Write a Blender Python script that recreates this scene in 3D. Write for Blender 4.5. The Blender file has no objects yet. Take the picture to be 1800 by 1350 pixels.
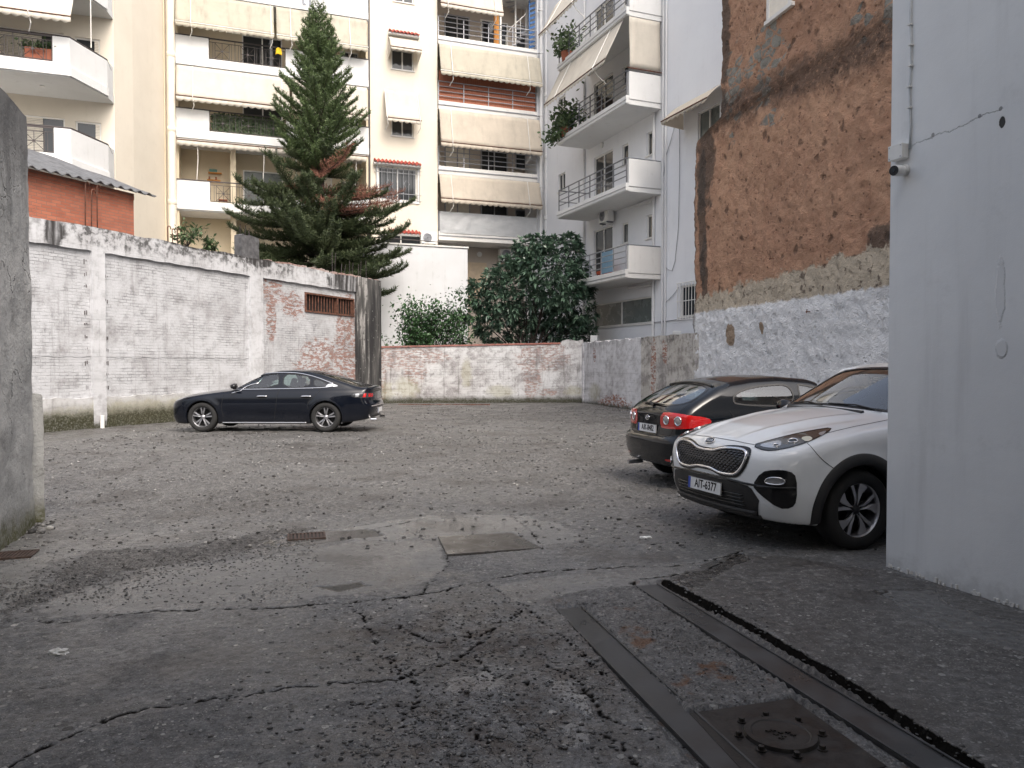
import bpy, bmesh, math, random
import numpy as np
from mathutils import Vector, Matrix
from mathutils.bvhtree import BVHTree
from mathutils.geometry import delaunay_2d_cdt
PI = math.pi
random.seed(7); RNG = np.random.default_rng(7)
SC = bpy.context.scene
COL = SC.collection
# ------------------------------------------------------------------ camera
CH = 1.58; FPX = 1350.0; PITCH = math.atan((675-642)/FPX)
cam_d = bpy.data.cameras.new('camera'); cam = bpy.data.objects.new('camera', cam_d); COL.objects.link(cam)
cam_d.sensor_width = 36; cam_d.lens = FPX/1800*36; cam_d.clip_start = 0.05; cam_d.clip_end = 600
cam.location = (0, 0, CH); cam.rotation_euler = (PI/2-PITCH, 0, 0)
SC.camera = cam
# ------------------------------------------------------------------ world, sun, exposure
SUN_EL, SUN_AZ = math.radians(50), math.radians(150)      # azimuth from +Y, clockwise
w = bpy.data.worlds.new("World"); SC.world = w; w.use_nodes = True
nt = w.node_tree; bg = nt.nodes['Background']
sky = nt.nodes.new('ShaderNodeTexSky'); sky.sky_type = 'NISHITA'; sky.sun_disc = False
sky.sun_elevation = SUN_EL; sky.sun_rotation = SUN_AZ
sky.air_density = 1.0; sky.dust_density = 7.0; sky.ozone_density = 0.6; sky.altitude = 20
hs = nt.nodes.new('ShaderNodeHueSaturation'); hs.inputs['Saturation'].default_value = .6; nt.links.new(sky.outputs[0], hs.inputs['Color']); nt.links.new(hs.outputs[0], bg.inputs[0]); bg.inputs[1].default_value = 0.15
sd = bpy.data.lights.new('sun', 'SUN'); sd.energy = 0.5; sd.angle = math.radians(20); sd.color = (1, .93, .84)
sun = bpy.data.objects.new('sun', sd); COL.objects.link(sun)
dsun = Vector((math.sin(SUN_AZ)*math.cos(SUN_EL), math.cos(SUN_AZ)*math.cos(SUN_EL), math.sin(SUN_EL)))
sun.rotation_euler = dsun.to_track_quat('Z', 'Y').to_euler(); sun.location = (0, -10, 30)
SC.view_settings.view_transform = 'Standard'; SC.view_settings.look = 'None'
SC.view_settings.exposure = 1.12; SC.view_settings.gamma = 1
SC.render.engine = 'CYCLES'
try:
    SC.cycles.use_denoising = True; SC.cycles.max_bounces = 7; SC.cycles.transparent_max_bounces = 12
except Exception: pass
# ------------------------------------------------------------------ pixel helpers (photo pixels 1800x1350 -> fixed world points)
cp, sp_ = math.cos(PITCH), math.sin(PITCH)
def ray(px, py):
    a, b = (px-900)/FPX, (675-py)/FPX
    return Vector((a, cp + b*sp_, -sp_ + b*cp))
def gnd(px, py, z=0.0):
    d = ray(px, py); t = (z-CH)/d.z
    return Vector((d.x*t, d.y*t, z))
def at(px, py, Y):
    d = ray(px, py); t = Y/d.y
    return Vector((d.x*t, Y, CH+d.z*t))
class Frame:
    """local frame: x along a wall, y away from the viewer, z up"""
    def __init__(s, o, ang):
        s.o = Vector((o[0], o[1], 0)); s.ang = ang
        s.M = Matrix.Translation(s.o) @ Matrix.Rotation(ang, 4, 'Z'); s.I = s.M.inverted()
    def px(s, px, py, off=0.0):
        d = ray(px, py); n = Vector((-math.sin(s.ang), math.cos(s.ang), 0)); p0 = s.o + n*off
        t = (p0-Vector((0, 0, 0))).dot(n)/d.dot(n)
        q = s.I @ Vector((d.x*t, d.y*t, CH+d.z*t))
        return q.x, q.z
    def x(s, px, off=0.0): return s.px(px, 642, off)[0]
    def z(s, px, py, off=0.0): return s.px(px, py, off)[1]
    def loc(s, v): return s.I @ Vector(v)
# ------------------------------------------------------------------ tagging
def tag(o, label=None, cat=None, group=None, kind=None):
    if label: o['label'] = label
    if cat: o['category'] = cat
    if group: o['group'] = group
    if kind: o['kind'] = kind
    return o
def empty(name, frame=None, loc=None, rz=0, label=None, cat=None, group=None):
    o = bpy.data.objects.new(name, None); COL.objects.link(o); o.empty_display_size = .2
    if frame is not None: o.matrix_world = frame.M.copy()
    if loc is not None: o.location = loc; o.rotation_euler = (0, 0, rz)
    return tag(o, label, cat, group)
def copy_tree(o, parent=None):
    c = o.copy(); COL.objects.link(c); c.parent = parent
    for ch in list(o.children): copy_tree(ch, c)
    return c
# ------------------------------------------------------------------ mesh builder
class MB:
    def __init__(s): s.v = []; s.f = []; s.n = 0
    def add(s, vs, fs):
        s.v.extend([tuple(p) for p in vs]); s.f.extend([tuple(i+s.n for i in f) for f in fs]); s.n = len(s.v); return s
    def box(s, x0, x1, y0, y1, z0, z1, M=None):
        vs = [(x0,y0,z0),(x1,y0,z0),(x1,y1,z0),(x0,y1,z0),(x0,y0,z1),(x1,y0,z1),(x1,y1,z1),(x0,y1,z1)]
        if M is not None: vs = [M @ Vector(p) for p in vs]
        return s.add(vs, [(3,2,1,0),(4,5,6,7),(0,1,5,4),(1,2,6,5),(2,3,7,6),(3,0,4,7)])
    def prism(s, poly, z0, z1):                     # poly in xy, extruded along z
        n = len(poly)
        vs = [(x,y,z0) for x,y in poly]+[(x,y,z1) for x,y in poly]
        return s.add(vs, [tuple(range(n))[::-1], tuple(range(n,2*n))]+[(i,(i+1)%n,n+(i+1)%n,n+i) for i in range(n)])
    def prismy(s, poly, y0, y1):                    # poly in xz, extruded along y
        n = len(poly)
        vs = [(x,y0,z) for x,z in poly]+[(x,y1,z) for x,z in poly]
        return s.add(vs, [tuple(range(n)), tuple(range(n,2*n))[::-1]]+[(i,n+i,n+(i+1)%n,(i+1)%n) for i in range(n)])
    def tube(s, pts, r, n=8, cap=True, closed=False):
        pts = [Vector(p) for p in pts]; m = len(pts); rs = r if isinstance(r, (list, tuple)) else [r]*m
        base = []; up = None
        for i, p in enumerate(pts):
            if closed: t = pts[(i+1)%m]-pts[i-1]
            else: t = pts[min(i+1, m-1)]-pts[max(i-1, 0)]
            if t.length < 1e-9: t = Vector((0,0,1))
            t.normalize()
            if up is None: up = Vector((0,0,1)) if abs(t.z) < .9 else Vector((1,0,0))
            a = t.cross(up)
            if a.length < 1e-6: up = Vector((1,0,0)); a = t.cross(up)
            a.normalize(); b = a.cross(t).normalized(); up = b
            base.append([p+(a*math.cos(2*PI*k/n)+b*math.sin(2*PI*k/n))*rs[i] for k in range(n)])
        vs = [q for ring in base for q in ring]; fs = []
        for i in range(m if closed else m-1):
            j = (i+1) % m
            for k in range(n): fs.append((i*n+k, i*n+(k+1)%n, j*n+(k+1)%n, j*n+k))
        if cap and not closed: fs += [tuple(range(n))[::-1], tuple(range((m-1)*n, m*n))]
        return s.add(vs, fs)
    def lathe(s, prof, n=24, M=None, cap=False):    # prof (r,h) about local Z
        m = len(prof)
        vs = [(r*math.cos(2*PI*k/n), r*math.sin(2*PI*k/n), h) for r,h in prof for k in range(n)]
        if M is not None: vs = [M @ Vector(p) for p in vs]
        fs = [(i*n+k, i*n+(k+1)%n, (i+1)*n+(k+1)%n, (i+1)*n+k) for i in range(m-1) for k in range(n)]
        if cap: fs += [tuple(range(n))[::-1], tuple(range((m-1)*n, m*n))]
        return s.add(vs, fs)
    def grid(s, P):                                  # P (nu,nv,3)
        nu, nv = P.shape[:2]
        fs = [(i*nv+j, (i+1)*nv+j, (i+1)*nv+j+1, i*nv+j+1) for i in range(nu-1) for j in range(nv-1)]
        return s.add(P.reshape(-1,3).tolist(), fs)
    def build(s, name, mat, parent=None, bev=0, smooth=False, M=None, **kw):
        return mesh_obj(name, s.v, s.f, mat, parent, bev, smooth, M, **kw)
def mesh_obj(name, v, f, mat, parent=None, bev=0, smooth=False, M=None, label=None, cat=None, group=None, kind=None):
    me = bpy.data.meshes.new(name); me.from_pydata([tuple(p) for p in v], [], f); me.update()
    if smooth: me.shade_smooth()
    o = bpy.data.objects.new(name, me); COL.objects.link(o)
    if mat: me.materials.append(mat)
    if parent is not None: o.parent = parent
    if M is not None: o.matrix_world = M
    if bev:
        b = o.modifiers.new('bevel', 'BEVEL'); b.width = bev; b.segments = 2; b.limit_method = 'ANGLE'
        b.harden_normals = False
    return tag(o, label, cat, group, kind)
def np_mesh(name, V, F, mat, parent=None, smooth=False, N=None, M=None, **kw):
    """V (n,3), F (m,k) arrays"""
    V = np.asarray(V, np.float32); F = np.asarray(F, np.int32); m, k = F.shape
    me = bpy.data.meshes.new(name)
    me.vertices.add(len(V)); me.vertices.foreach_set('co', V.ravel())
    me.loops.add(m*k); me.loops.foreach_set('vertex_index', F.ravel())
    me.polygons.add(m); me.polygons.foreach_set('loop_start', np.arange(0, m*k, k, dtype=np.int32))
    me.polygons.foreach_set('loop_total', np.full(m, k, np.int32))
    me.update(calc_edges=True); me.validate()
    if smooth: me.shade_smooth()
    if N is not None: me.normals_split_custom_set_from_vertices([tuple(q) for q in N])
    if mat: me.materials.append(mat)
    o = bpy.data.objects.new(name, me); COL.objects.link(o)
    if parent is not None: o.parent = parent
    if M is not None: o.matrix_world = M
    return tag(o, kw.get('label'), kw.get('cat'), kw.get('group'), kw.get('kind'))
# ------------------------------------------------------------------ numpy noise
def vnoise(x, y, scale, seed=0, octaves=4, rough=.5):
    r = np.random.default_rng(seed); tab = r.random((256, 256)); out = 0; amp = 1; tot = 0; s = scale
    for o in range(octaves):
        fx, fy = x*s+o*17.3, y*s+o*31.7
        ix, iy = np.floor(fx).astype(int), np.floor(fy).astype(int); tx, ty = fx-ix, fy-iy
        tx = tx*tx*(3-2*tx); ty = ty*ty*(3-2*ty)
        g = lambda a, b: tab[a & 255, b & 255]
        out = out + amp*((g(ix,iy)*(1-tx)+g(ix+1,iy)*tx)*(1-ty)+(g(ix,iy+1)*(1-tx)+g(ix+1,iy+1)*tx)*ty)
        tot += amp; amp *= rough; s *= 2
    return out/tot
def inpoly(x, y, poly):
    c = np.zeros(np.shape(x), bool); n = len(poly)
    for i in range(n):
        x0, y0 = poly[i][0], poly[i][1]; x1, y1 = poly[(i+1)%n][0], poly[(i+1)%n][1]
        if y0 == y1: continue
        c ^= ((y0 > y) != (y1 > y)) & (x < (x1-x0)*(y-y0)/(y1-y0)+x0)
    return c
def distline(x, y, pts):
    d = np.full(np.shape(x), 1e9)
    for (x0,y0),(x1,y1) in zip(pts[:-1], pts[1:]):
        dx, dy = x1-x0, y1-y0; L = dx*dx+dy*dy+1e-12
        t = np.clip(((x-x0)*dx+(y-y0)*dy)/L, 0, 1)
        d = np.minimum(d, np.hypot(x-x0-t*dx, y-y0-t*dy))
    return d
# ------------------------------------------------------------------ material helper
class Mt:
    def __init__(s, name):
        s.m = bpy.data.materials.new(name); s.m.use_nodes = True; s.t = s.m.node_tree; s.N = s.t.nodes; s.L = s.t.links
        s.b = s.N['Principled BSDF']; s._o = None
    def nd(s, typ, ins=None, **kw):
        n = s.N.new(typ)
        for k, v in kw.items(): setattr(n, k, v)
        for k, v in (ins or {}).items(): s.put(n.inputs[k], v)
        return n
    def put(s, sock, v):
        if isinstance(v, bpy.types.NodeSocket): s.L.new(v, sock)
        elif v is not None:
            if isinstance(v, (tuple, list)) and len(v) == 3 and sock.type == 'RGBA': v = (*v, 1)
            sock.default_value = v
    @property
    def co(s):
        if s._o is None: s._o = s.nd('ShaderNodeTexCoord').outputs['Object']
        return s._o
    def xyz(s, v=None): 
        n = s.nd('ShaderNodeSeparateXYZ', {0: v or s.co}); return n.outputs[0], n.outputs[1], n.outputs[2]
    def comb(s, x, y, z): return s.nd('ShaderNodeCombineXYZ', {0: x, 1: y, 2: z}).outputs[0]
    def map(s, v, scale=(1,1,1), loc=(0,0,0), rot=(0,0,0)):
        return s.nd('ShaderNodeMapping', {'Vector': v, 'Scale': scale, 'Location': loc, 'Rotation': rot}).outputs[0]
    def noise(s, scale, v=None, det=4, rough=.6, dist=0, col=False):
        n = s.nd('ShaderNodeTexNoise', {'Vector': v or s.co, 'Scale': scale, 'Detail': det, 'Roughness': rough, 'Distortion': dist})
        return n.outputs['Color' if col else 'Fac']
    def vor(s, scale, v=None, feature='F1', out='Distance', rnd=1, dim='3D'):
        return s.nd('ShaderNodeTexVoronoi', {'Vector': v or s.co, 'Scale': scale, 'Randomness': rnd}, voronoi_dimensions=dim, feature=feature).outputs[out]
    def math(s, op, a, b=None, c=None, clamp=False):
        n = s.nd('ShaderNodeMath', operation=op, use_clamp=clamp); s.put(n.inputs[0], a)
        if b is not None: s.put(n.inputs[1], b)
        if c is not None: s.put(n.inputs[2], c)
        return n.outputs[0]
    def mul(s, a, b): return s.math('MULTIPLY', a, b)
    def add(s, a, b): return s.math('ADD', a, b)
    def mx(s, a, b): return s.math('MAXIMUM', a, b)
    def vm(s, op, a, b): return s.nd('ShaderNodeVectorMath', {0: a, 1: b}, operation=op).outputs['Value' if op in ('LENGTH','DISTANCE','DOT_PRODUCT') else 'Vector']
    def rng(s, v, a, b, c=0.0, d=1.0, smooth=True):
        n = s.nd('ShaderNodeMapRange', {0: v, 1: a, 2: b, 3: c, 4: d}, interpolation_type='SMOOTHSTEP' if smooth else 'LINEAR'); return n.outputs[0]
    def mix(s, f, a, b, mode='MIX'):
        n = s.nd('ShaderNodeMix', data_type='RGBA', blend_type=mode); s.put(n.inputs[0], f); s.put(n.inputs[6], a); s.put(n.inputs[7], b); return n.outputs[2]
    def ramp(s, f, stops):
        n = s.nd('ShaderNodeValToRGB', {0: f}); e = n.color_ramp.elements
        while len(e) < len(stops): e.new(.5)
        for i, (p, c) in enumerate(stops): e[i].position = p; e[i].color = (*c, 1) if len(c) == 3 else c
        return n.outputs[0]
    def ell(s, c, r, v=None, soft=.35, amp=.5, nsc=1.5):
        """soft noisy ellipsoid mask (1 inside)"""
        d = s.vm('SUBTRACT', v or s.co, c); d = s.vm('MULTIPLY', d, tuple(1/q for q in r)); L = s.vm('LENGTH', d, (0,0,0))
        n = s.noise(nsc, det=5, rough=.65); L = s.add(L, s.mul(s.math('SUBTRACT', n, .5), amp*2))
        return s.rng(L, 1+soft/2, 1-soft/2)
    def warp(s, v, sc, amp):
        c = s.noise(sc, v, det=3, col=True); c = s.vm('SUBTRACT', c, (.5,.5,.5)); c = s.vm('MULTIPLY', c, (amp,amp,amp)); return s.vm('ADD', v, c)
    def brick(s, v, w=.24, h=.075, mortar=.01, smooth=.3, off=.5, c1=(1,1,1), c2=(.6,.6,.6), cm=(0,0,0), bias=0):
        n = s.nd('ShaderNodeTexBrick', {'Vector': v, 'Color1': (*c1,1), 'Color2': (*c2,1), 'Mortar': (*cm,1), 'Scale': 1.0, 'Mortar Size': mortar,
                 'Mortar Smooth': smooth, 'Bias': bias, 'Brick Width': w, 'Row Height': h}, offset=off)
        return n.outputs['Color'], n.outputs['Fac']
    def bump(s, h, strength=.5, dist=.02, normal=None):
        return s.nd('ShaderNodeBump', {'Height': h, 'Strength': strength, 'Distance': dist, 'Normal': normal}).outputs[0] if normal is not None else \
               s.nd('ShaderNodeBump', {'Height': h, 'Strength': strength, 'Distance': dist}).outputs[0]
    def out(s, col=None, rough=None, nrm=None, metal=None, **kw):
        for k, v in (('Base Color', col), ('Roughness', rough), ('Normal', nrm), ('Metallic', metal)):
            if v is not None: s.put(s.b.inputs[k], v)
        for k, v in kw.items(): s.put(s.b.inputs[k.replace('_', ' ')], v)
        return s.m
def simple(name, col, rough=.6, metal=0, var=.12, nsc=6, bump=0, bsc=60, **kw):
    m = Mt(name); n = m.noise(nsc, det=5)
    c = m.mix(m.rng(n, .3, .75), tuple(x*(1-var) for x in col), tuple(min(1, x*(1+var)) for x in col))
    nr = m.bump(m.noise(bsc, det=3), bump, .01) if bump else None
    r = m.rng(m.noise(nsc*2), .2, .8, max(.02, rough-.06), min(1, rough+.08))
    return m.out(c, r, nr, metal, **kw)
# ================================================================== frames
FA = Frame((-15.17, 34.9), math.radians(20))
FWG = Frame((-15.6, 30.4), math.radians(20))
FG = Frame((5.92, 30.6), math.atan2(-.927, .374))
FO = Frame((5.43, 22.9), math.atan2(-.972, .234))
FR = Frame((2.92, 5.96), math.atan2(-.944, .33))
FL = Frame((-4.71, 7.54), math.atan2(.954, -.3))
FW = Frame((-10.88, 17.8), math.atan2(13.4, 5.45))
FB1 = Frame((-5.43, 31.4), math.atan2(.9, 8.42))
FB2 = Frame((2.99, 32.3), math.atan2(-9.4, 2.44))
# ================================================================== materials
def painted_brick(name, paint, tint, peel=(), dark=(), moss=(), moss_z=.5, grime_top=None, bw=.24, bh=.078, redamt=.5, bmp=.9, mottle=.4, peelamt=1.0, grim=.35):
    m = Mt(name); X, Y, Z = m.xyz(); v = m.comb(X, Z, 0.0); vw = m.warp(v, 2.5, .05)
    c, f = m.brick(vw, bw, bh, .009, .5); f0 = f; vis = m.rng(m.noise(1.3, m.map(m.co, (.7, .7, 1.6)), det=5, rough=.65), .42, .68); f = m.mul(f, m.add(.12, m.mul(vis, .88))); hs_ = m.noise(1, m.map(m.co, (1.6, 1.6, 15)), det=5, rough=.7)
    n1, n2, n3 = m.noise(.55, det=5), m.noise(4.5, det=6, rough=.7), m.noise(22, det=4)
    base = m.mix(m.rng(n1, .35, .68), paint, tint)
    base = m.mix(m.mul(m.mul(m.rng(c, .6, 1.0), vis), .5), base, tuple(q*.74 for q in tint)); base = m.mix(m.mul(m.rng(hs_, .54, .66), .4), base, tuple(q*.66 for q in tint)); base = m.mix(m.mul(m.rng(hs_, .68, .74), .7), base, tuple(q*.35 for q in tint)); base = m.mix(m.mul(m.rng(m.noise(.3, det=4), .5, .65), .55), base, tuple(min(1, q*1.12) for q in paint))
    base = m.mix(m.mul(m.rng(n2, .48, .75), mottle*2), base, tuple(q*.62 for q in tint))
    base = m.mix(m.mul(f, m.rng(n2, .3, .7, .25, .8)), base, tuple(q*.33 for q in tint))
    red = m.mix(c, (.17, .075, .05), (.30, .125, .08)); red = m.mix(f, red, (.2, .16, .13))
    pk = m.rng(m.add(n2, m.mul(n1, .35)), .82, .9)                       # small chips everywhere
    pk = m.mul(pk, redamt)
    for cc, rr in peel: pk = m.mx(pk, m.mul(m.ell(cc, rr, amp=.8, nsc=3.5), m.rng(m.add(m.mul(m.noise(8, m.map(m.co, (.6, .6, 1.5)), det=6, rough=.75), .75), m.mul(hs_, .25)), .47, .53)))
    base = m.mix(m.mul(pk, peelamt), base, red)
    st = m.noise(1.0, m.map(m.co, (7, 7, .45)), det=5, rough=.65)
    gm = m.mul(m.rng(m.noise(1.1, det=7, rough=.75), .47, .62), m.rng(n3, .3, .6, .4, 1)); base = m.mix(m.mul(gm, grim), base, (.19, .175, .175))
    base = m.mix(m.mul(m.rng(st, .55, .7), grim*.8), base, (.13, .12, .115))
    if grime_top is not None:
        g = m.mul(m.rng(m.add(Z, m.mul(st, 1.1)), grime_top+.62, grime_top+1.05), m.mul(m.rng(n2, .42, .6), m.rng(n1, .4, .6)))
        base = m.mix(m.mul(g, .85), base, (.035, .034, .033))
    for cc, rr in dark:
        base = m.mix(m.mul(m.ell(cc, rr, amp=.7, nsc=3.2), m.rng(st, .3, .58, .15, 1)), base, (.03, .028, .028))
    for cc, rr in moss:
        base = m.mix(m.mul(m.ell(cc, rr, amp=.9, nsc=4, soft=.8), .4), base, (.30, .28, .15))
    mz = m.rng(m.add(Z, m.mul(n2, .45)), moss_z+.36, moss_z*.6+.18)
    base = m.mix(m.mul(mz, m.rng(n3, .2, .6, .65, 1)), base, m.mix(n1, (.018, .022, .006), (.032, .028, .010)))
    h = m.add(m.mul(m.math('SUBTRACT', 1.0, f), 1.0), m.add(m.mul(n3, .35), m.mul(n2, .7)))
    h = m.math('SUBTRACT', h, m.mul(pk, .5))
    return m.out(base, m.rng(n2, .3, .7, .75, .95), m.bump(h, bmp, .014))
def stucco(name, col, col2=None, dirt=.3, dcol=(.25, .23, .2), bsc=45, bst=.25, rough=.85, streak=True, chips=0):
    m = Mt(name); n1, n2 = m.noise(.35, det=5), m.noise(3, det=6, rough=.7)
    c2 = col2 or tuple(q*.86 for q in col)
    c = m.mix(m.rng(n1, .35, .7), col, c2)
    if streak:
        st = m.noise(1.0, m.map(m.co, (5, 5, .3)), det=6, rough=.7)
        c = m.mix(m.mul(m.mul(m.rng(st, .52, .8), m.rng(n2, .35, .7)), dirt), c, dcol)
    c = m.mix(m.mul(m.rng(n2, .55, .8), dirt*.6), c, tuple(q*.6 for q in col))
    if chips: c = m.mix(m.mul(m.rng(m.noise(2.2, det=7, rough=.75), .64, .68), chips), c, (.3, .27, .24))
    return m.out(c, rough, m.bump(m.add(m.noise(bsc, det=3), m.mul(n2, .6)), bst, .01))
M = {}
M['cream'] = stucco('cream_stucco', (.69, .635, .54), (.63, .575, .485), .4, (.46, .40, .32))
M['creamback'] = stucco('beige_stucco', (.68, .59, .44), dirt=.1)
M['white'] = stucco('white_stucco', (.69, .695, .69), (.62, .625, .62), .6, (.40, .38, .34))
M['whitecool'] = stucco('cool_white_stucco', (.74, .755, .78), (.69, .70, .73), .3, (.36, .36, .36))
M['offwhite'] = stucco('aged_white_concrete', (.70, .69, .665), (.62, .605, .58), .5, (.25, .23, .2))
M['soffit'] = stucco('grey_soffit', (.52, .515, .5), dirt=.3)
M['annex'] = stucco('annex_white_render', (.64, .65, .67), (.57, .58, .59), .55, (.33, .34, .31))
M['frame'] = simple('white_frame', (.74, .73, .70), .45, var=.05)
M['pipe'] = simple('cream_pipe', (.74, .67, .56), .45, var=.07)
M['pipew'] = stucco('white_pipe_paint', (.68, .685, .69), dirt=.8, dcol=(.25, .24, .23), bst=.1)
M['iron'] = simple('dark_iron', (.045, .035, .035), .5)
M['rail'] = simple('grey_metal_rail', (.36, .37, .40), .4, .5)
M['raild'] = simple('dark_grey_rail', (.16, .17, .19), .4, .5)
M['glass'] = Mt('window_glass').out((.035, .04, .045), .06)
M['glassgrey'] = simple('frosted_grey_glass', (.13, .15, .145), .25, var=.1, nsc=1)
M['dark'] = simple('opening_shade', (.02, .018, .017), .8)  # near-black puts the shade inside rooms, drain and vent into the colour
M['curtain'] = simple('brown_curtain', (.25, .19, .16), .9, nsc=3)
M['rust'] = simple('rusty_iron', (.115, .05, .032), .85, var=.5, nsc=9, bump=.3)
M['redtile'] = simple('red_clay_tile', (.30, .05, .035), .7, var=.25)
M['shutter'] = simple('beige_shutter', (.62, .5, .36), .6, var=.06)
M['shutterw'] = simple('cream_shutter', (.74, .69, .6), .6, var=.06)
M['plastic'] = simple('white_plastic', (.72, .72, .70), .4, var=.05)
M['black'] = simple('black_plastic', (.015, .015, .016), .45)
M['terracotta'] = simple('terracotta', (.28, .09, .05), .8)
M['wood'] = simple('orange_wood_panel', (.55, .24, .05), .7, nsc=4)
M['blue'] = simple('blue_paint', (.035, .13, .34), .5)
M['yellow'] = simple('yellow_cloth', (.85, .55, .02), .8)
M['orangecloth'] = simple('orange_cloth', (.55, .1, .04), .9)
def cloth(name, col, dirt=.35):
    m = Mt(name); X, Y, Z = m.xyz()
    n = m.noise(1.2, det=6, rough=.7); st = m.noise(1, m.map(m.co, (3, 3, .6)), det=5)
    c = m.mix(m.rng(n, .3, .75), col, tuple(q*.88 for q in col))
    c = m.mix(m.mul(m.rng(st, .45, .8), min(1, dirt*.7)), c, tuple(q*.5 for q in col))
    wv = m.noise(1, m.map(m.co, (2.5, 2.5, 9)), det=2)
    m.out(c, .9, m.bump(wv, .12, .05)); m.b.inputs['Transmission Weight'].default_value = 0
    tr = m.nd('ShaderNodeBsdfTranslucent', {'Color': c}); mx = m.nd('ShaderNodeMixShader', {0: .25})
    m.L.new(m.b.outputs[0], mx.inputs[1]); m.L.new(tr.outputs[0], mx.inputs[2]); m.L.new(mx.outputs[0], m.N['Material Output'].inputs[0])
    return m.m
M['awning'] = cloth('cream_awning_cloth', (.69, .645, .565))
M['awningb'] = cloth('beige_awning_cloth', (.62, .555, .465), .5)
M['awningd'] = cloth('dirty_awning_cloth', (.56, .52, .43), .9)
def reed():
    m = Mt('reed_screen'); n = m.noise(1, m.map(m.co, (60, 60, 1.2)), det=4)
    return m.out(m.mix(n, (.2, .06, .035), (.42, .17, .10)), .85, m.bump(n, .5, .01))
M['reed'] = reed()
def sheet():
    m = Mt('clear_plastic_sheet'); n = m.noise(1, m.map(m.co, (1.5, 1.5, 5)), det=6, rough=.7, dist=1.5)
    m.out(m.mix(n, (.36, .38, .40), (.58, .59, .6)), .35, m.bump(n, .5, .03), Alpha=.82); return m.m
M['sheet'] = sheet()
def foliage(name, c1, c2, rough=.5, nsc=3, trans=.25):
    m = Mt(name); n = m.noise(nsc, det=3); r = m.nd('ShaderNodeNewGeometry').outputs['Random Per Island']
    c = m.mix(m.rng(m.add(m.mul(n, .6), m.mul(r, .5)), .2, .85), c1, c2)
    m.out(c, rough)
    tr = m.nd('ShaderNodeBsdfTranslucent', {'Color': c}); mx = m.nd('ShaderNodeMixShader', {0: trans})
    m.L.new(m.b.outputs[0], mx.inputs[1]); m.L.new(tr.outputs[0], mx.inputs[2]); m.L.new(mx.outputs[0], m.N['Material Output'].inputs[0])
    return m.m
M['pine'] = foliage('pine_needles', (.03, .055, .02), (.14, .20, .075), .6, 1.2)
M['pinelow'] = foliage('lower_pine_needles', (.025, .045, .018), (.09, .115, .05), .6, 1.0)  # darker, duller green for the lower tiers
M['pinedead'] = foliage('dead_brown_needles', (.12, .05, .035), (.27, .12, .08), .8, 1.5, .1)
M['loquat'] = foliage('broad_dark_leaves', (.028, .062, .042), (.125, .195, .135), .33, 2, .15)
M['bush'] = foliage('small_green_leaves', (.025, .065, .028), (.08, .16, .065), .45, 2, .2)
M['weed'] = foliage('weed_leaves', (.04, .08, .03), (.12, .17, .08), .6, 5)
M['bark'] = simple('bark', (.055, .045, .038), .95, var=.4, nsc=12, bump=.5)
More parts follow.
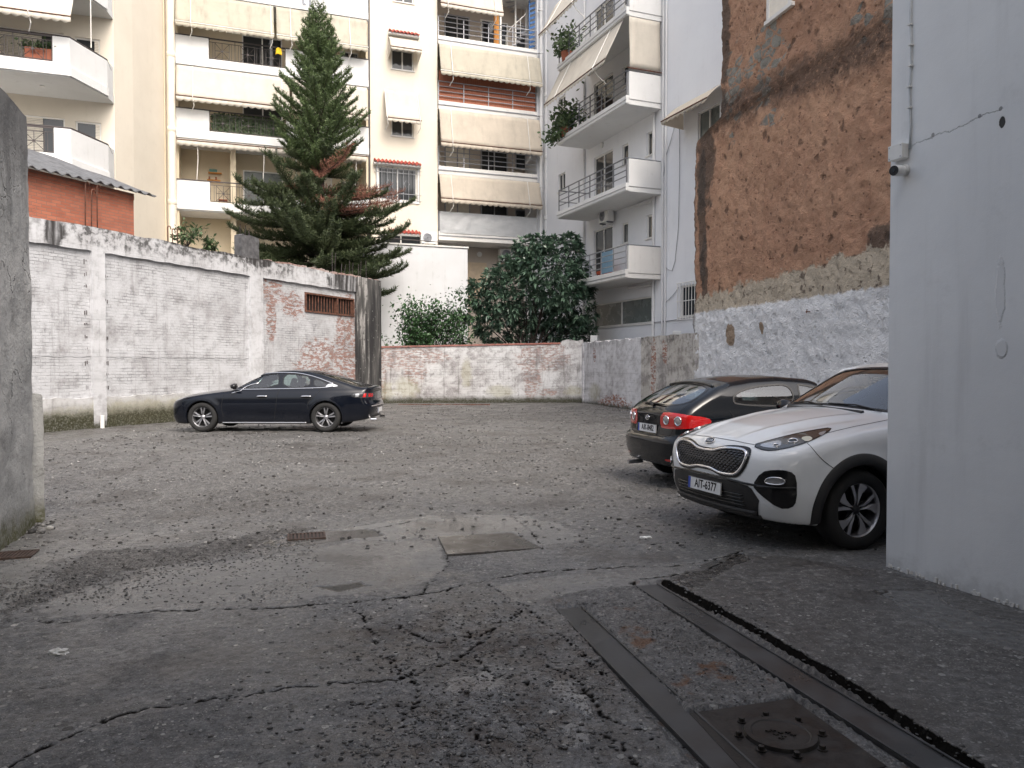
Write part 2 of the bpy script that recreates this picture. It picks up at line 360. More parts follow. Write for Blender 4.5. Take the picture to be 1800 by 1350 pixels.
# ================================================================== ground
def build_ground():
    near_x = np.arange(-5.3, 4.6, .016); near_y = np.arange(2.2, 8.6, .016)
    xs = np.concatenate([[-90, -50, -30, -22], np.arange(-17, -5.3, .09), near_x, np.arange(4.6, 9, .06), [11, 16, 30, 60, 90]])
    ys = np.concatenate([[-60, -30, -15, -8, -3, 0, 1, 1.7], near_y, np.arange(8.6, 14, .03), np.arange(14, 34, .1), [36, 42, 55, 80, 120]])
    X, Y = np.meshgrid(xs, ys, indexing='ij')
    P = lambda l: [tuple(gnd(a, b)[:2]) for a, b in l]
    wx = X+(vnoise(X, Y, 2.2, 3)-.5)*.22; wy = Y+(vnoise(X, Y, 2.2, 4)-.5)*.22
    fx = wx+(vnoise(X, Y, 14, 5, 3)-.5)*.06; fy = wy+(vnoise(X, Y, 14, 6, 3)-.5)*.06
    def pm(poly, soft=.0): return inpoly(fx, fy, P(poly)).astype(float)
    # smooth worn concrete patches (fine grained, damp)
    smooth = np.maximum.reduce([
        pm([(70,1085),(100,1045),(180,1025),(300,1000),(470,975),(640,950),(775,948),(790,985),(740,1030),(560,1052),(300,1072)]),
        pm([(470,955),(510,935),(600,930),(760,905),(920,905),(1000,925),(1030,950),(940,960),(900,938),(770,945),(620,950)]),
        pm([(0,1085),(0,1000),(30,985),(80,965),(95,980),(70,1010),(40,1040)]),
        pm([(860,1030),(1110,1000),(1300,975),(1250,1000),(1110,1030),(985,1050),(900,1060)])])
    patch = np.maximum(pm([(780,1205),(860,1180),(905,1200),(880,1215),(800,1228)]), np.maximum(
        pm([(965,1190),(1010,1200),(1035,1240),(1020,1260),(985,1225)]), pm([(975,1275),(1010,1270),(1030,1300),(1010,1330),(975,1325)])))
    apron = pm([(1115,1025),(1300,975),(1562,1002),(1800,1078),(2100,1180),(2100,1500),(1640,1350)])
    wet = np.maximum.reduce([pm([(455,958),(500,935),(650,930),(680,940),(600,950),(500,960)]), pm([(560,1032),(640,1020),(660,1028),(600,1040)]),
        pm([(1150,1035),(1240,990),(1310,972),(1330,985),(1200,1040)]), pm([(1540,1040),(1640,1035),(1700,1070),(1800,1100),(1800,1150),(1650,1110)]),
        pm([(985,1060),(1010,1062),(1100,1150),(1130,1200),(1095,1180)])])
    cz = P([(960,1055),(1120,1020),(1650,1360),(1240,1360)])
    between = inpoly(X, Y, cz)
    crazed = np.clip(1.3-distline(X, Y, P([(700,1130),(820,1110),(950,1160),(900,1260),(800,1320)]))/.55, 0, 1)
    big = vnoise(X, Y, .35, 11, 4)
    gravel = np.clip((Y-7.2)/1.5, 0, 1)*np.clip(.35+big*1.1, 0, 1)
    gravel = np.maximum(gravel, pm([(0,1060),(110,1010),(160,965),(320,960),(470,930),(560,925),(480,960),(350,985),(180,1010),(90,1050),(0,1085)]))
    gravel = np.maximum(gravel, between*.9*np.clip(vnoise(X, Y, 3, 9)*2-.4, 0, 1))
    gravel = gravel*(1-smooth)*(1-patch)*(1-apron)
    # height
    Z = (vnoise(X, Y, .25, 21, 3)-.5)*.05 + (vnoise(X, Y, 1.3, 22, 3)-.5)*.02
    fine = (vnoise(X, Y, 30, 23, 2)-.5)
    Z += fine*(.010*(1-smooth)*(1-patch*.8) + gravel*.012)
    Z += gravel*((vnoise(X, Y, 9, 27, 4, .7)-.5)*.045)
    Z += (vnoise(X, Y, 9, 24, 4)-.5)*(.009+.007*crazed)*(1-smooth*.8)
    Z += smooth*-.004 + patch*.008 + wet*-.004
    cr = np.zeros_like(X)
    cracks = [([(0,1086),(120,1090),(260,1072),(480,1068),(600,1060),(700,1052),(780,1040),(850,1022),(930,1008),(1060,1000),(1180,996),(1250,985),(1310,968)], .016),
        ([(740,1048),(760,1020),(790,990),(785,975)], .012), ([(0,1348),(120,1290),(230,1250),(380,1228),(560,1205),(700,1195),(800,1165),(860,1120)], .014),
        ([(600,1060),(640,1085),(660,1130),(690,1160),(700,1185)], .010), ([(860,1030),(930,1075),(1000,1130),(1060,1190)], .008),
        ([(1110,1028),(1125,1020),(1180,1012),(1240,1000),(1300,975)], .024), ([(960,1170),(1020,1205),(1060,1260),(1150,1300),(1260,1310)], .010),
        ([(1020,1290),(1080,1300),(1120,1340),(1140,1400)], .010), ([(650,930),(740,912),(900,905),(1010,900)], .014), ([(960,965),(1100,962),(1230,948)], .010),
        ([(900,905),(935,935),(955,962)], .010), ([(560,1260),(640,1240),(760,1250),(900,1330)], .006), ([(180,952),(300,905),(330,880)], .006),
        ([(700,1100),(760,1130),(830,1125),(900,1090),(930,1060)], .010), ([(820,1110),(850,1180),(930,1210)], .010), ([(700,1160),(740,1220),(700,1290)], .008)]
    j = (vnoise(X, Y, 25, 31, 3)-.5)*.07; k = (vnoise(X, Y, 25, 32, 3)-.5)*.07
    wv = .35+1.3*vnoise(X, Y, 5, 33, 2)
    for pts, hw in cracks:
        d = distline(X+j, Y+k, P(pts)); cr = np.maximum(cr, np.clip(1.5-d/(hw*.5*wv), 0, 1))
    groove = distline(X+j*.4, Y+k*.4, P([(1172,1024),(1345,1118),(1520,1226),(1725,1358)]))
    cr = np.maximum(cr, np.clip(1.8-groove/.022, 0, 1)*4.2)
    Z -= cr*.012
    # left and right slab edges: a slight lip at the two long cracks
    Z = Z*np.clip((40-np.abs(Y-10))/10, .2, 1); Z += .085*np.exp(-((X+5.6)/3.2)**2-((Y-17.4)/2.2)**2)
    # ground lowered under the metal strips and plates so they sit flush
    for a, b in ((P([(975,1064),(1030,1062),(1345,1400),(1230,1360)]), 0), (P([(1105,1025),(1168,1022),(1700,1352),(1600,1352)]), 0),
                 (P([(768,943),(900,936),(955,964),(785,978)]), 0), (P([(1205,1256),(1400,1228),(1560,1360),(1320,1380)]), 0)):
        ins = inpoly(X, Y, a); Z = np.where(ins, np.minimum(Z, -.012), Z)
    n = X.size; V = np.stack([X, Y, Z], -1).reshape(-1, 3); nx, ny = X.shape
    idx = np.arange(n).reshape(nx, ny)
    F = np.stack([idx[:-1,:-1], idx[1:,:-1], idx[1:,1:], idx[:-1,1:]], -1).reshape(-1, 4)
    m = Mt('ground_asphalt'); at_ = lambda nm: m.nd('ShaderNodeAttribute', attribute_name=nm).outputs['Fac']
    sm, pa, we, cr_, gr, cz_, ap, bt = [at_(q) for q in ('smooth', 'patch', 'wet', 'crack', 'gravel', 'crazed', 'apron', 'between')]
    nb, nm_, nf = m.noise(.5, det=5), m.noise(5, det=6, rough=.7), m.noise(90, det=3, rough=.7)
    base = m.mix(m.rng(nb, .35, .65), (.135, .138, .142), (.212, .216, .220))
    base = m.mix(m.mul(m.rng(nm_, .45, .7), .55), base, (.075, .072, .068))
    base = m.mix(m.mul(m.rng(nf, .45, .62), .6), base, (.19, .185, .175)); base = m.mix(m.mul(m.rng(m.noise(45, det=4, rough=.75), .55, .42), .6), base, (.045, .043, .04))
    base = m.mix(m.mul(ap, .7), base, (.075, .066, .058))
    base = m.mix(m.mul(sm, .85), base, m.mix(nm_, (.18, .178, .172), (.24, .238, .230)))
    base = m.mix(m.mul(pa, .85), base, m.mix(nm_, (.40, .395, .38), (.50, .495, .48)))
    # embedded pebbles, three sizes
    pv = m.warp(m.map(m.co, (1, 1, .3)), 12, .01)
    hgt = m.mul(nf, .25)
    for sc, thr, rad, wt in ((100, .5, .45, .7), (38, .72, .40, .9), (16, .90, .34, 1.0)):
        vn = m.nd('ShaderNodeTexVoronoi', {'Vector': pv, 'Scale': sc}, voronoi_dimensions='2D', feature='F1')
        rc = m.xyz(vn.outputs['Color'])
        keep = m.math('GREATER_THAN', m.add(rc[0], m.mul(m.math('SUBTRACT', 0.0, sm), .25)), m.math('SUBTRACT', thr, m.add(m.mul(cz_, .14), m.mul(gr, .10))))
        rr = m.mul(rc[2], rad*.6); disk = m.rng(vn.outputs['Distance'], m.add(rr, rad*.5), m.add(rr, rad*.3))
        k_ = m.mul(m.mul(disk, keep), wt)
        pc = m.ramp(rc[1], [(0, (.05, .047, .044)), (.3, (.13, .125, .118)), (.6, (.24, .23, .215)), (.85, (.38, .37, .35)), (1, (.55, .53, .49))])
        base = m.mix(k_, base, pc); hgt = m.add(hgt, m.mul(k_, .7))
    gv = m.vor(75, pv, 'F1', dim='2D'); gc = m.xyz(m.vor(75, pv, out='Color', dim='2D'))[0]
    base = m.mix(m.mul(gr, .8), base, m.ramp(gc, [(0, (.035, .034, .033)), (.4, (.085, .082, .08)), (.75, (.15, .145, .14)), (1, (.27, .26, .25))]))
    hgt = m.add(hgt, m.mul(m.mul(m.math('SUBTRACT', .6, gv), gr), 1.6))
    g1 = m.noise(16, det=6, rough=.8); base = m.mix(m.rng(g1, .50, .66), base, m.mix(.6, base, (.30, .29, .275))); base = m.mix(m.mul(m.rng(g1, .48, .34), .75), base, (.045, .043, .04)); hgt = m.add(hgt, m.mul(g1, 1.2))
    # crazed small cracks
    cd = m.vor(6.5, m.warp(m.co, 9, .3), 'DISTANCE_TO_EDGE', dim='2D')
    ck = m.mul(m.mul(m.rng(cd, .022, .004), m.rng(m.add(cz_, m.mul(nm_, .3)), .5, .9)), .6)
    base = m.mix(m.mul(cz_, m.rng(nm_, .4, .65, 0, .6)), base, (.075, .05, .032))
    allc = m.mx(m.rng(cr_, .15, .8), ck)
    stn = m.rng(m.noise(.9, det=6, rough=.65), .5, .66)
    base = m.mix(m.mul(stn, .5), base, (.06, .052, .045))
    base = m.mix(m.mul(bt, m.rng(m.noise(3.3, det=5), .58, .66)), base, (.13, .062, .03))
    base = m.mix(m.mul(we, .5), base, (.05, .045, .04))
    dk = m.rng(m.noise(7, det=6, rough=.75), .60, .66); base = m.mix(m.mul(dk, .6), base, (.035, .033, .031))
    lt = m.rng(m.noise(9.3, det=6, rough=.8), .62, .68); base = m.mix(m.mul(lt, .45), base, (.36, .355, .345))
    base = m.mix(m.mul(allc, .96), base, (.009, .008, .007))
    dr = m.rng(m.noise(1.1, det=5, rough=.6), .42, .62)
    rough = m.rng(dr, 0, 1, .30, .68); rough = m.mix(sm, rough, m.rng(dr, 0, 1, .16, .46)); rough = m.mix(we, rough, (.07, .07, .07))
    flat = m.math('SUBTRACT', 1.0, m.mul(we, .93))
    m.put(m.b.inputs['Specular IOR Level'], m.rng(allc, 0, .6, .5, 0)); hgt = m.mul(m.math('SUBTRACT', hgt, m.mul(allc, 1.5)), flat)
    me_m = m.out(base, rough, m.bump(hgt, 1.0, .007))
    g = np_mesh('ground', V, F, me_m, smooth=True, kind='structure')
    for nm, arr in (('smooth', smooth), ('patch', patch), ('wet', wet), ('crack', cr), ('gravel', gravel), ('crazed', crazed), ('apron', apron), ('between', between.astype(float))):
        a = g.data.attributes.new(nm, 'FLOAT', 'POINT'); a.data.foreach_set('value', arr.astype(np.float32).ravel())
    return X, Y, Z
GX, GY, GZ = build_ground()
def gz(x, y):
    i = min(max(np.searchsorted(GX[:,0], x), 0), GX.shape[0]-1); j = min(max(np.searchsorted(GY[0], y), 0), GX.shape[1]-1)
    return float(GZ[i, j])
# ------------------------------------------------------------------ loose stones
def stones():
    base = []; fs = []
    bm = bmesh.new(); bmesh.ops.create_icosphere(bm, subdivisions=1, radius=1)
    bv = np.array([v.co[:] for v in bm.verts]); bf = np.array([[v.index for v in f.verts] for f in bm.faces]); bm.free()
    VV, FF, n = [], [], 0
    def put(x, y, r, fl=.5):
        nonlocal n
        a = RNG.random()*6.28; s = np.array([r*(.8+.6*RNG.random()), r*(.6+.4*RNG.random()), r*fl*(.6+.6*RNG.random())])
        p = bv*(1+(RNG.random((len(bv),1))-.5)*.35)*s; c, d = math.cos(a), math.sin(a)
        p = np.stack([p[:,0]*c-p[:,1]*d+x, p[:,0]*d+p[:,1]*c+y, p[:,2]+gz(x,y)+s[2]*.35], -1)
        VV.append(p); FF.append(bf+n); n += len(bv)
    for i in range(2600):            # gravel drift, left
        px = RNG.uniform(-60, 560); py = 1040-.17*px+RNG.normal(0, 20) if RNG.random() < .55 else RNG.uniform(860, 1060)
        q = gnd(px, py); put(q.x, q.y, RNG.uniform(.004, .012))
    for i in range(1300):            # crumbling area in the middle foreground
        q = gnd(RNG.normal(830, 150), RNG.uniform(1040, 1345)); put(q.x, q.y, RNG.uniform(.003, .011), .4)
    for i in range(420):
        q = gnd(RNG.normal(760, 190), RNG.uniform(1060, 1345)); put(q.x, q.y, RNG.uniform(.008, .017), .22)
    for i in range(700):
        q = gnd(RNG.uniform(1000, 1350), RNG.uniform(1060, 1240)); put(q.x, q.y, RNG.uniform(.003, .009))
    for i in range(5200):
        Yy = RNG.uniform(6.5, 17) if i % 3 else RNG.uniform(15, 29); put(RNG.uniform(-9, 4.5), Yy, RNG.uniform(.008, .02)*(1+.03*Yy), .6)
    for i in range(160):             # crumbs along the slot beside the strip
        t = RNG.random(); q = gnd(1190+t*545+RNG.normal(0, 9), 1022+t*335); put(q.x, q.y, RNG.uniform(.004, .012))
    for i in range(90):              # rubble at the left wall end
        q = gnd(RNG.normal(62, 14), RNG.uniform(915, 935)); put(q.x, q.y, RNG.uniform(.01, .035), .8)
    m = Mt('loose_stone'); r = m.nd('ShaderNodeNewGeometry').outputs['Random Per Island']
    m.out(m.ramp(r, [(0, (.02, .019, .018)), (.35, (.07, .068, .065)), (.75, (.14, .138, .134)), (.95, (.21, .207, .20)), (1, (.34, .335, .32))]), .7)
    np_mesh('gravel', np.concatenate(VV), np.concatenate(FF), m.m, kind='stuff', label='loose grey gravel scattered over the wet broken asphalt')
stones()
# ------------------------------------------------------------------ metal strips, plates, manhole
mm = Mt('worn_wet_steel'); n = mm.noise(3, det=6); n2 = mm.noise(40, det=3)
mm.out(mm.mix(mm.rng(n, .4, .65), (.045, .045, .046), (.085, .085, .086)), mm.rng(n, .3, .7, .25, .5), mm.bump(n2, .15, .004), .25); M['steel'] = mm.m
mm = Mt('dark_cast_iron'); n = mm.noise(9, det=6); mm.out(mm.mix(mm.rng(n, .4, .65), (.018, .016, .015), (.05, .043, .038)), mm.rng(n, .3, .7, .3, .6), mm.bump(mm.noise(60), .3, .004), .4); M['cast'] = mm.m
mm = Mt('grey_steel_sheet'); n = mm.noise(4, det=6); mm.out(mm.mix(mm.rng(n, .35, .65), (.13, .125, .12), (.085, .075, .066)), mm.rng(n, .3, .7, .2, .42), mm.bump(mm.noise(30), .15, .004), .3); M['sheetmetal'] = mm.m
def gpoly(l): return [tuple(gnd(a, b)[:2]) for a, b in l]
def ccw(p):
    a = sum(p[i][0]*p[(i+1)%len(p)][1]-p[(i+1)%len(p)][0]*p[i][1] for i in range(len(p))); return p if a > 0 else p[::-1]
def ribbon(name, A, B, w, z0, z1, mat, lip=True, **kw):
    a, b = Vector(A), Vector(B); d = (b-a).normalized(); nn = Vector((-d.y, d.x)); b = b+d*1.2; L = (b-a).length
    mb = MB(); n = 40
    for i in range(n):
        s0, s1 = i/n, (i+1)/n; wob = .004
        p = [a+d*L*s0-nn*w/2, a+d*L*s1-nn*w/2, a+d*L*s1+nn*w/2, a+d*L*s0+nn*w/2]
        if i == 0: pass
    mb.prism(ccw([tuple(a-nn*w/2), tuple(b-nn*w/2), tuple(b+nn*w/2), tuple(a+nn*w/2)]), z0, z1)
    if lip:
        for sgn in (-1, 1):
            o0, o1 = nn*sgn*w/2, nn*sgn*(w/2-.012)
            mb.prism(ccw([tuple(a+o0), tuple(b+o0), tuple(b+o1), tuple(a+o1)]), z1-.001, z1+.009)
    return mb.build(name, mat, bev=.003, **kw)
gg = 'steel gate track strips in the foreground'
ribbon('track_strip', gnd(1000, 1070)[:2], gnd(1286, 1350)[:2], .185, -.03, .004, M['steel'], label='left worn steel strip sunk in the asphalt, its far end under a puddle', cat='floor track', group=gg)
ribbon('track_strip', gnd(1136, 1030)[:2], gnd(1636, 1340)[:2], .185, -.03, .006, M['steel'], label='right dark steel strip in the ground with a crumbling slot along it', cat='floor track', group=gg)
mb = MB(); mb.prism(ccw(gpoly([(770,944),(900,938),(952,964),(786,976)])), -.02, .008); pl = mb.build('cover_plate', M['sheetmetal'], bev=.003, label='flat grey sheet metal plate lying on the wet ground in mid yard', cat='cover plate')
mb = MB(); mb.prism(ccw(gpoly([(985,741),(1040,738),(1048,745),(990,748)])), -.02, .012); mb.build('cover_plate', M['sheetmetal'], bev=.003, label='small far metal plate on the ground left of the black hatchback', cat='cover plate')
def manhole():
    c = gnd(1372, 1296); e = empty('manhole', loc=(c.x, c.y, .006), rz=math.radians(-16), label='round bolted manhole cover on a dark steel plate at bottom right', cat='manhole')
    inv = Matrix.Rotation(math.radians(16), 4, 'Z') @ Matrix.Translation((-c.x, -c.y, 0))
    q = [inv @ Vector((x, y, 0)) for x, y in gpoly([(1212,1256),(1392,1230),(1560,1350),(1340,1395)])]
    MB().prism(ccw([(p.x, p.y) for p in q]), -.03, .002).build('base_plate', M['cast'], e, bev=.003)
    mb = MB(); mb.lathe([(0, .012), (.118, .012), (.124, .016), (.148, .016), (.155, .002)], 48); mb.build('lid', M['cast'], e, smooth=False)
    mb = MB()
    for i, a in enumerate(((0, 0), (.03, .012), (-.03, .014), (.01, -.03), (-.02, -.02), (.05, -.005), (-.05, .002), (0, -.05))):
        mb.box(a[0]-.012, a[0]+.012, a[1]-.003, a[1]+.003, .012, .017); mb.box(a[0]-.002, a[0]+.002, a[1]-.01, a[1]+.01, .012, .0165)
    mb.build('raised_mark', M['cast'], e)
    for k in range(8):
        a = k*PI/4+.3; x, y = .178*math.cos(a), .178*math.sin(a); T = Matrix.Translation((x, y, .002))
        mb = MB(); mb.lathe([(0, 0), (.02, 0), (.02, .005), (.0, .005)], 16, T); mb.lathe([(.013, .005), (.013, .02), (0, .021)], 6, T); mb.build('bolt', M['cast'], e)
manhole()
M['dullrust'] = simple('dull_rusty_iron', (.07, .045, .035), .7, var=.4, nsc=15)
def grate(c1, c2, lab, n=9):
    a, b = gnd(*c1), gnd(*c2); d = b-a; L = d.length; e = empty('drain_grate', loc=(a.x, a.y, 0), rz=math.atan2(d.y, d.x), label=lab, cat='drain grate', group='rusty drain grates in the ground')
    mb = MB(); mb.box(0, L, -.13, -.11, -.02, .004); mb.box(0, L, .11, .13, -.02, .004); mb.box(0, .02, -.11, .11, -.02, .003); mb.box(L-.02, L, -.11, .11, -.02, .003); mb.build('frame', M['dullrust'], e)
    mb = MB(); 
    for i in range(n): x = .02+(L-.04)*(i+.5)/n; mb.box(x-.009, x+.009, -.11, .11, -.015, .002)
    mb.build('grate_bar', M['dullrust'], e)
    MB().box(.02, L-.02, -.11, .11, -.03, -.006).build('drain_pit', M['dark'], e)
grate((505, 944), (572, 940), 'small rusty drain grate in the shallow puddle at mid yard')
grate((-60, 980), (62, 972), 'rusty drain grate at the foot of the near left wall', 16)
# scraps
def scrap(px, py, r, lab, seed, tall=.5):
    q = gnd(px, py); rg = np.random.default_rng(seed); bm = bmesh.new(); bmesh.ops.create_icosphere(bm, subdivisions=3, radius=1)
    vs = []
    for v in bm.verts:
        c = v.co; k = 1+.35*math.sin(c.x*5+seed)*math.cos(c.y*6)+.2*math.sin(c.z*9+c.x*4); vs.append((q.x+c.x*r*k, q.y+c.y*r*.55*k, gz(q.x, q.y)+max(c.z, -.35)*r*tall*k+r*tall*.3))
    f = [[v.index for v in f.verts] for f in bm.faces]; bm.free()
    mesh_obj('paper_scrap', vs, f, M['plastic'], label=lab, cat='litter', group='white paper scraps on the ground')
scrap(102, 1146, .045, 'crumpled white tissue on the wet concrete at left foreground', 1)
scrap(1135, 947, .05, 'small white scrap on the ground in front of the white car', 2, .2)
scrap(1678, 1342, .02, 'tiny white scrap at the bottom right near the steel strip', 3)
# ================================================================== near passage walls
def noisy(a, b, n, f, amp, seed):
    """points from a to b (2d) with noise on component f"""
    r = np.random.default_rng(seed); t = np.linspace(0, 1, n); nz = vnoise(t*40, t*0+seed, 1, seed, 3)-.5; out = []
    for i in range(n):
        p = [a[0]+(b[0]-a[0])*t[i], a[1]+(b[1]-a[1])*t[i]]; p[f] += nz[i]*amp*2; out.append(tuple(p))
    return out
def near_right():
    m = Mt('near_white_paint'); X, Y, Z = m.xyz(); nb = m.noise(.8, det=4); nf = m.noise(130, det=2)
    c = m.mix(m.rng(nb, .3, .7), (.79, .805, .81), (.71, .725, .735)); c = m.mix(m.mul(m.rng(m.noise(1, m.map(m.co, (5, 5, .35)), det=5, rough=.65), .5, .75), .22), c, (.40, .40, .40)); c = m.mix(m.mul(m.rng(m.noise(2.6, det=7, rough=.7), .55, .72), .25), c, (.45, .46, .46)); tro = m.noise(1, m.map(m.co, (3, 3, 9), rot=(0, .5, 0)), det=4)
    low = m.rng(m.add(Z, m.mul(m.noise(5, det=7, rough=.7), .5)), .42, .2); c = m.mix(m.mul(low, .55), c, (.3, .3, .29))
    # faint crack rising to the right, with little filler spots
    hx, hz = FR.px(1600, 258); kx, kz = FR.px(1762, 190)
    sl = (kz-hz)/(kx-hx); ln = m.math('SUBTRACT', Z, m.add(m.mul(X, sl), hz-sl*hx)); ln = m.math('ABSOLUTE', m.add(ln, m.mul(m.math('SUBTRACT', m.noise(7, det=6, rough=.7), .5), .11)))
    ck = m.mul(m.rng(ln, .006, .001), m.mul(m.rng(X, hx, hx+.06), m.rng(X, kx+.02, kx-.02)))
    c = m.mix(m.mul(ck, .45), c, (.12, .12, .12))
    for px, py in ((1640, 237), (1722, 204), (1759, 191)):
        x, z = FR.px(px, py); c = m.mix(m.mul(m.ell((x, 0, z), (.014, 1, .014), amp=.4, nsc=30), .7), c, (.1, .1, .1))
    x, z = FR.px(1762, 215); hole = m.ell((x, 0, z), (.022, 1, .04), amp=.35, nsc=25, soft=.15); c = m.mix(hole, c, (.02, .02, .02))
    x, z = FR.px(1760, 612); dr = m.ell((x, 0, z), (.04, 1, .06), amp=.7, nsc=11); x2, z2 = FR.px(1758, 520); dr2 = m.ell((x2, 0, z2), (.03, 1, .22), amp=1.0, nsc=8)
    c = m.mix(m.mul(m.mx(dr, dr2), .12), c, (.3, .3, .3))
    h = m.add(m.mul(nf, .25), m.add(m.mul(m.mx(dr, m.mul(dr2, .6)), 3), m.mul(m.math('ADD', hole, m.mul(ck, .5)), -6)))
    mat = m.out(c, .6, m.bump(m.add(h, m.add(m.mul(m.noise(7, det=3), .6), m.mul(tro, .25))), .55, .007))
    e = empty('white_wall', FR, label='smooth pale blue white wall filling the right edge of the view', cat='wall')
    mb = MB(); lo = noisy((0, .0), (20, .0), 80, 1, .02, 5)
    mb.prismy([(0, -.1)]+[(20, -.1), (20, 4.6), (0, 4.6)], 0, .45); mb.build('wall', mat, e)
    edge = MB()
    rg = np.random.default_rng(4)
    for i in range(150):
        t = rg.random()*3.2; s = .003+.010*rg.random(); edge.box(t, t+s*1.6, -.004-s*.5, .02, rg.random()*.02, .01+rg.random()*.035)
    edge.build('flaking_plaster', M['offwhite'], e)
    # conduit, junction box, camera
    x, z0 = FR.px(1601, 262); x0, zt = FR.px(1604, -30)
    pts = [(x+.0, -.012, z0)]+[(x+(x0-x)*k/8+.006*math.sin(k*1.7), -.012, z0+(zt-z0)*k/8) for k in range(1, 9)]
    MB().tube(pts, .008, 8).build('cable_conduit', simple('white_conduit', (.55, .58, .6), .4), e, smooth=True)
    mb = MB()
    for k in range(1, 6): p = pts[k+1]; mb.box(p[0]-.014, p[0]+.014, -.03, -.002, p[2]-.006, p[2]+.006)
    mb.build('conduit_clip', M['plastic'], e)
    xb, zb = FR.px(1586, 269); b = empty('junction_box', FR, label='white junction box on the right wall edge above the security camera', cat='junction box')
    b.matrix_world = FR.M @ Matrix.Translation((xb, -.0, zb))
    MB().box(-.065, .065, -.06, -.002, -.055, .055).build('box', M['plastic'], b, bev=.006); MB().box(-.067, .067, -.072, -.0605, -.057, .057).build('lid', M['plastic'], b, bev=.004)
    mb = MB(); 
    for sx in (-.052, .052):
        for sz in (-.042, .042): mb.lathe([(0, 0), (.005, 0), (.005, .003), (0, .003)], 8, Matrix.Translation((sx, -.072, sz)) @ Matrix.Rotation(PI/2, 4, 'X'))
    mb.build('screw', M['rail'], b)
    xc, zc = FR.px(1590, 300); c_ = empty('security_camera', label='white bullet security camera with black face under the junction box', cat='security camera')
    c_.matrix_world = FR.M @ Matrix.Translation((xc+.01, -.002, zc))
    R1 = Matrix.Rotation(PI/2, 4, 'X'); MB().lathe([(0, 0), (.042, 0), (.042, .012), (.03, .022), (.018, .024), (.018, .05), (0, .052)], 28, R1).build('mount', M['plastic'], c_, smooth=True)
    A = Matrix.Translation((.0, -.07, .0)) @ Matrix.Rotation(math.radians(-12), 4, 'Z') @ Matrix.Rotation(math.radians(78), 4, 'Y')
    # body points along the wall away from the wall end, tilted down, facing the yard and viewer
    q = Vector((.25, -.95, -.12)).normalized(); A = Matrix.Translation((0, -.05, -.008)) @ q.to_track_quat('Z', 'Y').to_matrix().to_4x4()
    MB().lathe([(0, -.03), (.034, -.03), (.04, -.02), (.04, .085), (.037, .09)], 32, A).build('housing', M['plastic'], c_, smooth=True)
    MB().lathe([(.0365, .08), (.0365, .0885), (0, .0885)], 32, A).build('face', M['black'], c_)
    MB().lathe([(.013, .0886), (.013, .094), (.009, .095), (0, .093)], 20, A).build('lens', M['glass'], c_)
near_right()
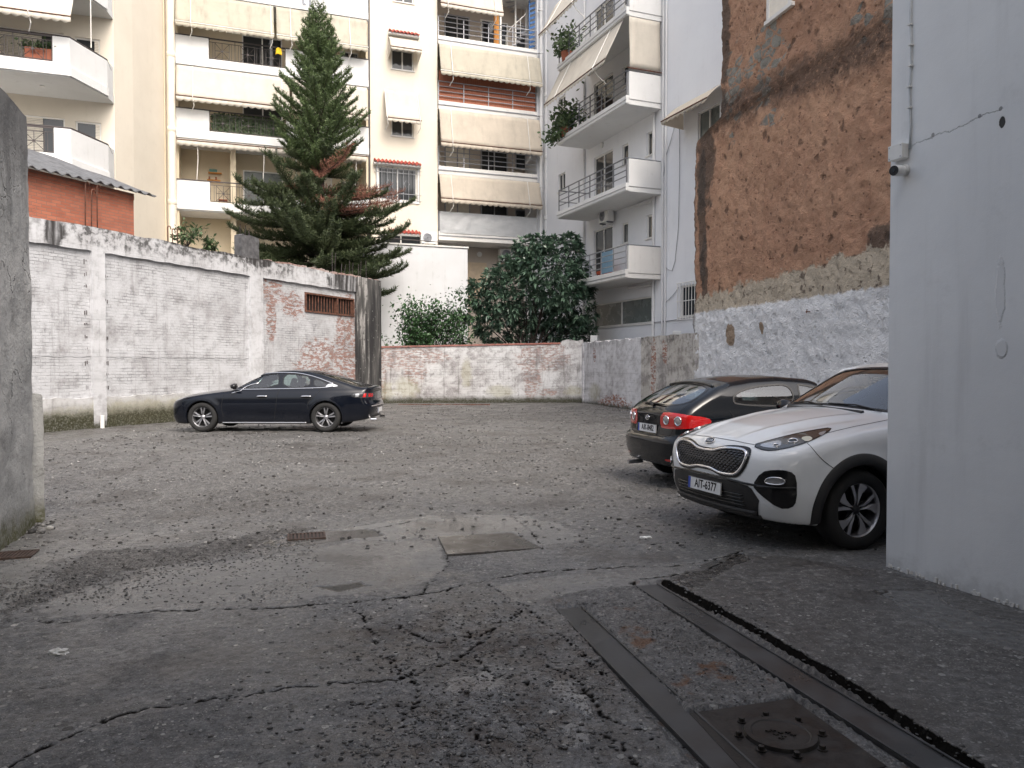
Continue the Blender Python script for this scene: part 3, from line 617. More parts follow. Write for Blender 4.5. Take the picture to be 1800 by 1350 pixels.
def near_left():
    m = Mt('bare_grey_render'); X, Y, Z = m.xyz(); n1, n2, n3 = m.noise(.9, det=6, rough=.65), m.noise(5, det=7, rough=.7), m.noise(28, det=4)
    c = m.mix(m.rng(n1, .35, .65), (.32, .325, .32), (.46, .46, .45)); c = m.mix(m.mul(m.rng(n2, .45, .72), .7), c, (.16, .16, .155))
    c = m.mix(m.mul(m.rng(m.noise(2.5, det=6), .55, .72), .6), c, (.5, .5, .49))
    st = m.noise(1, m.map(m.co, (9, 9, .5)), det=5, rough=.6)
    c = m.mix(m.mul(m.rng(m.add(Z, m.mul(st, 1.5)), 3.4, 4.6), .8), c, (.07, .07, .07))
    v = m.mul(m.rng(m.vor(1.1, m.warp(m.co, 3.2, .7), 'DISTANCE_TO_EDGE'), .010, .002), m.rng(m.noise(1.4), .5, .6)); c = m.mix(m.mul(v, .7), c, (.06, .06, .055))
    mz = m.rng(m.add(Z, m.mul(n2, .55)), .62, .28); c = m.mix(m.mul(mz, m.rng(n3, .3, .6, .6, 1)), c, m.mix(n1, (.05, .055, .014), (.09, .085, .03)))
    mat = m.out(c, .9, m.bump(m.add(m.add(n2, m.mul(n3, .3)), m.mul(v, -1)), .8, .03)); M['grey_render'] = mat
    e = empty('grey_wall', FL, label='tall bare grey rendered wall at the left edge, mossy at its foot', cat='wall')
    # displaced face so the far end has a ragged outline
    xs = np.linspace(-22, 0, 330)**1; xs = np.concatenate([np.linspace(-22, -3, 20), np.linspace(-2.95, 0, 60)]); zs = np.linspace(-.05, 4.0, 90)
    Xg, Zg = np.meshgrid(xs, zs, indexing='ij'); Yg = (vnoise(Xg, Zg, 1.6, 61, 5, .6)-.5)*.07
    end = (vnoise(Zg, Zg*0, 2.1, 62, 4)-.5)*.10*np.clip(1+Xg/.5, 0, 1); Zt = Zg+(vnoise(Xg, Xg*0, 3, 63, 3)-.5)*.06*np.clip((Zg-3.5)/.5, 0, 1)
    Pf = np.stack([Xg+end, Yg, Zt], -1); mb = MB(); mb.grid(Pf)
    Q = Pf[-1]; mb.grid(np.stack([Q, Q+np.array([.0, .5, 0])], 0)); T = Pf[:, -1]; mb.grid(np.stack([T+np.array([0, .5, 0]), T], 0))
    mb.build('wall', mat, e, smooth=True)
    MB().box(-22, -.3, .06, .45, 0, 3.9).build('core', mat, e)
    mb = MB(); Xp = np.linspace(0, .16, 6); Zp = np.linspace(-.02, 1.27, 40); A, B = np.meshgrid(Xp, Zp, indexing='ij')
    def face(f): mb.grid(f)
    nzz = (vnoise(A, B, 5, 66, 4)-.5)*.03
    p0 = FL.loc(at(44, 700, 7.62)); p1 = FL.loc(at(75, 700, 7.72))
    mb = MB(); pts = noisy((0, 0), (0, 1.3), 30, 0, .012, 9)
    L = (p1-p0).length
    poly = [(x, z) for x, z in noisy((0, -.02), (0, 1.30), 14, 0, .01, 3)]+[(L*.5, 1.305), (L*.9, 1.29)]+[(L+x, z) for x, z in noisy((0, 1.27), (0, -.02), 16, 0, .012, 8)]
    mb.prismy(poly, -.03, .34); o = mb.build('stub_pillar', mat, bev=.006)
    d = (FL.M.to_3x3() @ (p1-p0)); o.matrix_world = Matrix.Translation(FL.M @ Vector((p0.x, p0.y, 0))) @ Matrix.Rotation(math.atan2(d.y, d.x), 4, 'Z')
    o.parent = e; o.matrix_parent_inverse = e.matrix_world.inverted()
near_left()
# unseen building over the camera's passage: slab added to darken the foreground, storeys above
def passage():
    e = empty('unseen_building', FR, label='building spanning the covered passage above the viewer', cat='building')
    a, b = FR.loc((2.92, 5.96, 0)), FR.loc((-6.9, 4.2, 0))
    # local: x toward the back of the passage, y negative to the left
    MB().box(3.2, 20, -10.5, 6, 4.6, 4.9).build('ceiling', M['offwhite'], e)
    MB().box(3.2, 20, -10.5, 6, 4.92, 8).build('upper_wall', M['cream'], e)
    MB().box(.02, 20, .452, 9, -.1, 4.59).build('side_wall', M['offwhite'], e)
passage()
# ================================================================== left painted wall
M['offgrey'] = simple('slot_shade', (.12, .11, .11), .9)  # dark colour carries the shade inside the brick slots
def left_wall():
    X = FW.x; e = empty('white_brick_wall', FW, label='long whitewashed brick wall with columns behind the dark saloon', cat='wall')
    xe, x_c1a, x_c1b = X(667), X(163), X(186); x_c2a, x_c2b, x_c3 = X(440), X(472), X(627)
    print('left wall x', xe, x_c1a, x_c1b, x_c2a, x_c2b, x_c3)
    vx0, vz1 = FW.px(538, 513); vx1 = FW.x(625); vz0 = FW.px(538, 548)[1]; gx = FW.x(470)
    peel = [((X(482), 0, 4.1), (.5, 3, .5)), ((X(480), 0, 3.2), (.25, 3, .8)), ((X(570), 0, 1.5), (1.5, 3, 1.0)), ((X(612), 0, 2.6), (.7, 3, 1.7)), ((X(608), 0, 1.2), (1.0, 3, .9)), ((X(520), 0, 3.6), (.6, 3, .5))]
    dark = [((X(616), 0, 2.6), (1.0, 3, 1.3)), ((X(625), 0, 1.4), (.4, 3, 1.8))]
    mi = painted_brick('whitewashed_brick', (.49, .50, .52), (.405, .41, .425), peel, [], (), .3, 4.6, redamt=.08, peelamt=.8)
    mc = painted_brick('whitewashed_concrete', (.54, .55, .57), (.46, .465, .48), (), [((X(618), 0, 4.75), (1.5, 3, .5)), ((X(455), 0, 4.9), (.6, 3, .2)), ((.35, 0, 4.7), (.25, 3, .4)), ((X(400), 0, 5.0), (2.6, 3, .10)), ((X(648), 0, 2.5), (.75, 3, 2.2))], (), .12, 4.3, bw=3, bh=.9, redamt=0, bmp=.5)
    top = noisy((-6, 4.97), (xe, 4.97), 160, 1, .05, 12)
    # infill with the vent opening left out
    mb = MB(); y = .07
    for a, b, c, d in ((-6, vx0, .75, 4.42), (vx0, vx1, .75, vz0), (vx0, vx1, vz1, 4.42), (vx1, xe, .75, 4.42)): mb.box(a, b, y, .3, c, d)
    mb.build('brick_panel', mi, e)
    MB().prismy([(-6, 1.78)]+[(xx, 1.78+.015*math.sin(xx*11)) for xx in np.linspace(-5.9, gx-.1, 90)]+[(xx, 1.98+.012*math.sin(xx*7+1)+.01*math.sin(xx*31)) for xx in np.linspace(gx-.1, -6, 120)], .060, .2).build('ring_beam', mi, e)
    mb = MB(); mb.prismy([(-6, 4.40)]+[(x, 4.40+n_*1) for x, n_ in [(xx, (math.sin(xx*7)*.01+math.sin(xx*17)*.006)) for xx in np.linspace(-5.9, xe, 90)]]+top[::-1], -.015, .32); mb.build('top_beam', mc, e)
    MB().prismy([(-6, -.1), (xe, -.1)]+[(xx, .78+.02*math.sin(xx*5)+.012*math.sin(xx*23)) for xx in np.linspace(xe, -6, 140)], -.01, .3).build('plinth', mc2_mat(), e)
    for a, b in ((x_c1a, x_c1b), (x_c2a, x_c2b-.25)):
        mb = MB(); l = noisy((a, 0), (a, 4.43), 60, 0, .012, int(a*9)); r = noisy((b, 4.43), (b, 0), 60, 0, .012, int(b*9)+1); mb.prismy(l+r, -.02, .2); mb.build('column', mc, e)
    mb = MB(); mb.prismy(noisy((x_c3, 0), (x_c3, 5.0), 50, 0, .015, 5)+noisy((xe, 5.0), (xe, 0), 50, 0, .02, 6), -.1, .33)
    m = Mt('blackened_concrete'); Xs, Ys, Zs = m.xyz(); st = m.noise(1, m.map(m.co, (3.2, 3.2, .3)), det=6, rough=.65); n2 = m.noise(6, det=6)
    c = m.mix(m.rng(st, .40, .58), (.022, .022, .024), (.09, .088, .085)); c = m.mix(m.mul(m.rng(st, .54, .62), m.rng(n2, .3, .5)), c, (.36, .35, .34)); c = m.mix(m.mul(m.rng(n2, .62, .7), .5), c, (.4, .4, .38))
    mb.build('end_column', m.out(c, .85, m.bump(n2, .6, .02)), e, bev=.01)
    # brick coping bits on top
    mb = MB(); rg = np.random.default_rng(3)
    for xx in np.arange(x_c2b, xe, .26):
        if rg.random() < .75: h = .04+.05*rg.random(); mb.box(xx, xx+.22, .0, .2, 4.93, 4.97+h)
    mb.build('coping_brick', painted_brick('coping_brick', (.4, .34, .32), (.3, .16, .12), redamt=1), e, bev=.01)
    # drain stub; slots drawn as dark bits, their shade in the colour
    px_, pz_ = FW.px(176, 752); MB().tube([(px_, -.08, -.05), (px_, -.08, .33)], .05, 12).build('drain_stub', M['offwhite'], e)
    mb = MB(); rg = np.random.default_rng(8)
    for z in np.arange(1.0, 4.3, .31):
        for s in (x_c1a-.16, x_c1b+.06):
            if rg.random() < .62:
                for k in range(2): mb.box(s+k*.05+rg.uniform(-.01,.02), s+k*.05+.02, .055, .0715, z+rg.uniform(-.05, .05), z+.05+rg.uniform(0,.04)); 
    mb.build('hole_shade', M['offgrey'], e)
    # vent grille
    v = empty('vent_grille', FW, label='rusty barred vent in the brick wall above the dark saloon', cat='vent')
    MB().box(vx0, vx1, .25, .3, vz0, vz1).build('backing', M['dark'], v)
    mb = MB(); t = .06
    for a, b, c, d in ((vx0, vx1, vz0, vz0+t), (vx0, vx1, vz1-t, vz1), (vx0, vx0+t, vz0+t, vz1-t), (vx1-t, vx1, vz0+t, vz1-t)): mb.box(a, b, .03, .2, c, d)
    xm = vx0+(vx1-vx0)*.63; mb.box(xm, xm+t, .03, .2, vz0+t, vz1-t); mb.build('frame', M['rust'], v)
    for i in range(17):
        xx = vx0+t+(vx1-vx0-2*t)*(i+.5)/17
        if abs(xx-xm) < .08: continue
        MB().box(xx-.018, xx+.018, .08, .11, vz0+t, vz1-t).build('bar', M['rust'], v)
    # rebars and stub columns above the wall
    rg = np.random.default_rng(5)
    def rebar(px, n, h, lab):
        x = FW.x(px); r_ = empty('rebar', FW, label=lab, cat='rebar', group='rusty rebar ends above the white wall')
        r_.matrix_world = FW.M @ Matrix.Translation((x, .12, 4.95))
        for i in range(n):
            a = (i-(n-1)/2)*.17; hh = h*(1-.12*(i % 2)); lean = rg.uniform(-.03, .03)
            MB().tube([(a, 0, -.1), (a+lean, 0, hh-.06), (a+lean+.02, 0, hh-.015), (a+lean+.06, 0, hh), (a+lean+.10, 0, hh-.02), (a+lean+.115, 0, hh-.09)], .014, 6).build('bar', M['rust'], r_, smooth=True)
    rebar(170, 3, 1.15, 'tall rusty rebar hooks in front of the red brick shed')
    rebar(312, 3, .5, 'short hooked rebars on the wall top beside the cream pipe')
    mg = simple('weathered_grey_concrete', (.09, .09, .095), .95, var=.4, nsc=6, bump=.5)
    for p0, p1, pt, yb, lab in ((427, 458, 416, 462, 'left grey concrete column stump standing on the white wall'), (585, 652, 462, 500, 'broad rotten column stump on the wall under the pine tree')):
        xa, xb = FW.x(p0), FW.x(p1); zt = FW.px((p0+p1)/2, pt)[1]; s = empty('column_stump', FW, label=lab, cat='column stump', group='concrete column stumps on the white wall')
        if p0 > 500:
            mb = MB(); 
        else:
            mb = MB(); mb.prismy([(xa, 4.9), (xb, 4.9)]+noisy((xb, 4.95), (xb, zt), 8, 0, .03, 2)+noisy((xb, zt), (xa, zt), 10, 1, .07, 3)+noisy((xa, zt), (xa, 4.95), 8, 0, .03, 4), .02, .3); mb.build('concrete', mg, s)
        mb = MB()
        for i in range(9): xx = xa+(xb-xa)*(i+.5)/9; mb.tube([(xx, .1+.1*(i % 2), 4.9), (xx+rg.uniform(-.08, .08), .12, zt+rg.uniform(-.1, .35)*(1 if p0 < 500 else .9))], .012, 5)
        mb.build('rebar', M['iron'], s)
        if p0 > 500: s['label'] = 'row of thin grey rods on the wall under the pine tree'; s['category'] = 'rebar'; s.name = 'rebar_row'; del s['group']
def mc2_mat():
    return painted_brick('mossy_plinth', (.50, .50, .51), (.38, .38, .37), (), (), [((3, 0, .35), (3, 3, .3)), ((9, 0, .2), (3, 3, .25))], .52, None, bw=4, bh=1.2, redamt=0, bmp=.7)
left_wall()
# ================================================================== rear walls
def rear_walls():
    X1, X2 = FB1.x, FB2.x
    peel = [((X1(690), 0, 1.9), (.9, 3, .5)), ((X1(740), 0, 1.95), (1.1, 3, .35)), ((X1(730), 0, 1.3), (.45, 3, .5)), ((X1(935), 0, 1.4), (.4, 3, 1.3)), ((X1(955), 0, 1.9), (1.1, 3, .6)), ((X1(965), 0, .45), (.45, 3, .16)), ((X1(672), 0, 1.2), (.15, 3, 1.4))]
    moss = [((X1(715), 0, .65), (.5, 3, .4)), ((X1(680), 0, .5), (.25, 3, .4)), ((X1(880), 0, .5), (.5, 3, .25)), ((X1(820), 0, 1.2), (.2, 3, .6)), ((X1(1010), 0, .5), (.4, 3, .2))]
    m1 = painted_brick('rear_painted_brick', (.58, .585, .59), (.44, .43, .43), peel, [], moss, .24, 2.35, redamt=.3, bh=.1, bw=.26, mottle=.7, peelamt=.6, grim=.75)
    e = empty('rear_brick_wall', FB1, label='low whitewashed brick wall with red capping at the back of the yard', cat='wall')
    L = 8.47; xs = X1(985); tl = lambda x: 2.28+.024*x
    mb = MB(); mb.prismy([(-.3, -.1), (L, -.1)]+[(x, tl(x)+.16*(x > xs+.1)+.03*math.sin(x*9)*(x > xs)) for x in np.linspace(L, xs+.12, 16)]+[(xs, tl(xs)), (-.3, tl(-.3))], 0, .28); mb.build('brick_panel', m1, e)
    cop = painted_brick('red_capping', (.34, .15, .12), (.25, .09, .07), moss_z=.01, redamt=.8, mottle=.6)
    MB().prismy([(-.3, tl(-.3)+.002), (xs, tl(xs)+.002), (xs, tl(xs)+.075), (-.3, tl(-.3)+.075)], -.035, .31).build('capping', cop, e, bev=.008)
    m2 = painted_brick('side_painted_brick', (.62, .62, .635), (.47, .465, .475), [((X2(1080), 0, .1), (1.5, 3, .35)), ((X2(1045), 0, 2.0), (.15, 3, .3)), ((X2(1150), 0, 1.6), (.5, 3, .5))], [], [((X2(1045), 0, .5), (.6, 3, .35))], .05, 2.2, redamt=.35, bh=.16, bw=.34, bmp=1.0, mottle=.5, grim=.5)
    m3 = painted_brick('streaked_render', (.52, .50, .47), (.38, .355, .315), [((X2(1150), 0, 1.5), (.2, 3, .9)), ((X2(1170), 0, 2.0), (.2, 3, .4))], [], [], .2, 2.1, redamt=.3, bh=.3, bw=1.2, bmp=.5, mottle=.9, grim=.8)
    e = empty('side_brick_wall', FB2, label='rough whitewashed block wall running to the orange stone building', cat='wall')
    xm = X2(1128); L2 = 9.72
    MB().prismy([(0, -.1), (xm, -.1)]+[(x, 2.52+.03*math.sin(x*6)+.02*math.sin(x*19)) for x in np.linspace(xm, 0, 40)], 0, .28).build('block_panel', m2, e)
    MB().prismy([(xm, -.1), (L2+.3, -.1)]+[(x, 2.54+.012*math.sin(x*7)) for x in np.linspace(L2+.3, xm, 30)], -.03, .26).build('rendered_panel', m3, e)
    MB().box(-.12, .12, -.05, .2, -.1, 2.5).build('corner_pier', m2, e)
    # fallen board at foot
    a, b = gnd(700, 712), gnd(862, 711); MB().box(a.x, b.x, a.y-.05, a.y+.02, 0, .04).build('floor_board', M['rust'], label='thin brown board lying along the foot of the rear wall', cat='board')
rear_walls()
# ================================================================== orange stone building
def orange():
    m = Mt('orange_earth_render'); X, Y, Z = m.xyz(); n1, n2, n3, n4 = m.noise(.35, det=6, rough=.6), m.noise(2.2, det=7, rough=.7), m.noise(9, det=5, rough=.7), m.noise(35, det=4)
    c = m.mix(m.rng(n1, .35, .65), (.45, .26, .17), (.54, .325, .21)); c = m.mix(m.mul(m.rng(n2, .4, .7), .6), c, (.36, .185, .115))
    c = m.mix(m.mul(m.rng(n3, .5, .7), .65), c, (.46, .28, .18)); c = m.mix(m.mul(m.rng(m.noise(5, det=6), .55, .7), .6), c, (.16, .085, .055))
    pv = m.vor(2.2, m.warp(m.co, 3, .3)); pit = m.mx(m.mul(m.rng(pv, .26, .1), m.rng(n2, .36, .5)), m.mul(m.mul(m.rng(m.vor(6.5, m.warp(m.co, 6, .12)), .26, .08), m.rng(n2, .42, .52)), .8)); c = m.mix(m.mul(pit, .75), c, (.10, .055, .035))
    # exposed grey stones, upper left
    sx, sz = FO.px(1345, 110); s1 = m.ell((sx, 0, sz), (.9, 3, 1.0), amp=.9, nsc=1.4, soft=.2); sx2, sz2 = FO.px(1545, 20); s2 = m.ell((sx2, 0, sz2), (1.0, 3, .5), amp=.7, nsc=1.5); sx3, sz3 = FO.px(1290, 160); s3 = m.ell((sx3, 0, sz3), (.5, 3, 1.3), amp=.9, nsc=2.0)
    sx4, sz4 = FO.px(1360, 205); s4 = m.ell((sx4, 0, sz4), (.5, 3, .2), amp=.6, nsc=3)
    sv = m.warp(m.map(m.co, (1, 1, 1.8)), 2, .15); sc = m.xyz(m.vor(2.6, sv, out='Color'))[0]; se = m.rng(m.vor(2.6, sv, 'DISTANCE_TO_EDGE'), .03, .09)
    sm = m.mul(m.mx(m.mx(s1, s2), m.mx(s3, s4)), m.mul(se, m.math('GREATER_THAN', sc, .42))); c = m.mix(sm, c, m.mix(sc, (.19, .185, .165), (.33, .32, .28)))
    # dark diagonal drip band and dark left edge
    ax, az = FO.px(1271, 199); bx, bz = FO.px(1560, 62); sl = (bz-az)/(bx-ax)
    dd = m.math('ABSOLUTE', m.math('SUBTRACT', m.add(Z, m.mul(m.math('SUBTRACT', n2, .5), 1.2)), m.add(m.mul(X, sl), az-sl*ax))); band = m.mul(m.rng(dd, .75, .12), m.rng(n3, .25, .5))
    c = m.mix(m.mul(band, .8), c, (.075, .05, .038))
    for px, py, rx, rz in ((1240, 290, .5, 1.3), (1235, 380, .25, 2.0), (1262, 560, .3, .5), (1275, 40, .25, 1.6), (1262, 185, .5, .4), (1560, 420, .7, .3), (1500, 460, 1.0, .12), (1238, 480, .2, 1.2)):
        x, z = FO.px(px, py); c = m.mix(m.mul(m.ell((x, 0, z), (rx, 3, rz), amp=.9, nsc=2.2), .8), c, (.07, .055, .045))
    # cream render band and whitewash below
    zc = m.add(Z, m.mul(m.math('SUBTRACT', n2, .5), -1.1)); zc = m.add(zc, m.mul(X, -.045)); cream = m.rng(zc, 3.62, 3.52)
    cc = m.mix(m.rng(n3, .3, .7), (.58, .50, .39), (.46, .40, .32)); cc = m.mix(m.mul(m.rng(m.noise(3.1, det=6, rough=.7), .55, .62), .85), cc, (.09, .065, .05)); c = m.mix(cream, c, cc)
    zw = m.add(Z, m.mul(m.math('SUBTRACT', m.noise(3.5, det=6, rough=.6), .5), .28)); white = m.rng(zw, 3.16, 3.09)
    wc = m.mix(m.rng(n2, .3, .7), (.84, .85, .87), (.72, .735, .76)); c = m.mix(white, c, wc)
    for px, py, rx, rz in ((1285, 588, .22, .3), (1340, 577, .09, .16)):
        x, z = FO.px(px, py); c = m.mix(m.ell((x, 0, z), (rx, 3, rz), amp=.5, nsc=4, soft=.1), c, (.33, .25, .18))
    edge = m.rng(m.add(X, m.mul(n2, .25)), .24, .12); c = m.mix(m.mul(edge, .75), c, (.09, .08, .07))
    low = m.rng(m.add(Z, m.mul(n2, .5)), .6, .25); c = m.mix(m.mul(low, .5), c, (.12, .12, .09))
    h = m.add(m.mul(n3, .9), m.add(m.mul(n4, .5), m.mul(pit, -1.0))); h = m.add(h, m.mul(m.noise(15, m.map(m.co, (1, 1, 1.5)), det=5, rough=.65, dist=.6), 1.0))
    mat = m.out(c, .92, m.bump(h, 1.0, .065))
    e = empty('orange_stone_building', FO, label='tall orange earth rendered stone building with whitewashed base', cat='building')
    zt = 15.0; nx, nz = 300, 330; u = np.linspace(0, 1, nx)**1.0; z = np.linspace(-.05, zt, nz); U, Z_ = np.meshgrid(u, z, indexing='ij')
    zstep = FO.px(1222, 252)[1]; zs2 = FO.px(1265, 208)[1]; xst = FO.x(1265)
    x0 = np.interp(Z_, [0, zstep, zs2, zt], [0, 0, xst, xst+.02]); x0 = x0+(vnoise(Z_, Z_*0, 2, 71, 4)-.5)*.10
    Xg = x0+(13-x0)*U; Yg = (vnoise(Xg, Z_, 1.1, 72, 3)-.5)*.10+(vnoise(Xg, Z_, 5, 73, 4, .75)-.5)*.10
    wi0 = FO.px(1350, 38); 
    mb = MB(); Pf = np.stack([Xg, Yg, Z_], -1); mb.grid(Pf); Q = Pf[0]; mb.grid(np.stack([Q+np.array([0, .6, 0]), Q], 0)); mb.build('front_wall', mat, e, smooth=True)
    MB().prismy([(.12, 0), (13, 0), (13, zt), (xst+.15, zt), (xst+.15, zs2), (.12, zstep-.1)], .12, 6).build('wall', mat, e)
    # window high up
    xa, za = FO.px(1350, 40); xb, zb = FO.px(1390, 22); mb = MB(); mb.box(xa, xb+.2, -.12, .1, za-.1, za); mb.build('window_ledge', M['offwhite'], e, bev=.01)
    mb = MB(); mb.box(xa+.05, xa+.15, -.08, .1, za, za+1.6); mb.box(xb, xb+.1, -.08, .1, za, za+1.6); mb.box(xa+.15, xb, -.08, .1, za+1.45, za+1.6); f = mb.build('window_frame', M['offwhite'], e)
    MB().box(xa+.15, xb, -.06, .1, za, za+1.45).build('shutter', M['shutterw'], f)
    # iron pins
    for px, py in ((1360, 455), (1425, 548)):
        x, z = FO.px(px, py); MB().tube([(x, .05, z), (x, -.12, z), (x+.05, -.14, z-.03), (x+.04, -.12, z+.05)], .012, 6).build('iron_pin', M['rust'], e)
orange()
# ================================================================== building kit (all in local frames: x along, -y toward the yard, z up)
def facade(mb, x0, x1, z0, z1, holes, y=0.0, depth=.25):
    xs = sorted({x0, x1, *[h[0] for h in holes], *[h[1] for h in holes]}); zs = sorted({z0, z1, *[h[2] for h in holes], *[h[3] for h in holes]})
    xs = [q for q in xs if x0 <= q <= x1]; zs = [q for q in zs if z0 <= q <= z1]
    for a, b in zip(xs[:-1], xs[1:]):
        for c, d in zip(zs[:-1], zs[1:]):
            mx, mz = (a+b)/2, (c+d)/2
            if any(h[0] < mx < h[1] and h[2] < mz < h[3] for h in holes): continue
            mb.add([(a,y,c),(b,y,c),(b,y,d),(a,y,d)], [(0,1,2,3)])
    for a, b, c, d in holes:
        mb.add([(a,y,c),(a,y+depth,c),(a,y+depth,d),(a,y,d)], [(0,1,2,3)]); mb.add([(b,y,c),(b,y+depth,c),(b,y+depth,d),(b,y,d)], [(3,2,1,0)])
        mb.add([(a,y,c),(b,y,c),(b,y+depth,c),(a,y+depth,c)], [(3,2,1,0)]); mb.add([(a,y,d),(b,y,d),(b,y+depth,d),(a,y+depth,d)], [(0,1,2,3)])
def window(p, x0, x1, z0, z1, y, mull=1, glass='glass', fm='frame', t=.06, shut=0, sill=True, name='window', sm='shutterw'):
    mb = MB()
    for a, b, c, d in ((x0, x1, z0, z0+t), (x0, x1, z1-t, z1), (x0, x0+t, z0+t, z1-t), (x1-t, x1, z0+t, z1-t)): mb.box(a, b, y-.04, y+.03, c, d)
    for i in range(mull): xm = x0+(x1-x0)*(i+1)/(mull+1); mb.box(xm-t*.5, xm+t*.5, y-.045, y+.025, z0+t, z1-t)
    f = mb.build(name, M[fm], p)
    MB().box(x0+t, x1-t, y, y+.012, z0+t, z1-t).build('pane', M[glass], f)
    if sill: MB().box(x0-.05, x1+.05, y-.16, y-.045, z0-.05, z0).build('sill', M['offwhite'], f)
    if shut:
        mb = MB(); zt = z1-t; n = int((z1-z0-2*t)*shut/.045); 
        for i in range(n): zz = zt-i*.045; mb.prismy([(x0+t, zz-.042), (x1-t, zz-.042), (x1-t, zz-.004), (x0+t, zz-.004)], y-.03, y-.012)
        mb.box(x0+t, x1-t, y-.018, y-.010, zt-n*.045, zt); mb.build('roller_shutter', M[sm], f)
    return f
def rails(x0, x1, zb, zt, y, n=4, post=1.0, mat='rail', p=None, r=.022, top=.028, name='railing'):
    mb = MB()
    for i in range(n): z = zt-(zt-zb)*i/n; mb.tube([(x0, y, z), (x1, y, z)], top if i == 0 else r, 6)
    k = max(1, round((x1-x0)/post))
    for i in range(k+1): x = x0+(x1-x0)*i/k; mb.box(x-.018, x+.018, y-.008, y+.03, zb-(zt-zb)/n*.2, zt)
    return mb.build(name, M[mat], p)
def star_rail(x0, x1, zb, zt, y, p, mat='iron', name='railing'):
    mb = MB(); mb.box(x0, x1, y-.025, y+.025, zt-.02, zt+.03); mb.box(x0, x1, y-.012, y+.012, zb, zb+.025); mb.box(x0, x1, y-.012, y+.012, zt-.16, zt-.14)
    L = x1-x0; n = max(1, round(L/1.15)); u = L/n; B = lambda a, b, c, d: mb.box(a, b, y-.01, y+.01, c, d)
    for i in range(n):
        a = x0+i*u; s = u*.55; b = a+(u-s)/2; c = b+s; z0, z1 = zb+.03, zt-.17
        B(a-.012, a+.012, zb, zt); B(b-.1, b-.085, zb, zt-.15); B(c+.085, c+.1, zb, zt-.15); B(b-.01, b+.01, zb, zt-.15); B(c-.01, c+.01, zb, zt-.15)
        mx, mz = (b+c)/2, (z0+z1)/2; B(b, c, mz-.01, mz+.01); B(mx-.01, mx+.01, z0, z1)
        mb.tube([(b, y, z0), (c, y, z1)], .011, 5); mb.tube([(b, y, z1), (c, y, z0)], .011, 5); mb.lathe([(0, -.015), (.05, -.015), (.05, .015), (0, .015)], 10, Matrix.Translation((mx, y, mz)) @ Matrix.Rotation(PI/2, 4, 'X'))
    B(x1-.012, x1+.012, zb, zt)
    return mb.build(name, M[mat], p)
def awning(p, x0, x1, zt, yt, zb, yb, mat='awning', val=.24, seed=1, arms=(.12, .88), sag=.04, armlen=.5, M0=None, wob=.05):
    n, m_ = max(8, int((x1-x0)/.12)), 9; U, V = np.meshgrid(np.linspace(0, 1, n), np.linspace(0, 1, m_), indexing='ij')
    rg = np.random.default_rng(seed); nz = vnoise(U*(x1-x0)*1.2+seed, V*1.3, 1, seed, 3)-.5
    tl_ = rg.uniform(-.07, .07); X = x0+(x1-x0)*U; Y = yt+(yb-yt)*V+nz*wob*np.sin(V*PI*.9); Z = zt+(zb-zt)*V-sag*np.sin(V*PI)*(1+nz)-.03*np.sin(U*PI)*V*(1 if len(arms) else 0)
    mb = MB(); mb.grid(np.stack([X, Y, Z], -1)); a = mb.build('awning', M[mat], p, smooth=True)
    if M0 is not None: a.matrix_local = M0
    so = a.modifiers.new('thickness', 'SOLIDIFY'); so.thickness = .006
    k = max(3, round((x1-x0)/.3)); q = k*6+1; t = np.linspace(0, 1, q); xs = x0+(x1-x0)*t; sc = np.abs(np.sin(t*k*PI))
    yy = yb+.02*np.sin(t*k*PI*2)+(vnoise(t*9, t*0, 1, seed+4, 2)-.5)*.04
    top = np.stack([xs, np.full(q, yb), np.full(q, zb-.004)], -1); bot = np.stack([xs, yy-.02, zb-val+.07*(1-sc)], -1)
    mb = MB(); mb.grid(np.stack([top, bot], 1)); v = mb.build('valance', M[mat], a, smooth=True); so = v.modifiers.new('thickness', 'SOLIDIFY'); so.thickness = .005
    MB().tube([(x0-.02, yb-.01, zb), (x1+.02, yb-.01, zb)], .022, 6).build('front_bar', M['rust'] if mat != 'awningd' else M['frame'], a)
    for s in arms:
        xx = x0+(x1-x0)*s
        MB().tube([(xx, yt-.03, zt), (xx, yb-.05, zb-.02), (xx+.06, yb+armlen*.15, zb-val-.12), (xx-.05, yb+armlen*.6, zb-val-.34)], .018, 6).build('awning_arm', M['frame'], a)
    return a
def ac_unit(frame, x, z, y, lab, s=1.0, rot=0, w=.82, h=.56, d=.3, front=-1):
    e = empty('air_conditioner', label=lab, cat='air conditioner', group='outdoor air conditioner units'); e.matrix_world = frame.M @ Matrix.Translation((x, y, z)) @ Matrix.Rotation(rot, 4, 'Z') @ Matrix.Scale(s, 4)
    MB().box(-w/2, w/2, -d/2, d/2, 0, h).build('casing', M['plastic'], e, bev=.02)
    R1 = Matrix.Translation((-w*.12, -d/2-.001, h/2)) @ Matrix.Rotation(PI/2, 4, 'X')
    MB().lathe([(h*.42, 0), (h*.42, .012), (h*.38, .014), (h*.38, .002), (0, .002)], 32, R1).build('fan_ring', M['rail'], e)
    mb = MB(); 
    for r in (.09, .17, .25, .33): mb.lathe([(h*r, .012), (h*(r+.025), .012), (h*(r+.025), .018), (h*r, .018)], 28, R1)
    mb.lathe([(0, .012), (h*.07, .012), (h*.07, .022), (0, .022)], 16, R1)
    for k in range(8): mb.box(-.004, .004, .012, .016, .03, h*.38, R1 @ Matrix.Rotation(k*PI/4, 4, 'Z') @ Matrix.Rotation(-PI/2, 4, 'X')) if False else None
    mb.build('fan_grille', M['raild'], e)
    MB().box(-w*.4, -w*.36, -d/2, d/2, -.06, -.001).box(w*.36, w*.4, -d/2, d/2, -.06, -.001).build('bracket', M['raild'], e)
    return e
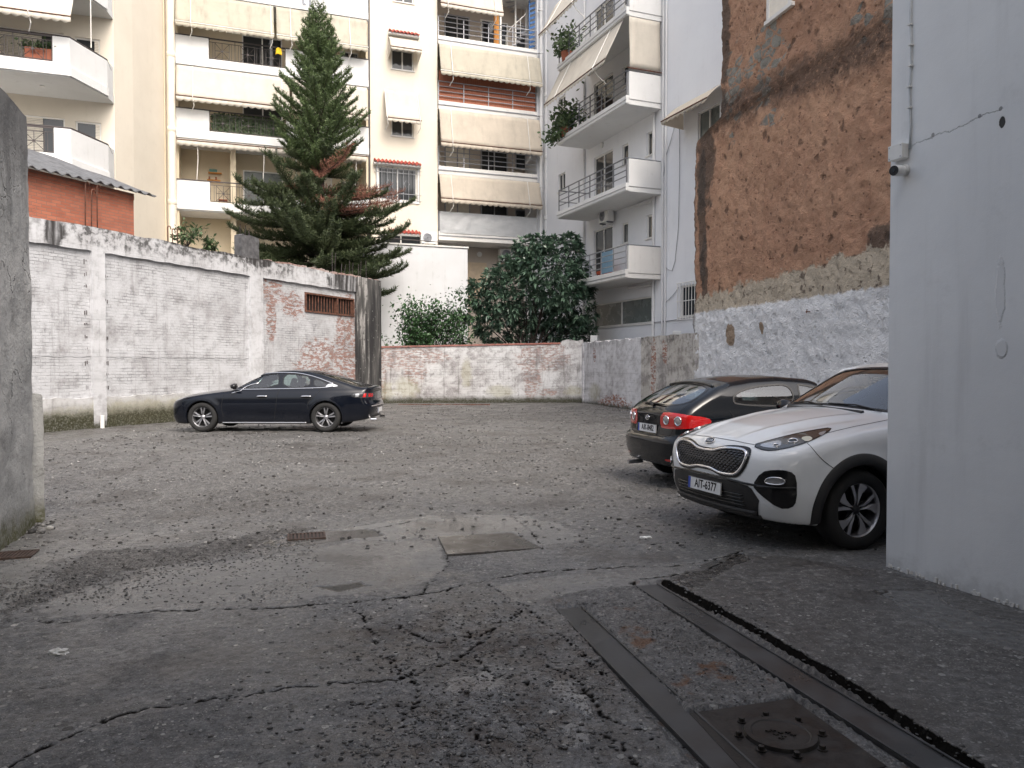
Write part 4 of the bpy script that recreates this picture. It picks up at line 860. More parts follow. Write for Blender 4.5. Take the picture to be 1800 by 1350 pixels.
def tile_hood(p, x0, x1, z, mat='redtile', name='tile_hood', white=True):
    n = max(3, round((x1-x0)/.19)); xs = np.linspace(x0, x1, n*8+1); ph = (xs-x0)/(x1-x0)*n*2*PI
    top = np.stack([xs, np.full_like(xs, -.0), z+.16+.045*np.sin(ph)], -1); bot = np.stack([xs, np.full_like(xs, -.34), z+.045*np.sin(ph)], -1)
    mb = MB(); mb.grid(np.stack([top, bot], 1)); f0 = bot.copy(); f1 = bot.copy(); f1[:,2] -= .05; mb.grid(np.stack([f0, f1], 1)); t1 = top.copy(); t1[:,2] -= .05; mb.grid(np.stack([f1, t1], 1)); h = mb.build(name, M[mat], p, smooth=True)
    if white: MB().box(x0-.03, x1+.03, -.26, -.001, z-.13, z-.06).build('hood_slab', M['white'], h)
    return h
# ------------------------------------------------------------------ cream apartment building (left wing, balconies, flat wall)
ZK = [8.6, 11.82, 15.1, 18.35]
BA = empty('apartment_building', FA, label='cream apartment building with scalloped awnings and star pattern balcony railings', cat='building')
def cream_building():
    X = FA.x; x0, x1, x2 = 0.02, X(650), X(770); D = 1.7
    print('A x', x0, x1, x2)
    # flat cream wall with windows
    wins = [(688, 727, 88, 123), (688, 727, 205, 240), (665, 733, 294, 352), (668, 742, 412, 445), (692, 727, -30, 4)]
    H = []
    for a, b, c, d in wins:
        xa, za = FA.px(a, d); xb, zb = FA.px(b, c); _, za2 = FA.px((a+b)/2, d); _, zb2 = FA.px((a+b)/2, c); H.append((xa, xb, za2, zb2))
    mb = MB(); facade(mb, x1+.08, x2, 0, 23, H, 0, .3); mb.box(x1+.08, x2, .31, 8, 0, 23) if False else None
    mb.add([(x2, 0, 0), (x2, 8, 0), (x2, 8, 23), (x2, 0, 23)], [(0,1,2,3)]); mb.add([(x1+.08, 0, 0), (x1+.08, 8, 0), (x1+.08, 8, 23), (x1+.08, 0, 23)], [(3,2,1,0)]); mb.build('wall', M['cream'], BA)
    for i, (a, b, c, d) in enumerate(H):
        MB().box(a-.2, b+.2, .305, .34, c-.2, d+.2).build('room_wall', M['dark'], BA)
        f = window(BA, a, b, c, d, .12, 1, shut=0, sill=(i != 2))
        if i == 2:
            mb = MB()
            for k in range(9): xx = a-.1+(b-a+.2)*k/8; mb.tube([(xx, -.06, c-.05), (xx, -.06, d-.02)], .014, 6)
            for zz in (c+.02, c+.32, d-.3, d-.12): mb.tube([(a-.22, -.06, zz), (b+.22, -.06, zz)], .012, 6)
            for s in (.28, .72):
                xx = a+(b-a)*s; zz = (c+d)/2; mb.tube([(xx-.14, -.075, zz), (xx, -.075, zz+.22), (xx+.14, -.075, zz), (xx, -.075, zz-.22)], .011, 5, closed=True)
            mb.build('window_grille', M['rail'], f)
            mb = MB(); t = .1; A, B, C, Dd = a-.12, b+.12, c-.12, d+.1
            for q in ((A, B, C, C+t), (A, B, Dd-t, Dd), (A, A+t, C+t, Dd-t), (B-t, B, C+t, Dd-t)): mb.box(q[0], q[1], -.05, -.002, q[2], q[3])
            mb.build('window_surround', M['white'], f)
    for a, b, yy in ((683, 735, 62), (657, 738, 289), (683, 737, 411)):
        xa, z = FA.px(a, yy); xb, _ = FA.px(b, yy); z = FA.px((a+b)/2, yy)[1]; tile_hood(BA, xa, xb, z+.03)
    # window awnings
    xa = X(684); xb = X(733); zt = FA.px(708, 68)[1]; zb = FA.px(710, 100)[1]
    awning(BA, xa, xb+.1, zt, -.02, zt-.75, -.75, 'awning', .18, 7, arms=(), sag=-.10)
    MB().add([(xa, -.02, zt), (xa, -.75, zt-.76), (xa, -.75, zt-.92), (xa, -.02, zt-1.15)], [(0,1,2,3)]).add([(xb+.1, -.02, zt), (xb+.1, -.75, zt-.76), (xb+.1, -.75, zt-.92), (xb+.1, -.02, zt-1.15)], [(3,2,1,0)]).build('awning_side', M['awning'], BA)
    xa = X(676); xb = X(736); zt = FA.px(706, 162)[1]; awning(BA, xa, xb, zt, -.12, zt-1.55, -.75, 'awning', .2, 9, arms=(.02, .96), sag=.03)
    # loggia body
    mb = MB(); mb.add([(x0, D, 0), (x1, D, 0), (x1, D, 23), (x0, D, 23)], [(0,1,2,3)]); mb.box(x1-.12, x1-.02, .04, D-.001, 0, 23); mb.box(x0-.05, x0+.1, .04, D-.001, 0, 23)
    mid = X(408, D); mb.box(mid, mid+.25, .6, D-.001, ZK[0]-3, ZK[0]+3.2); mb.build('loggia_wall', M['creamback'], BA)
    xo0, xo1 = X(372), X(506)
    for k, z in enumerate([5.35]+ZK+[21.6]):
        mb = MB(); mb.box(x0, x1, .0, D-.002, z, z+.28)
        mb.prismy([(x0, z+.05), (x1, z+.05), (x1, z+.38), (x0, z+.38)], -.06, -.001)
        if k > 0:
            t = z+1.38; mb.box(x0, xo0, .0, .13, z+.281, t); mb.box(xo1, x1, .0, .13, z+.281, t); mb.box(xo0, xo1, .0, .13, z+.281, z+.46)
        b = mb.build('balcony', M['white'], BA, bev=.012)
        if k > 0:
            MB().box(x0, xo0+.05, -.02, .15, z+1.381, z+1.42).build('parapet_cap', M['iron'], b); MB().box(xo1, x1, -.02, .15, z+1.381, z+1.42).build('parapet_cap', M['iron'], b)
            star_rail(xo0+.02, xo1-.02, z+.5, z+1.40, .06, b)
    zs = ZK
    # doors, windows on the loggia wall
    for k, z in enumerate(ZK):
        zf = z+.285
        window(BA, X(430, D), X(500, D), zf, zf+2.15, D-.03, 1, 'glass' if k else 'glassgrey', name='balcony_door', sill=False)
        window(BA, X(540, D), X(585, D), zf, zf+2.15, D-.03, 1, 'glass', name='balcony_door', sill=False, shut=.6)
        window(BA, X(600, D), X(632, D), zf+.8, zf+2.0, D-.03, 1, 'glass')
    # shade-side rooms are dark behind awnings: curtains drawn
    # awnings over floors
    spl = [X(485), X(500), X(590)]
    for k, (mat) in ((1, 'awning'), (2, 'awningd'), (3, 'awning')):
        z = ZK[k]; zt = (ZK+[21.6])[k+1]-.03
        awning(BA, x0+.04, spl[0] if k != 1 else spl[1]+.3, zt, -.12, z+1.78, -.5, mat, .25, 10+k, arms=(.15, .97) if k != 1 else (.14, .93), armlen=.4)
        awning(BA, (spl[0] if k != 1 else spl[1]+.3)+.12, x1-.1, zt, -.12, z+1.78, -.5, mat, .25, 20+k, arms=(.15, .8), armlen=.4)
    for a, b, s in ((x0+.05, X(486), 31), (X(486)+.1, x1-.15, 32)):
        awning(BA, a, b, ZK[1]-.03, -.1, ZK[1]-.12, -.32, 'awning', .28, s, arms=(), sag=0, wob=.01)
        xx = a+.85; MB().tube([(xx, -.3, ZK[1]-.1), (xx+.01, -.14, ZK[0]+2.3), (xx-.05, -.05, ZK[0]+1.42)], .018, 6).build('awning_crank', M['frame'], BA); MB().tube([(b-.5, -.3, ZK[1]-.1), (b-.5, -.14, ZK[0]+2.3), (b-.55, -.05, ZK[0]+1.42)], .018, 6).build('awning_crank', M['frame'], BA)
    # vertical drain pipe
    xp = X(306, -.3); mb = MB(); mb.tube([(xp, -.3, 0), (xp, -.3, 23)], .17, 20); p = mb.build('drainpipe', M['pipe'], BA, smooth=False); 
    for z in (FA.px(306, 97, -.3)[1], FA.px(306, 228, -.3)[1], FA.px(306, 356, -.3)[1], 18.9): MB().lathe([(.17, -.12), (.187, -.1), (.187, .1), (.17, .12)], 24, Matrix.Translation((xp, -.3, z))).build('pipe_collar', M['pipe'], p, smooth=True)
    mb = MB(); mb.tube([(xp-.28, -.12, 0), (xp-.28, -.12, 23)], .03, 8); mb.build('cable_pipe', M['creamback'], BA)
    MB().box(x1-.015, x1+.075, .02, .2, 0, 23).build('joint_strip', M['iron'], BA)
    # left wing body
    T = FA.I @ FWG.M                                   # left wing local -> building local
    def loc(x, y): q = T @ Vector((x, y, 0)); return (q.x, q.y)
    B_ = FA.loc((-.4889*31.7, 31.7, 0)); C_ = FA.loc((-.4467*34.8, 34.8, 0))
    wl = lambda px, py: FWG.px(px, py)
    winsL = []
    mb = MB(); Hs = []
    for k in range(4):
        z = ZK[k]+.285
        Hs += [(-4.0, -1.72, z, z+2.2), (wl(133, 240)[0], wl(178, 240)[0], z+.75, z+2.15)]
    facade(mb, -14, 0, 0, 23, Hs, 0, .25); mb2 = MB(); mb2.add([tuple(T @ Vector(v)) for v in mb.v], mb.f)
    a0 = loc(0, 0)
    mb2.add([(a0[0], a0[1], 0), (B_.x, B_.y, 0), (B_.x, B_.y, 23), (a0[0], a0[1], 23)], [(0,1,2,3)]); mb2.add([(B_.x, B_.y, 0), (C_.x, C_.y, 0), (C_.x, C_.y, 23), (B_.x, B_.y, 23)], [(0,1,2,3)])
    mb2.add([(C_.x, C_.y, 0), (x0+.0, .0, 0), (x0, 0, 23), (C_.x, C_.y, 23)], [(0,1,2,3)])
    mb2.build('wing_wall', M['cream'], BA)
    wing = lambda ob: setattr(ob, 'location', ob.location+T.translation)
    for i, (a, b, c, d) in enumerate(Hs):
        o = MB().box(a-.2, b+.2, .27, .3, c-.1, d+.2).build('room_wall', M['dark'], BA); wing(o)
        if i % 2 == 0: f = window(BA, a, b, c, d, .1, 0, sill=False, name='balcony_door'); wing(f); o = MB(); 
        else: f = window(BA, a, b, c, d, .1, 0); wing(f)
        mb = MB(); xa, xb = (a+.06, b-.75) if i % 2 == 0 else (b-.2, b-.06); n = int((d-c-.12)/.06)
        for q in range(n): zz = d-.06-q*.06; mb.box(xa, xb, .05, .075, zz-.052, zz-.006)
        mb.build('roller_shutter', M['shutterw'], f)
    for k, z in enumerate(ZK):
        out = [(-14, -2.58), (-1.09, -2.58), (-.14, -.75), (-.02, -.1), (-.02, -.002), (-14, -.002)]
        mb = MB(); mb.prism(out, z, z+.3)
        inset = lambda d, za, zb, pts: None
        def wallseg(p, q, za, zb, th=.13):
            p, q = Vector(p), Vector(q); d = (q-p).normalized(); n = Vector((-d.y, d.x)); mb.prism([tuple(p), tuple(q), tuple(q+n*th), tuple(p+n*th)], za, zb)
        t = z+1.40; xo = wl(122, 100)[0]; xo = -1.62
        wallseg((xo, -2.58), (-1.09, -2.58), z+.301, t); wallseg((-1.09, -2.58), (-.14, -.75), z+.301, t); wallseg((-.14, -.75), (-.02, -.1), z+.301, t); wallseg((-14, -2.58), (xo, -2.58), z+.301, z+.50); wallseg((-14, -2.58), (-5.2, -2.58), z+.501, t)
        # projecting lip
        wallseg((-14, -2.64), (-1.06, -2.64), z+.04, z+.36, .058); wallseg((-1.05, -2.64), (-.08, -.77), z+.04, z+.36, .058)
        b = mb.build('balcony', M['white'], BA, bev=.01); wing(b)
        mb = MB(); mb.tube([(-5.3, -2.52, t+.04), (-1.09, -2.52, t+.04), (-.16, -.72, t+.04), (-.08, -.3, t-.2)], .032, 6); mb.build('handrail', M['iron'], b)
        star_rail(-5.2, xo-.03, z+.54, t-.01, -2.52, b)
        MB().lathe([(0, 0), (.08, 0), (.09, -.03), (0, -.03)], 16, Matrix.Translation((-2.2, -1.3, z))).build('soffit_light', M['plastic'], b)
        if k in (1,):
            a = awning(BA, -9, -.95, ZK[k+1]-.05, -2.3, z+1.95, -3.1, 'awning', .25, 40+k, arms=(.84,), armlen=.5); wing(a)
        if k == 1:
            o = MB().tube([(-.55, -1.6, ZK[k+1]), (-.55, -1.6, z+1.5)], .02, 6).build('awning_rod', M['frame'], BA); wing(o)
cream_building()
# things on the cream building
def thing_on(frame, x, y, z, name, lab, cat, group=None):
    e = empty(name, label=lab, cat=cat, group=group); e.matrix_world = frame.M @ Matrix.Translation((x, y, z)); return e
def leafy(e, n, spread, size, mat, seed, name='foliage', up=.3):
    rg = np.random.default_rng(seed); VV = []; FF = []; k = 0
    for i in range(n):
        c = np.array([rg.normal(0, spread[0]), rg.normal(0, spread[1]), abs(rg.normal(0, spread[2]))+up]); d = rg.normal(size=3); d /= np.linalg.norm(d); s = rg.normal(size=3); s -= d*s.dot(d); s /= np.linalg.norm(s); L = size*(.6+.8*rg.random()); Wd = L*.28
        VV += [c, c+d*L*.5+s*Wd, c+d*L, c+d*L*.5-s*Wd]; FF.append([k, k+1, k+2, k+3]); k += 4
    o = np_mesh(name, VV, FF, M[mat], e); return o
def planter_items():
    # pot with plant on the upper left balcony, seen through the railing
    x, z = FWG.px(98, 128, -2.3); e = thing_on(FWG, -2.1, -2.25, ZK[1]+.36, 'flower_pot', 'brown planter behind the star railing of the upper left balcony', 'planter', None)
    MB().prism([(-.42, -.16), (.42, -.16), (.42, .16), (-.42, .16)], .2, .62).build('pot', M['terracotta'], e, bev=.02); leafy(e, 260, (.3, .12, .1), .16, 'weed', 3, 'plant', .65)
    # green net planting on the second balcony
    e = thing_on(FA, (FA.x(378)+FA.x(500))/2, .3, ZK[1]+.4, 'hedge_screen', 'leafy green screen behind the middle balcony railing by the pine', 'plant')
    w = (FA.x(500)-FA.x(378))/2; rg = np.random.default_rng(5); VV = []; FF = []; k = 0
    for i in range(1600):
        c = np.array([rg.uniform(-w, w), rg.uniform(-.08, .05), rg.uniform(0, .95)]); a = rg.uniform(0, 6.28); d = np.array([math.cos(a), rg.normal(0, .3), math.sin(a)]); s = np.array([-d[2], 0, d[0]]); L = .16
        VV += [c, c+d*L*.5+s*.05, c+d*L, c+d*L*.5-s*.05]; FF.append([k, k+1, k+2, k+3]); k += 4
    np_mesh('foliage', VV, FF, M['weed'], e); MB().box(-w, w, -.1, -.06, 0, .05).build('tray', M['iron'], e)
    # yellow cloth
    x, z = FA.px(490, 96, -.2); e = thing_on(FA, x, -.2, z, 'hanging_cloth', 'small yellow cloth hanging from a line over the balcony railing', 'cloth')
    mb = MB(); U, V = np.meshgrid(np.linspace(-.13, .13, 7), np.linspace(.3, 0, 6), indexing='ij'); mb.grid(np.stack([U*(1-.3*(V/.3-.5)), .03*np.sin(U*30), V+.03*np.cos(U*18)], -1)); o = mb.build('cloth', M['yellow'], e, smooth=True); o.modifiers.new('s', 'SOLIDIFY').thickness = .006
    # washing line with pegs
    z1 = ZK[2]+1.78; e = thing_on(FA, 0, -.5, z1, 'washing_line', 'thin washing line with pegs under the second awning', 'washing line'); xa, xb = .1, FA.x(500)
    MB().tube([(xa+(xb-xa)*t, 0, -.05*math.sin(t*PI)-.12) for t in np.linspace(0, 1, 20)], .006, 5).build('line', M['iron'], e)
    for i in range(14): t = .1+.06*i; MB().box(xa+(xb-xa)*t-.012, xa+(xb-xa)*t+.012, -.012, .012, -.05*math.sin(t*PI)-.2, -.05*math.sin(t*PI)-.11).build('peg', M['shutterw'], e)
    # dark clothes at the very top by the tree tip
    for i, (px, py) in enumerate(((533, 3), (545, 6))):
        x, z = FA.px(px, py, -.4); e = thing_on(FA, x, -.4, z-.15, 'hanging_sock', 'dark sock hung above the pine tip, %s' % ('left one' if i == 0 else 'right one'), 'sock', 'dark laundry hanging above the pine')
        MB().prismy([(-.06, .35), (-.06, .1), (-.02, .0), (.12, 0), (.12, .07), (.05, .1), (.05, .35)], -.02, .02).build('sock', M['raild'], e, bev=.01)
    # wall shelves in the open loggia
    for i, (px, py, lab) in enumerate(((378, 305, 'upper wooden shelf with a small sign on the open balcony wall'), (376, 318, 'lower wooden shelf with ornaments on the open balcony wall'))):
        x, z = FA.px(px, py, 1.6); e = thing_on(FA, x, 1.69, z, 'wall_shelf', lab, 'shelf', 'wall shelves on the open balcony'); MB().box(-.3, .3, -.2, 0, 0, .04).build('board', M['wood'], e)
        if i == 0: MB().box(-.25, .1, -.1, -.06, .041, .2).build('plaque', simple('teal_plaque', (.12, .28, .25)), e)
        else:
            for q in (-.2, .1): MB().lathe([(0, .04), (.05, .04), (.03, .12), (.045, .18), (0, .18)], 12, Matrix.Translation((q, -.1, 0))).build('ornament', M['terracotta'], e)
    # cactus and chair
    x, z = FA.px(406, 330, 1.0); e = thing_on(FA, x, .9, ZK[0]+.285, 'potted_cactus', 'tall thin potted cactus behind the first floor railing', 'cactus')
    MB().lathe([(0, 0), (.13, 0), (.17, .3), (.15, .31), (0, .31)], 16).build('pot', M['terracotta'], e); MB().tube([(0, 0, .3), (.01, 0, .9), (0, 0, 1.55)], [.06, .065, .03], 8).tube([(.02, 0, .8), (.14, 0, .9), (.15, 0, 1.2)], [.03, .03, .02], 7).build('stem', M['weed'], e)
    x, z = FA.px(392, 340, .9); e = thing_on(FA, x, .8, ZK[0]+.285, 'metal_chair', 'thin framed chair on the first floor balcony by the railing', 'chair')
    MB().box(-.2, .2, -.2, .2, .43, .46).build('seat', M['terracotta'], e)
    for sx in (-.18, .18):
        for sy in (-.18, .18): MB().tube([(sx, sy, 0), (sx, sy, .43)], .012, 6).build('leg', M['iron'], e)
    MB().tube([(-.18, .18, .46), (-.18, .2, .9), (.18, .2, .9), (.18, .18, .46)], .012, 6).build('backrest', M['iron'], e)
planter_items()
# ------------------------------------------------------------------ grey rail balconies building
ZB = [7.95, 11.25, 14.53, 17.78]
BB = empty('apartment_building', FA, label='recessed white apartment block with grey rail balconies between cream wall and white pipes', cat='building')
def grey_building():
    X = FA.x; x2, x3 = X(771)+.01, X(944); D = 1.9
    M['bwall'] = stucco('dull_beige_wall', (.52, .46, .40), dirt=.3)
    x4 = X(968); mb = MB(); mb.add([(x2, D, 0), (x4, D, 0), (x4, D, 23), (x2, D, 23)], [(0,1,2,3)]); mb.build('loggia_wall', M['bwall'], BB)
    mb = MB(); mb.box(x3+.02, x4+.5, .1, D-.001, 0, 23); mb.build('side_wall', M['whitecool'], BB)
    for k, z in enumerate(ZB+[21.1]):
        mb = MB(); mb.box(x2, x3, .0, D-.002, z, z+.2); mb.box(x2, x3, -.02, .12, z-.02, z+.42)
        b = mb.build('balcony', M['offwhite'], BB, bev=.02); MB().box(x2, x3, -.06, -.021, z+.2, z+.24).build('drip_edge', M['rail'], b)
        rails(x2+.03, x3-.03, z+.42, z+1.40, .04, 4, 1.3, 'rail', b)
    for k, z in enumerate(ZB):
        zf = z+.205
        window(BB, X(845, D), X(892, D), zf, zf+2.2, D-.03, 1, 'glass', name='balcony_door', sill=False, fm='rail' if k < 3 else 'frame')
        window(BB, X(905, D), X(930, D), zf+.9, zf+2.0, D-.03, 0, 'glass', fm='rail')
        window(BB, X(782, D), X(826, D), zf+.4, zf+2.2, D-.03, 1, 'glass' if k == 3 else 'glassgrey', shut=0 if k == 3 else .9, fm='rail', sm='curtainsh' if False else 'shutterw')
    for k, zl, mat, sd in ((0, 2.12, 'awningb', 1), (1, 1.62, 'awningb', 2), (2, 1.88, 'awningd', 3), (3, 1.95, 'awning', 4)):
        z = ZB[k]; zt = (ZB+[21.1])[k+1]-.04; xr = x3+.1 if k < 3 else X(880)
        awning(BB, x2+.02, xr, zt, -.1, z+zl-.12, -.48, mat, .25, 50+sd, arms=(.11, .87), armlen=.6, wob=.09)
    # reed screen, plastic sheet
    mb = MB(); 
    for i in range(150): xx = x2+.06+(x3-x2-.12)*i/150; mb.box(xx, xx+(x3-x2)/150*.92, .1+.006*(i % 3), .115+.006*(i % 3), ZB[2]+.42, ZB[2]+1.95+.04*math.sin(i*1.7))
    mb.build('reed_screen', M['reed'], BB)
    n = 60; U, V = np.meshgrid(np.linspace(x2+.05, x3-.05, n), np.linspace(ZB[0]+.35, ZB[0]+1.42, 14), indexing='ij'); mb = MB(); mb.grid(np.stack([U, -.0+(vnoise(U, V, 2.5, 88, 4)-.5)*.10-.06, V], -1)); mb.build('plastic_sheet', M['sheet'], BB, smooth=True)
    # orange panel and post on the top floor
    MB().box(X(868, 1), X(878.5, 1), .9, 1.0, ZB[3]+.2, ZB[3]+2.9).build('orange_panel', M['wood'], BB); MB().box(X(880.5), X(883.5), .15, .3, ZB[3]+.2, 23).build('post', M['frame'], BB)
    # blue laundry-like louvre on the right end of the top balcony
    e = thing_on(FA, X(936, .4), .4, ZB[3]+.21, 'blue_ladder', 'blue louvred panel standing at the right end of the top balcony', 'ladder'); mb = MB(); mb.box(-.22, -.17, -.03, .03, 0, 2.9); mb.box(.17, .22, -.03, .03, 0, 3.2); mb.build('side_rail', M['blue'], e); mb = MB()
    for i in range(11): mb.prismy([(-.17, .15+i*.25), (.17, .3+i*.25), (.17, .42+i*.25), (-.17, .27+i*.25)], -.02, .02)
    mb.build('rung', M['blue'], e)
    # spiral stair behind
    e = thing_on(FA, X(905, 1.2), 1.1, ZB[3]+.2, 'spiral_staircase', 'white metal spiral staircase on the highest visible balcony', 'staircase'); MB().tube([(0, 0, 0), (0, 0, 5)], .05, 10).build('pole', M['frame'], e)
    st = [];
    for i in range(20):
        a = -PI*.9+i*.36; z = .2+i*.21; c = lambda r, b, zz: (r*math.cos(b), r*math.sin(b)*.75, zz)
        mb = MB(); vs = [c(.05, a, z), c(.62, a, z), c(.62, a+.34, z), c(.05, a+.3, z)]; mb.add(vs+[(p[0], p[1], p[2]-.04) for p in vs], [(0,1,2,3), (7,6,5,4), (0,4,5,1), (1,5,6,2), (2,6,7,3), (3,7,4,0)]); mb.build('tread', M['rail'], e)
        st.append((.62*math.cos(a), .62*math.sin(a)*.75, z+.95))
    MB().tube(st, .02, 6).build('handrail', M['frame'], e, smooth=True); mb = MB()
    for p in st[::2]: mb.tube([p, (p[0], p[1], p[2]-.95)], .012, 5)
    mb.build('baluster', M['frame'], e)
    # white pipes at the right
    mb = MB(); xp = X(949); mb.tube([(xp, -.1, 0), (xp, -.1, 23)], .075, 12); xq = X(959); mb.tube([(xq, -.2, 0), (xq, -.2, 23)], .15, 16); mb.tube([(X(968), -.1, 0), (X(968), -.1, FA.px(968, 285)[1]), (X(971), -.15, FA.px(968, 278)[1])], .045, 8)
    p = mb.build('white_pipes', M['pipew'], BB, smooth=False); mb = MB()
    for yy in (60, 170, 278, 385): z = FA.px(959, yy)[1]; mb.lathe([(.15, -.1), (.185, -.07), (.185, .07), (.15, .1)], 16, Matrix.Translation((xq, -.2, z)))
    for yy in (20, 95, 150, 205, 260, 330): z = FA.px(949, yy)[1]; mb.box(xp-.14, xp+.1, -.19, -.0, z-.015, z+.015)
    mb.build('pipe_collar', M['pipew'], p)
    # ground level
    window(BB, X(823, 1), X(864, 1), FA.px(843, 520, 1)[1], FA.px(843, 458, 1)[1], D-.04, 0, shut=.97, fm='shutter', sm='shutter', sill=False)
    mb = MB(); mb.lathe([(0, 0), (.14, 0), (.13, -.08), (0, -.12)], 16, Matrix.Translation((X(842, 1.9), 1.78, FA.px(842, 447, 1.8)[1])) @ Matrix.Rotation(PI/2, 4, 'X')); mb.build('wall_lamp', M['plastic'], BB)
grey_building()
ac_unit(FA, FA.x(752), FA.px(752, 430)[1], -.25, 'white air conditioner unit on the cream wall under the red tile strip', rot=0)
ac_unit(FA, FA.x(893, 1.2), FA.px(893, 459, 1.2)[1], 1.3, 'air conditioner unit below the lowest grey rail balcony behind the broad leaved tree', s=1.15)
# small wall heater strip under tile hood
# ------------------------------------------------------------------ white annex
def annex():
    F = Frame((at(822, 500, 37.0).x, 37.0), math.radians(20)); e = empty('annex', F, label='plain whitewashed annex block behind the small bush', cat='building')
    xl = F.x(560); zt = F.px(760, 434)[1]
    MB().prismy([(xl, 0), (0, 0)]+[(x, zt+.015*math.sin(x*5)) for x in np.linspace(0, xl, 20)], 0, 2.6).build('wall', M['annex'], e); MB().box(xl, .05, -.05, 2.65, zt+.02, zt+.09).build('coping', M['offwhite'], e)
    mb = MB(); mb.tube([(xl, -.02, zt+.35), (-.3, .0, zt+.22), (0, 0, zt+.1)], .025, 6); mb.build('cable', M['iron'], e)
    y = -.01; mb = MB()
annex()
# ------------------------------------------------------------------ white building on the right
BC = empty('apartment_building', FG, label='white apartment building on the right with projecting balconies and grey rails', cat='building')
ZC = [4.98, 8.34, 11.70, 15.10]
def white_building():
    P = FG.px; X = FG.x; H = []; W = []
    def rect(a, b, c, d, **k):
        m_ = (a+b)/2; r = (X(a), X(b), P(m_, d)[1], P(m_, c)[1]); r = (min(r[0], r[1]), max(r[0], r[1]), r[2], r[3]); H.append(r); W.append((r, k)); return r
    base = rect(1043, 1076, 401, 480, name='balcony_door', sill=False)
    w1 = rect(1092, 1103, 392, 428, mull=0); w2 = rect(1135, 1147, 378, 419, mull=0)
    for dz in (3.36, 6.72, 10.1):
        for r, k in ((base, dict(name='balcony_door', sill=False)), (w1, dict(mull=0)), (w2, dict(mull=0))):
            q = (r[0], r[1], r[2]+dz, r[3]+dz); H.append(q); W.append((q, k))
    rect(1042, 1146, 528, 572, glass='glassgrey', sill=True); rect(981, 993, 305, 336); r = rect(981, 993, 170, 200)
    r = rect(1224, 1262, 190, 250, mull=1, glass='glassgrey'); rg_ = rect(1194, 1235, 500, 556, mull=0)
    mb = MB(); facade(mb, -14, 8, 0, 23, H, 0, .22); mb.build('wall', M['whitecool'], BC)
    for r, k in W:
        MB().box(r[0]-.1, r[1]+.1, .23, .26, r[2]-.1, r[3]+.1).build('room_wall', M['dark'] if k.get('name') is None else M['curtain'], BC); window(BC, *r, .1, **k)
    r = rg_; mb = MB()
    for i in range(9): xx = r[0]+(r[1]-r[0])*i/8; mb.tube([(xx, -.1, r[2]-.1), (xx, -.1, r[3]+.1)], .014, 6)
    for zz in (r[2]-.1, (r[2]+r[3])/2, r[3]+.1): mb.tube([(r[0]-.05, -.1, zz), (r[1]+.05, -.1, zz)], .016, 6)
    mb.build('window_grille', M['frame'], BC)
    L0 = -6.15
    for k, z in enumerate(ZC):
        mb = MB(); mb.box(L0, 0, -1.6, -.002, z, z+.2); mb.prismy([(L0-.03, z+.03), (.03, z+.03), (.03, z+.33), (L0-.03, z+.33)], -1.64, -1.5)
        mb.box(-.11, .03, -1.499, -.002, z+.2, z+1.27); mb.box(L0-.03, L0+.08, -1.499, -.002, z+.2, z+.33)
        b = mb.build('balcony', M['offwhite'] if k < 1 else M['white'], BC, bev=.015)
        MB().box(L0-.05, .05, -1.66, -1.641, z+.14, z+.17).build('drip_edge', M['rail'], b)
        rails(L0, -.05, z+.36, z+1.30, -1.57, 4, 1.1, 'raild' if k > 0 else 'rail', b); MB().tube([(-.04, -1.57, z+1.30), (-.04, -.02, z+1.30)], .03, 6).build('handrail', M['raild'], b)
        mb = MB(); mb.tube([(L0, -1.57, z+1.3), (L0, -.02, z+1.3)], .025, 6); mb.tube([(L0, -1.57, z+.8), (L0, -.02, z+.8)], .02, 6); mb.build('side_rail', M['raild'], b)
    # awnings
    awning(BC, L0+.1, -.35, ZC[3]-.02, -1.55, ZC[2]+1.75, -2.35, 'awning', .2, 71, arms=(.2, .83), armlen=1.0)
    awning(BC, L0-.4, -2.2, ZC[3]+3.2, -1.55, ZC[3]+1.7, -2.4, 'awning', .2, 72, arms=(.2, .8), armlen=1.0)
    # side blind on the short end
    z = ZC[2]; U, V = np.meshgrid(np.linspace(-1.5, -.12, 8), np.linspace(z+1.42, ZC[3]-.03, 10), indexing='ij'); mb = MB(); mb.grid(np.stack([.04+.03*np.sin(V*2), U, V], -1)); o = mb.build('side_blind', M['awning'], BC, smooth=True); o.modifiers.new('s', 'SOLIDIFY').thickness = .008
    MB().tube([(.06, -1.6, z+1.38), (.06, -.05, z+1.38)], .025, 6).build('blind_bar', M['rust'], BC)
    # small awning at the right, over the window behind the orange building
    xa, xb = P(1208, 190)[0]-.2, P(1272, 190)[0]+.4; zt = P(1225, 172)[1]; awning(BC, xa, xb, zt, -.02, zt-.75, -1.0, 'awningb', .16, 73, arms=(), sag=-.08)
    MB().add([(xa, -.02, zt), (xa, -1.0, zt-.76), (xa, -1.0, zt-.86), (xa, -.02, zt-.95)], [(0,1,2,3)]).build('awning_side', M['awningb'], BC)
    # drains
    mb = MB()
    for px, r in ((1028, .05), (1150, .06), (1166, .035), (1171, .03)): xx = X(px); mb.tube([(xx, -.07, 0), (xx, -.07, 23)], r, 10)
    mb.build('drainpipe', M['pipew'], BC)
    for k, z in enumerate(ZC[:2]): MB().tube([(X(1110), -.2, z-.12), (X(1148), -.1, z-.18)], .05, 8).build('waste_pipe', M['pipew'], BC)
    # wall lamps
    for zz in (P(1055, 267)[1]+.25, P(1055, 395)[1]): MB().lathe([(0, 0), (.13, 0), (.12, .07), (0, .1)], 16, Matrix.Translation((X(1058), -.001, zz)) @ Matrix.Rotation(PI/2, 4, 'X')).build('wall_lamp', M['plastic'], BC)
